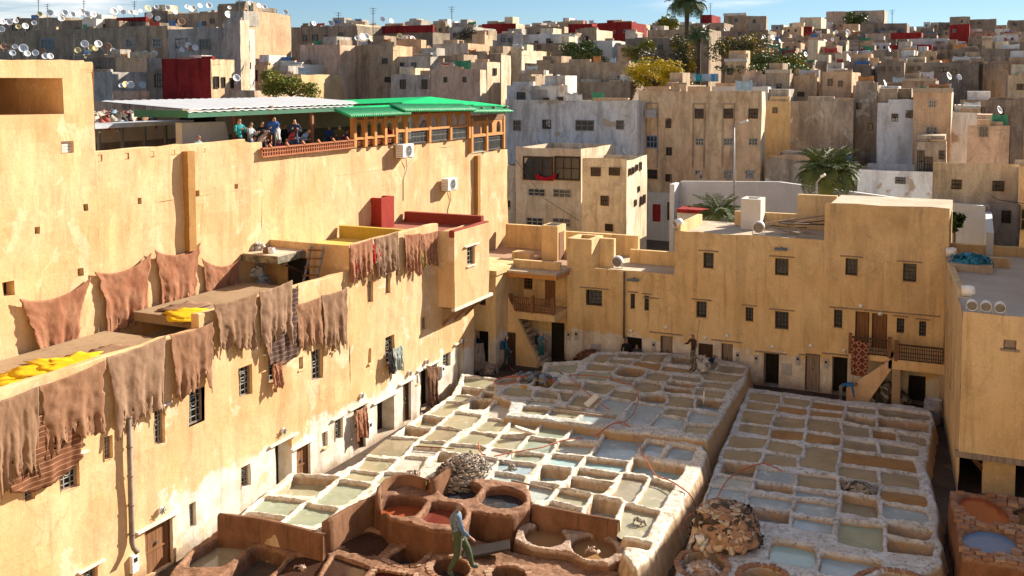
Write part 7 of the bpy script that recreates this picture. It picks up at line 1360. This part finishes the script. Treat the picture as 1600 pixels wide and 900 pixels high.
def rim_bricks(parent_name, polys, rim, n=26, off=0.10, mat=None):
    root = [o for o in bpy.data.objects if o.name == parent_name][0]; b = MB(); mat = mat or BRK
    for poly in polys:
        P_ = [onz(x, y, rim) for x, y in poly]; c = sum(P_, Vector())/len(P_); m = len(P_); per = [(P_[i]-P_[(i+1) % m]).length for i in range(m)]; T_ = sum(per); nb_ = int(T_/0.155)
        for k in range(nb_):
            t = T_*k/nb_; i = 0
            while t > per[i]: t -= per[i]; i += 1
            a, e = P_[i], P_[(i+1) % m]; p = a.lerp(e, t/per[i]); out = (p-c).normalized(); q = p+out*off; ang = math.atan2(out.y, out.x)+random.uniform(-.08, .08); sx = 0.085*random.uniform(.8, 1.15); sy = 0.078*random.uniform(.85, 1.05); h_ = 0.006+random.uniform(0, .016)
            M = Matrix.Translation((q.x, q.y, rim+0.01)) @ Matrix.Rotation(ang, 4, 'Z') @ Matrix.Rotation(random.uniform(-.08, .08), 4, 'X'); b.box((-sx, -sy, -0.06), (sx, sy, h_), random.choice((0, 0, 1)), M)
    return struct(b.build('rim_bricks', [mat, BRK2], root), 'stuff')
BRK = plaster('worn_terracotta_brick', (0.34, 0.19, 0.12), (0.26, 0.135, 0.08), (0.14, 0.06, 0.035), 0.5, sc=3); BRK2 = plaster('pale_worn_brick', (0.42, 0.28, 0.19), (0.34, 0.21, 0.14), (0.18, 0.1, 0.06), 0.5, sc=3)
rim_bricks('low_dye_vats', [v[0] for v in Dv[5:]], -0.55, off=0.06)
rim_bricks('right_vat_block', [EL(1098,882,34,22,.1), EL(1192,899,32,14,.1), EL(1395,912,52,20,.1)], -0.3, off=0.12)
# right foreground dye vats with loose bricks on top
Qv = [([(1499,780),(1512,772),(1540,776),(1572,799),(1576,815),(1548,818),(1510,802)],.25,'r',12), (EL(1547,845,41,19,.18),.22,'q',12), ([(1585,795),(1620,785),(1660,800),(1640,830),(1600,822)],.2,'k',12)]
vat_block('corner_dye_vats', 'tall brown block of dye vats at the lower right corner', 0.4, GZ, [(1482,766),(1560,775),(1700,790),(1700,890),(1600,888),(1503,870)], Qv, lime_mat('terracotta_vat_masonry_corner', 0.4, (0.34, 0.20, 0.125), (0.24, 0.13, 0.08), (0.16, 0.07, 0.03), (0.24, 0.11, 0.055), (0.10, 0.05, 0.03)), warp=0.03, und=0.02, batter=0.06)
qroot = bpy.data.objects['corner_dye_vats']; QP = [[onz(x, y, .4) for x, y in v[0]] for v in Qv]; qo = [onz(x, y, .4) for x, y in [(1482,766),(1560,775),(1700,790),(1700,890),(1600,888),(1503,870)]]
bmesh_ = []
for k in range(3):
    b = MB(); s = (0.13, 0.075); b.box((-s[0], -s[1], -0.05), (s[0]*random.uniform(.9, 1.1), s[1]*random.uniform(.85, 1.1), 0.045)); me = b.mesh('brick'); me.materials.append(BRK2 if k == 1 else BRK); bmesh_.append(me)
nbk = 0; y = 28.9
while y < 34.2:
    x = -0.6+0.13*(nbk % 2)
    while x < 2.2:
        px, py = np.array([x]), np.array([y])
        if sdf_poly(qo, px, py)[0] < -0.06 and min(sdf_convex(P_, px, py, 14)[0] for P_ in QP) > 0.07:
            f = bpy.data.objects.new('brick', random.choice(bmesh_)); COL.objects.link(f); f.parent = qroot; f.location = Vector((x, y, 0.42+random.uniform(-.02, .03)))-qroot.location; f.rotation_euler = (random.uniform(-.08, .08), random.uniform(-.08, .08), random.uniform(-.25, .25)); nbk += 1
        x += 0.29
    y += 0.185
# heaps of skins
def heap(name, label, cat, c, rx, ry, h, n, mats, seed, size=0.35, flat=0.25, spread=1.0, strip=False):
    rr = random.Random(seed); b = MB(); c = Vector(c); core = 40
    for j in range(7):
        for i in range(20):
            a = 2*math.pi*i/20; f = math.cos(j/6*math.pi/2); b.v.append((c.x+rx*0.86*f*math.cos(a), c.y+ry*0.86*f*math.sin(a), c.z+h*0.86*math.sin(j/6*math.pi/2)))
    for j in range(6):
        for i in range(20): b.f.append((j*20+i, j*20+(i+1) % 20, (j+1)*20+(i+1) % 20, (j+1)*20+i)); b.mi.append(0)
    for k in range(n):
        a = rr.uniform(0, 2*math.pi); e = rr.uniform(0, 1)**0.8*math.pi/2; nx_ = Vector((math.cos(a)*math.cos(e), math.sin(a)*math.cos(e), math.sin(e))); p = c+Vector((nx_.x*rx, nx_.y*ry, nx_.z*h))
        t1 = nx_.cross(Vector((0, 0, 1))); t1 = t1.normalized() if t1.length > .05 else Vector((1, 0, 0)); t2 = nx_.cross(t1).normalized(); q = rr.uniform(0, math.pi) if not strip else rr.uniform(-.35, .35); u = t1*math.cos(q)+t2*math.sin(q); v = nx_.cross(u); L = size*rr.uniform(.6, 1.4); W_ = L*(flat if strip else rr.uniform(.35, .8)); m = 5; base = len(b.v)
        for i in range(m+1):
            s = i/m-0.5
            for sd in (-1, 0, 1):
                w = nx_*(0.05+0.10*size*math.sin(5*s+k)+(0.05*size if sd == 0 else rr.uniform(-.06, .10)*size*2)); b.v.append(tuple(p+u*(s*L)+v*(sd*W_/2*(1-0.5*abs(s)))+w-Vector((0, 0, 0.25*L*abs(s)))))
        mi = rr.randrange(len(mats))
        for i in range(m):
            for sd in range(2): o_ = base+i*3+sd; b.f.append((o_, o_+3, o_+4, o_+1)); b.mi.append(mi)
    o = thing_mesh(name, label, cat, b, mats, c); md = o.modifiers.new('thickness', 'SOLIDIFY'); md.thickness = 0.02; return o
SK1 = hide_mat('wet_grey_skin', (0.34, 0.31, 0.26), (0.20, 0.175, 0.145), (0.48, 0.45, 0.40)); SK2 = hide_mat('dark_wet_skin', (0.055, 0.045, 0.04), (0.10, 0.08, 0.065), (0.20, 0.16, 0.13)); SK3 = hide_mat('pale_pink_skin', (0.46, 0.35, 0.28), (0.38, 0.27, 0.20), (0.30, 0.17, 0.12))
c = onz(1133, 846, -0.3)
BM = [hide_mat('dark_wet_hide_fold', (0.05, 0.04, 0.034), (0.09, 0.07, 0.055), (0.16, 0.12, 0.09)), hide_mat('cream_wet_hide_fold', (0.52, 0.43, 0.33), (0.42, 0.33, 0.24), (0.28, 0.20, 0.14)), hide_mat('brown_wet_hide_fold', (0.34, 0.22, 0.15), (0.26, 0.16, 0.105), (0.15, 0.09, 0.06))]
def bundle(c, rx, ry, h, n, seed):
    rr = random.Random(seed); b = MB()
    def S_(d, f):
        e = math.asin(max(-1, min(1, d.z))); r = max(0.0, math.cos(e))**0.6; a = math.atan2(d.y, d.x); return (c.x+rx*r*f*math.cos(a), c.y+ry*r*f*math.sin(a), c.z+max(-0.05, h*f*(math.sin(e) if e > 0 else math.sin(e)*0.3)))
    base = 0
    for j in range(9):
        for i in range(24): a = 2*math.pi*i/24; e = j/8*math.pi/2; b.v.append(S_(Vector((math.cos(a)*math.cos(e), math.sin(a)*math.cos(e), math.sin(e))), 0.93))
    for j in range(8):
        for i in range(24): b.f.append((j*24+i, j*24+(i+1) % 24, (j+1)*24+(i+1) % 24, (j+1)*24+i)); b.mi.append(0)
    for k in range(n):
        a = rr.uniform(0, 2*math.pi); e = rr.uniform(0.12, 1.35) if k < n-5 else rr.uniform(1.0, 1.5); d = Vector((math.cos(a)*math.cos(e), math.sin(a)*math.cos(e), math.sin(e))); t1 = d.cross(Vector((0, 0, 1))).normalized(); t2 = d.cross(t1); na, nr = 30, 9; R_ = rr.uniform(0.35, 0.75); ph = rr.uniform(0, 6); base = len(b.v); q = rr.uniform(2, 5)
        for r in range(nr+1):
            for i in range(na):
                p = 2*math.pi*i/na; rad = R_*r/nr*(0.75+0.45*fbm(math.cos(p)*1.4+k, math.sin(p)*1.4, k*0.7, 1.0)); el = 1.0 if abs(math.sin(p)) > 0.5 else 1.35; v = (d+(t1*math.cos(p)*el+t2*math.sin(p))*rad).normalized()
                f = 1.0+0.010*k/n*6+0.075*(r/nr)*math.sin(q*p*2+ph)*1.0+0.09*fbm(v.x*6, v.y*6, v.z*6+k, 1.0)*(0.4+r/nr); b.v.append(S_(v, f))
        mi = rr.choice((0, 0, 1, 2, 2))
        for r in range(nr):
            for i in range(na): b.f.append((base+r*na+i, base+r*na+(i+1) % na, base+(r+1)*na+(i+1) % na, base+(r+1)*na+i)); b.mi.append(mi)
    return b
b = bundle(Vector((c.x, c.y, -0.3)), 0.95, 0.9, 1.0, 46, 4); o = thing_mesh('skin_bundle', 'large bundle of wet folded skins on the right vats', 'skins', b, BM, (c.x, c.y, -0.3)); md = o.modifiers.new('thickness', 'SOLIDIFY'); md.thickness = 0.022
c = onz(724, 742, 0.0); heap('grey_skin_heap', 'heap of grey stringy skins on the sunlit vats', 'skins', (c.x, c.y, -0.15), 0.85, 1.15, 0.66, 560, [SK1, SK1, SK2, SK3], 6, 0.32, 0.14, strip=True)
c = onz(640, 745, 0.0); heap('pale_skin_strip', 'few pale wet skins trailing over a rim left of the grey heap', 'skins', (c.x, c.y, -0.08), 0.25, 0.5, 0.16, 50, [SK1, SK3], 7, 0.25, 0.2, strip=True)
c = onz(1343, 762, -0.3); heap('vat_skins', 'dark skins filling one of the right vats', 'skins', (c.x, c.y, -0.62), 0.55, 0.36, 0.42, 90, [SK1, SK2, SK1], 8, 0.3)
c = onz(1100, 884, -0.3); heap('pale_skins_in_round_vat', 'pale skins and offcuts in the round brown vat', 'skins', (c.x, c.y, -0.75), 0.55, 0.5, 0.45, 70, [SK3, WHITEP, SK3], 9, 0.35)
c = onz(1104, 858, -0.3); heap('white_skin_fold', 'white folded skin leaning against the large bundle', 'skins', (c.x, c.y, -0.3), 0.4, 0.25, 0.42, 26, [plain('white_skin', (.6, .6, .58), .8), SK3], 10, 0.4)
c = onz(753, 580, GZ); heap('hide_heap', 'heap of pale hides on the ground by the corner doorway', 'hides', (c.x, c.y, GZ), 0.8, 0.5, 0.35, 90, [HGRY, SK3], 11, 0.45)
c = ony(1380, 615, 46.2); heap('rubbish_heap', 'heap of dark sacks and rags under the outside stair', 'rubbish', (c.x, 46.2, GZ), 1.1, 0.5, 0.95, 150, [SK2, SK2, SK1, plain('grey_rag', (.3, .28, .25), .9)], 12, 0.4)
c = ony(925, 553, 46.3); heap('brown_hide_pile', 'low pile of dark brown hides at the foot of the back wall', 'hides', (c.x, 46.2, GZ), 0.9, 0.5, 0.9, 60, [HDRK, HRED], 13, 0.4)
c = onz(838, 590, .2); heap('grey_rags', 'grey and blue rags on the back edge of the vats', 'rags', (c.x, c.y, 0.15), 0.9, 0.35, 0.2, 60, [SK1, plain('blue_rag', (.15, .22, .3), .9), SK2], 14, 0.3)
c = onz(1083, 584, .35); 
p = onz(1096, 572, .35); heap('white_wet_hide', 'white wet hide hanging over a rim beside the pole worker', 'hide', (p.x, p.y, 0.2), 0.3, 0.3, 0.55, 40, [plain('white_wet', (.55, .53, .5), .7), SK3], 15, 0.35)
# scraps floating and lying about
for i, (x, y, z, m, l) in enumerate(((818, 606, .31, plain('amber_sponge', (.55, .30, .04), .8), 'yellow scrap floating in a sunlit vat'), (470, 890, -.68, SK3, 'pale scrap floating in a foreground dark vat'), (926, 861, -.38, SK3, 'pale scrap floating in a tan liquor vat'), (783, 724, -.09, SK1, 'strip of skin floating in the blue grey vat, upper one'), (800, 731, -.09, SK1, 'strip of skin floating in the blue grey vat, lower one'), (1000, 815, -.1, SK1, 'foamy skin floating in the front right sunlit vat'))):
    c = onz(x, y, z); heap('floating_scrap', l, 'scrap', c, 0.14, 0.08, 0.06, 8, [m], 20+i, 0.16)
# hoses
def hose(label, pts, r=0.022, mat=ORANGE):
    P_ = [onz(x, y, z) for x, y, z in pts]; Q_ = []
    for i in range(len(P_)-1):
        a, c = P_[i], P_[i+1]; pr = P_[max(i-1, 0)]; nx_ = P_[min(i+2, len(P_)-1)]
        for k in range(5):
            t = k/5; Q_.append(0.5*((2*a)+(c-pr)*t+(2*pr-5*a+4*c-nx_)*t*t+(-pr+3*a-3*c+nx_)*t**3))
    Q_.append(P_[-1]); b = MB(); b.tube(Q_, r, 6); c = P_[0]; return thing_mesh('hose', label, 'hose', b, mat, c, 'orange hoses over the vats')
h1 = .28; h2 = .06; h3 = -.22
hose('orange hose curving from the shaded upper vats down to the lane', [(889,586,h1),(912,586,h1),(950,590,h1),(975,599,h1),(986,601,h1),(996,612,h1),(997,625,h1),(990,645,h1),(980,656,h1),(975,661,h1),(985,668,.2),(991,683,h2),(1000,698,h2),(1008,715,h2),(1017,731,h2),(1027,744,h2),(1045,750,h2),(1063,761,h2),(1080,775,0),(1086,791,-.5)], 0.022)
hose('straight orange hose across the shaded upper vats', [(889,587,h1),(905,603,h1),(925,620,h1),(940,632,h1),(952,640,h1)], 0.022)
hose('orange hose lying across the sunlit vats', [(772,713,h2),(800,707,h2),(830,702,h2),(850,698,h2),(880,688,h2),(910,684,h2)], 0.022)
hose('orange hose looping over the right vats', [(1118,792,h3),(1122,775,h3),(1135,752,h3),(1148,741,h3),(1165,732,h3),(1182,726,h3),(1198,725,h3),(1222,736,h3)], 0.022)
hose('short orange hose end beside the big skin bundle', [(1066,829,-.5),(1067,818,-.4),(1074,808,-.3),(1084,801,h3)], 0.022)
hose('coiled thin orange hose on the left end of the upper vats', [(772,597,h1),(790,589,h1),(812,588,h1),(810,596,h1),(790,600,h1),(774,599,h1),(780,591,h1),(820,588,h1),(858,589,h1),(866,597,h1),(850,590,h1),(835,588,h1)], 0.025)
hose('red brown hose trailing from the corner door', [(782,563,-.9),(795,572,-.9),(803,580,-.9)], 0.02)
hose('thin red hose beside the grey skin heap', [(748,692,.1),(749,702,.08),(753,709,.08),(760,711,.06)], 0.025)
hose('orange hose from the step down to the sunlit vats', [(975,659,h1),(958,662,h1),(945,670,h1),(935,678,.1),(927,682,.06)], 0.025)
def pole(label, a, c, za, zc, r, mat=WOODG):
    b = MB(); b.tube([onz(*a, za), onz(*c, zc)], r, 6); return thing_mesh('wooden_pole', label, 'pole', b, mat, onz(*a, za))
pole('grey pole lying over the rim right of the raised dye vats', (799, 751), (861, 765), .12, .06, 0.035); pole('bare pole leaning on the back left vats', (858, 568), (879, 585), .9, .4, 0.035); pole('thin red pole lying across sunlit vats left of the grey heap', (650, 697), (710, 701), .06, .06, 0.025, WOODB); pole('white stick standing in a shaded vat', (1100, 612), (1099, 637), .9, .0, 0.025, WHITE)
b = MB(); a = onz(812, 727-30, .02); c = onz(822, 676, .05); M = Matrix.Translation(onz(826, 676, .05)) @ Matrix.Rotation(0.6, 4, 'Z') @ Matrix.Rotation(0.35, 4, 'Y'); b.box((-.55, -.14, 0), (.25, .14, .09), 0, M); thing_mesh('stone_slab', 'pale stone slab lying tilted across a sunlit rim', 'slab', b, LIMEF, onz(826, 676, .05), smooth=False)
b = MB(); M = Matrix.Translation(onz(925, 625, .6)) @ Matrix.Rotation(0.9, 4, 'Z') @ Matrix.Rotation(-0.6, 4, 'Y'); b.box((-.32, -.14, -.04), (.28, .14, .05), 0, M); thing_mesh('white_board', 'sunlit white board leaning on the rim at the shade line', 'board', b, WHITEP, onz(925, 625, .6), smooth=False)
b = MB(); b.tube([onz(864, 640, .45), onz(962, 653, .45)], 0.05, 6); thing_mesh('timber_beam', 'weathered timber lying along the rim behind the sunlit vats', 'beam', b, WOODG, onz(864, 640, .45))
b = MB(); M = Matrix.Translation(onz(757, 861, -.45)) @ Matrix.Rotation(0.45, 4, 'Z') @ Matrix.Rotation(-0.2, 4, 'Y'); b.box((-.6, -.3, 0), (.75, .28, .07), 0, M); thing_mesh('dark_plank', 'black plank lying over the low vats behind the walking man', 'plank', b, plain('black_wet_wood', (.03, .025, .022), .5), onz(757, 861, -.45), smooth=False)
# blue barrel
p = onz(1458, 655, GZ); p = Vector((ony(1458, 630, 44.6).x, 44.6, GZ)); brl = thing('barrel', 'blue white barrel beside the balcony pillar', 'barrel', p); b = MB(); b.lathe((0, 0, 0), [(0.0, 0), (.34, 0), (.36, .1), (.35, .3), (.37, .33), (.35, .36), (.35, .62), (.37, .65), (.35, .68), (.35, .98), (.33, 1.0)], 20); b.build('body', plain('blue_drum', (.16, .20, .30), .6, .35, 2, c2=(.34, .33, .33)), brl, True, local=True); b = MB(); b.lathe((0, 0, 1.0), [(.33, 0), (.31, -.04), (0, -.05)], 20); b.build('lid', GREYPL, brl, True, local=True)
# shelter with ladder on the terrace
sh_ = thing('terrace_shelter', 'small plank roofed shelter full of sacks against the yellow wall', 'shelter', (-23, 30, DZ)); z = 6.75
b = MB(); ra = onz(372, 392, z); rb_ = onz(433, 396, z); rc = onz(459, 383, z); rd = onz(410, 383, z); 
Y_ = 31.3; xa_ = ony(376, 395, 29.7).x; xb_ = ony(434, 397, 29.7).x
b.box((xa_, 29.7, z-.30), (xb_, 31.38, z-.06)); b.build('plank_roof', plain('green_flaked_wood', (.10, .13, .09), .8, .5, 4, c2=(.30, .24, .17)), sh_); b = MB(); b.box((xa_+.05, 29.75, z-.055), (xb_-.05, 31.37, z-.02)); b.build('roof_earth', ROOF, sh_)
b = MB(); b.bar((xb_-.1, 31.35, z-.9), (xb_-.1, 30.0, z-.3), .07, .07); b.build('strut', WOODD, sh_); b = MB(); b.box((xa_+.9, 31.33, 4.9), (xb_+0.15, 31.37, z-.35)); b.build('doorway', DARK, sh_)
for i, (px, py, m, l) in enumerate(((400, 421, (.42, .44, .46), 'grey plastic sack in the shelter, uppermost'), (392, 447, (.45, .42, .28), 'yellowish sack in the shelter'), (408, 442, (.30, .36, .46), 'blue white sack in the shelter'), (382, 418, (.45, .04, .03), 'small red bag in the shelter'))):
    q = ony(px, py, 30.6); heap('sack', l, 'sack', (q.x, q.y, q.z-.25), .42 if i < 3 else .15, .3, .5 if i < 3 else .2, 14, [plain('sack_%d' % i, m, .6, .2)], 40+i, .3)
for i, (px, py, l) in enumerate(((387, 386, 'crumpled plastic bag on the shelter roof'), (402, 383, 'pale bundle on the shelter roof'))):
    q = ony(px, py, 30.6); heap('roof_bundle', l, 'bundle', (q.x, q.y, z-.03), .28, .22, .24, 24, [plain('bundle_%d' % i, (.5, .46, .4), .8, .4)], 50+i, .2)
for i, px in enumerate((416, 424)):
    q = ony(px, 390, 30.2); b = MB(); b.lathe((q.x, q.y, z-.02), [(0, 0), (.13, 0), (.13, .2), (.12, .2), (.12, .02)], 12); thing_mesh('tin_can', ('brown' if i == 0 else 'white')+' tin can on the shelter roof', 'can', b, HTAN if i == 0 else WHITE, (q.x, q.y, z))
ld = thing('ladder', 'blue grey wooden ladder leaning on the upper block', 'ladder', ony(467, 470, 30.2)); fa = [(ony(466, 477, 30.1), ony(487, 384, 31.25)), (ony(487, 474, 30.1), ony(506, 385, 31.25))]
for a, c in fa: b = MB(); b.bar(a, c, .08, .06); b.build('stile', plain('grey_blue_paint', (.20, .19, .20), .8, .3, 5), ld)
for k in range(7):
    s = .06+k*.145; a = fa[0][0].lerp(fa[0][1], s); c = fa[1][0].lerp(fa[1][1], s); b = MB(); d = (c-a)*.12; b.bar(a-d+Vector((0, -.05, 0)), c+d+Vector((0, -.05, 0)), .05, .06); b.build('rung', WOODB, ld)
# things on roofs
q = ony(1520, 404, 46); b = MB(); b.box((q.x-.95, 45.2, zrf), (q.x+.75, 46.6, zrf+.32)); thing_mesh('roof_plinth', 'low concrete plinth under the blue bundle', 'plinth', b, ROOF, (q.x, 45.2, zrf), smooth=False); heap('blue_bundle', 'bright blue plastic bundle on the pale roof', 'bundle', (q.x-.1, 45.8, zrf+.32), .8, .4, .28, 34, [plain('blue_tarp', (.03, .22, .36), .5, .25, 4)], 60, .4)
q = ony(1232, 362, 49.0); rr_ = random.Random(3); wp = thing('timber_pile', 'pile of dark boards and old doors on the ochre roof', 'timber', (q.x, 49, zCt-.1))
for k in range(11):
    b = MB(); a = Vector((q.x+rr_.uniform(-1.5, .3), 49+rr_.uniform(-.8, 1.0), zCt+.02+rr_.uniform(0, .5))); b.bar(a, a+Vector((rr_.uniform(.8, 2.0), rr_.uniform(-.5, .5), rr_.uniform(-.45, .35))), .22 if k % 3 == 0 else .08, .05); b.build('board', WOODD if k % 2 else WOODG, wp)
# street lamp and light pole behind the back range
def lamp_post(px, y0, y1, Y, label, arm):
    a = ony(px, y1, Y); c = ony(px, y0, Y); o = thing('street_lamp', label, 'street lamp', a); b = MB(); b.tube([a, c], [.09, .05], 8); b.build('post', plain('lamp_grey', (.45, .45, .44), .5), o, True); b = MB(); b.tube([c, c+Vector((arm*.7, 0, .35))], .04, 6); b.build('arm', GREYPL, o); b = MB(); b.bar(c+Vector((arm*.5, 0, .3)), c+Vector((arm*1.1, 0, .45)), .25, .14); b.build('lamp_head', WHITE, o, bevel=.03)
lamp_post(1147, 199, 350, 66, 'tall thin street lamp before the tall tan house', .8); lamp_post(1276, 285, 330, 56, 'short white street lamp in front of the garden palm', .4)
# rooftop sheds left of the cafe
f = FX(-28.0); u0 = f.uv(146, 200)[0]; u1 = f.uv(282, 200)[0]; zr_ = f.uv(215, 195)[1]; sd = thing('rooftop_shed', 'rooftop shed with flat metal edge and clutter on top, left of the cafe', 'shed', (-28, u0, 9.7))
b = MB(); b.box((-31.5, u0-1, zr_-.05), (-27.6, u1+.3, zr_+.10)); b.build('roof', plain('grey_zinc', (.40, .43, .46), .5, .2), sd); b = MB(); b.box((-30.5, u0-1, 9.7), (-30.3, u1, zr_-.05)); b.build('back_wall', HM['brown'], sd)
for k in range(5): y = u0+(u1-u0)*k/4; b = MB(); b.box((-27.8, y-.05, 9.7), (-27.7, y+.05, zr_-.05)); b.build('post', IRON, sd)
heap('roof_clutter', 'colourful rags and scrap piled on the shed roof', 'clutter', (-29.5, f.uv(225, 190)[0], zr_+.1), 0.8, 2.0, .25, 110, [HTAN, plain('beige_rag', (.5, .42, .32), .9), SK2, SK1, plain('red_rag', (.3, .08, .05), .9), plain('blue_rag2', (.2, .3, .4), .9)], 70, .5)
f = FX(-26.6); a = f.P(*f.uv(284, 192)); c = f.P(*f.uv(352, 190)); b = MB(); b.add([Vector((-26.6, a.y, 9.7)), Vector((-26.6, c.y+.5, 9.7)), c, a, Vector((-26.9, a.y, 9.7)), Vector((-26.9, c.y+.5, 9.7)), c-Vector((.3, 0, 0)), a-Vector((.3, 0, 0))], [(0, 1, 2, 3), (3, 2, 6, 7), (0, 3, 7, 4), (1, 5, 6, 2), (4, 7, 6, 5)]); tw = thing_mesh('white_tarp_screen', 'white tarpaulin screen left of the cafe crowd', 'screen', b, WHITEP, (-26.6, a.y, 9.7), smooth=False)
# drain hole row and small cable lines
for i, pts in enumerate((((806, 250), (850, 310), (905, 345)), ((1540, 300), (1560, 312), (1600, 318)))):
    P_ = [ony(x, y, 65.5 if i == 0 else 59) for x, y in pts]; b = MB(); b.tube(P_, .02, 4); thing_mesh('overhead_cable', ('black cable slung across the cream balcony house', 'black cable along the cream house at the right')[i], 'cable', b, IRON, P_[0])
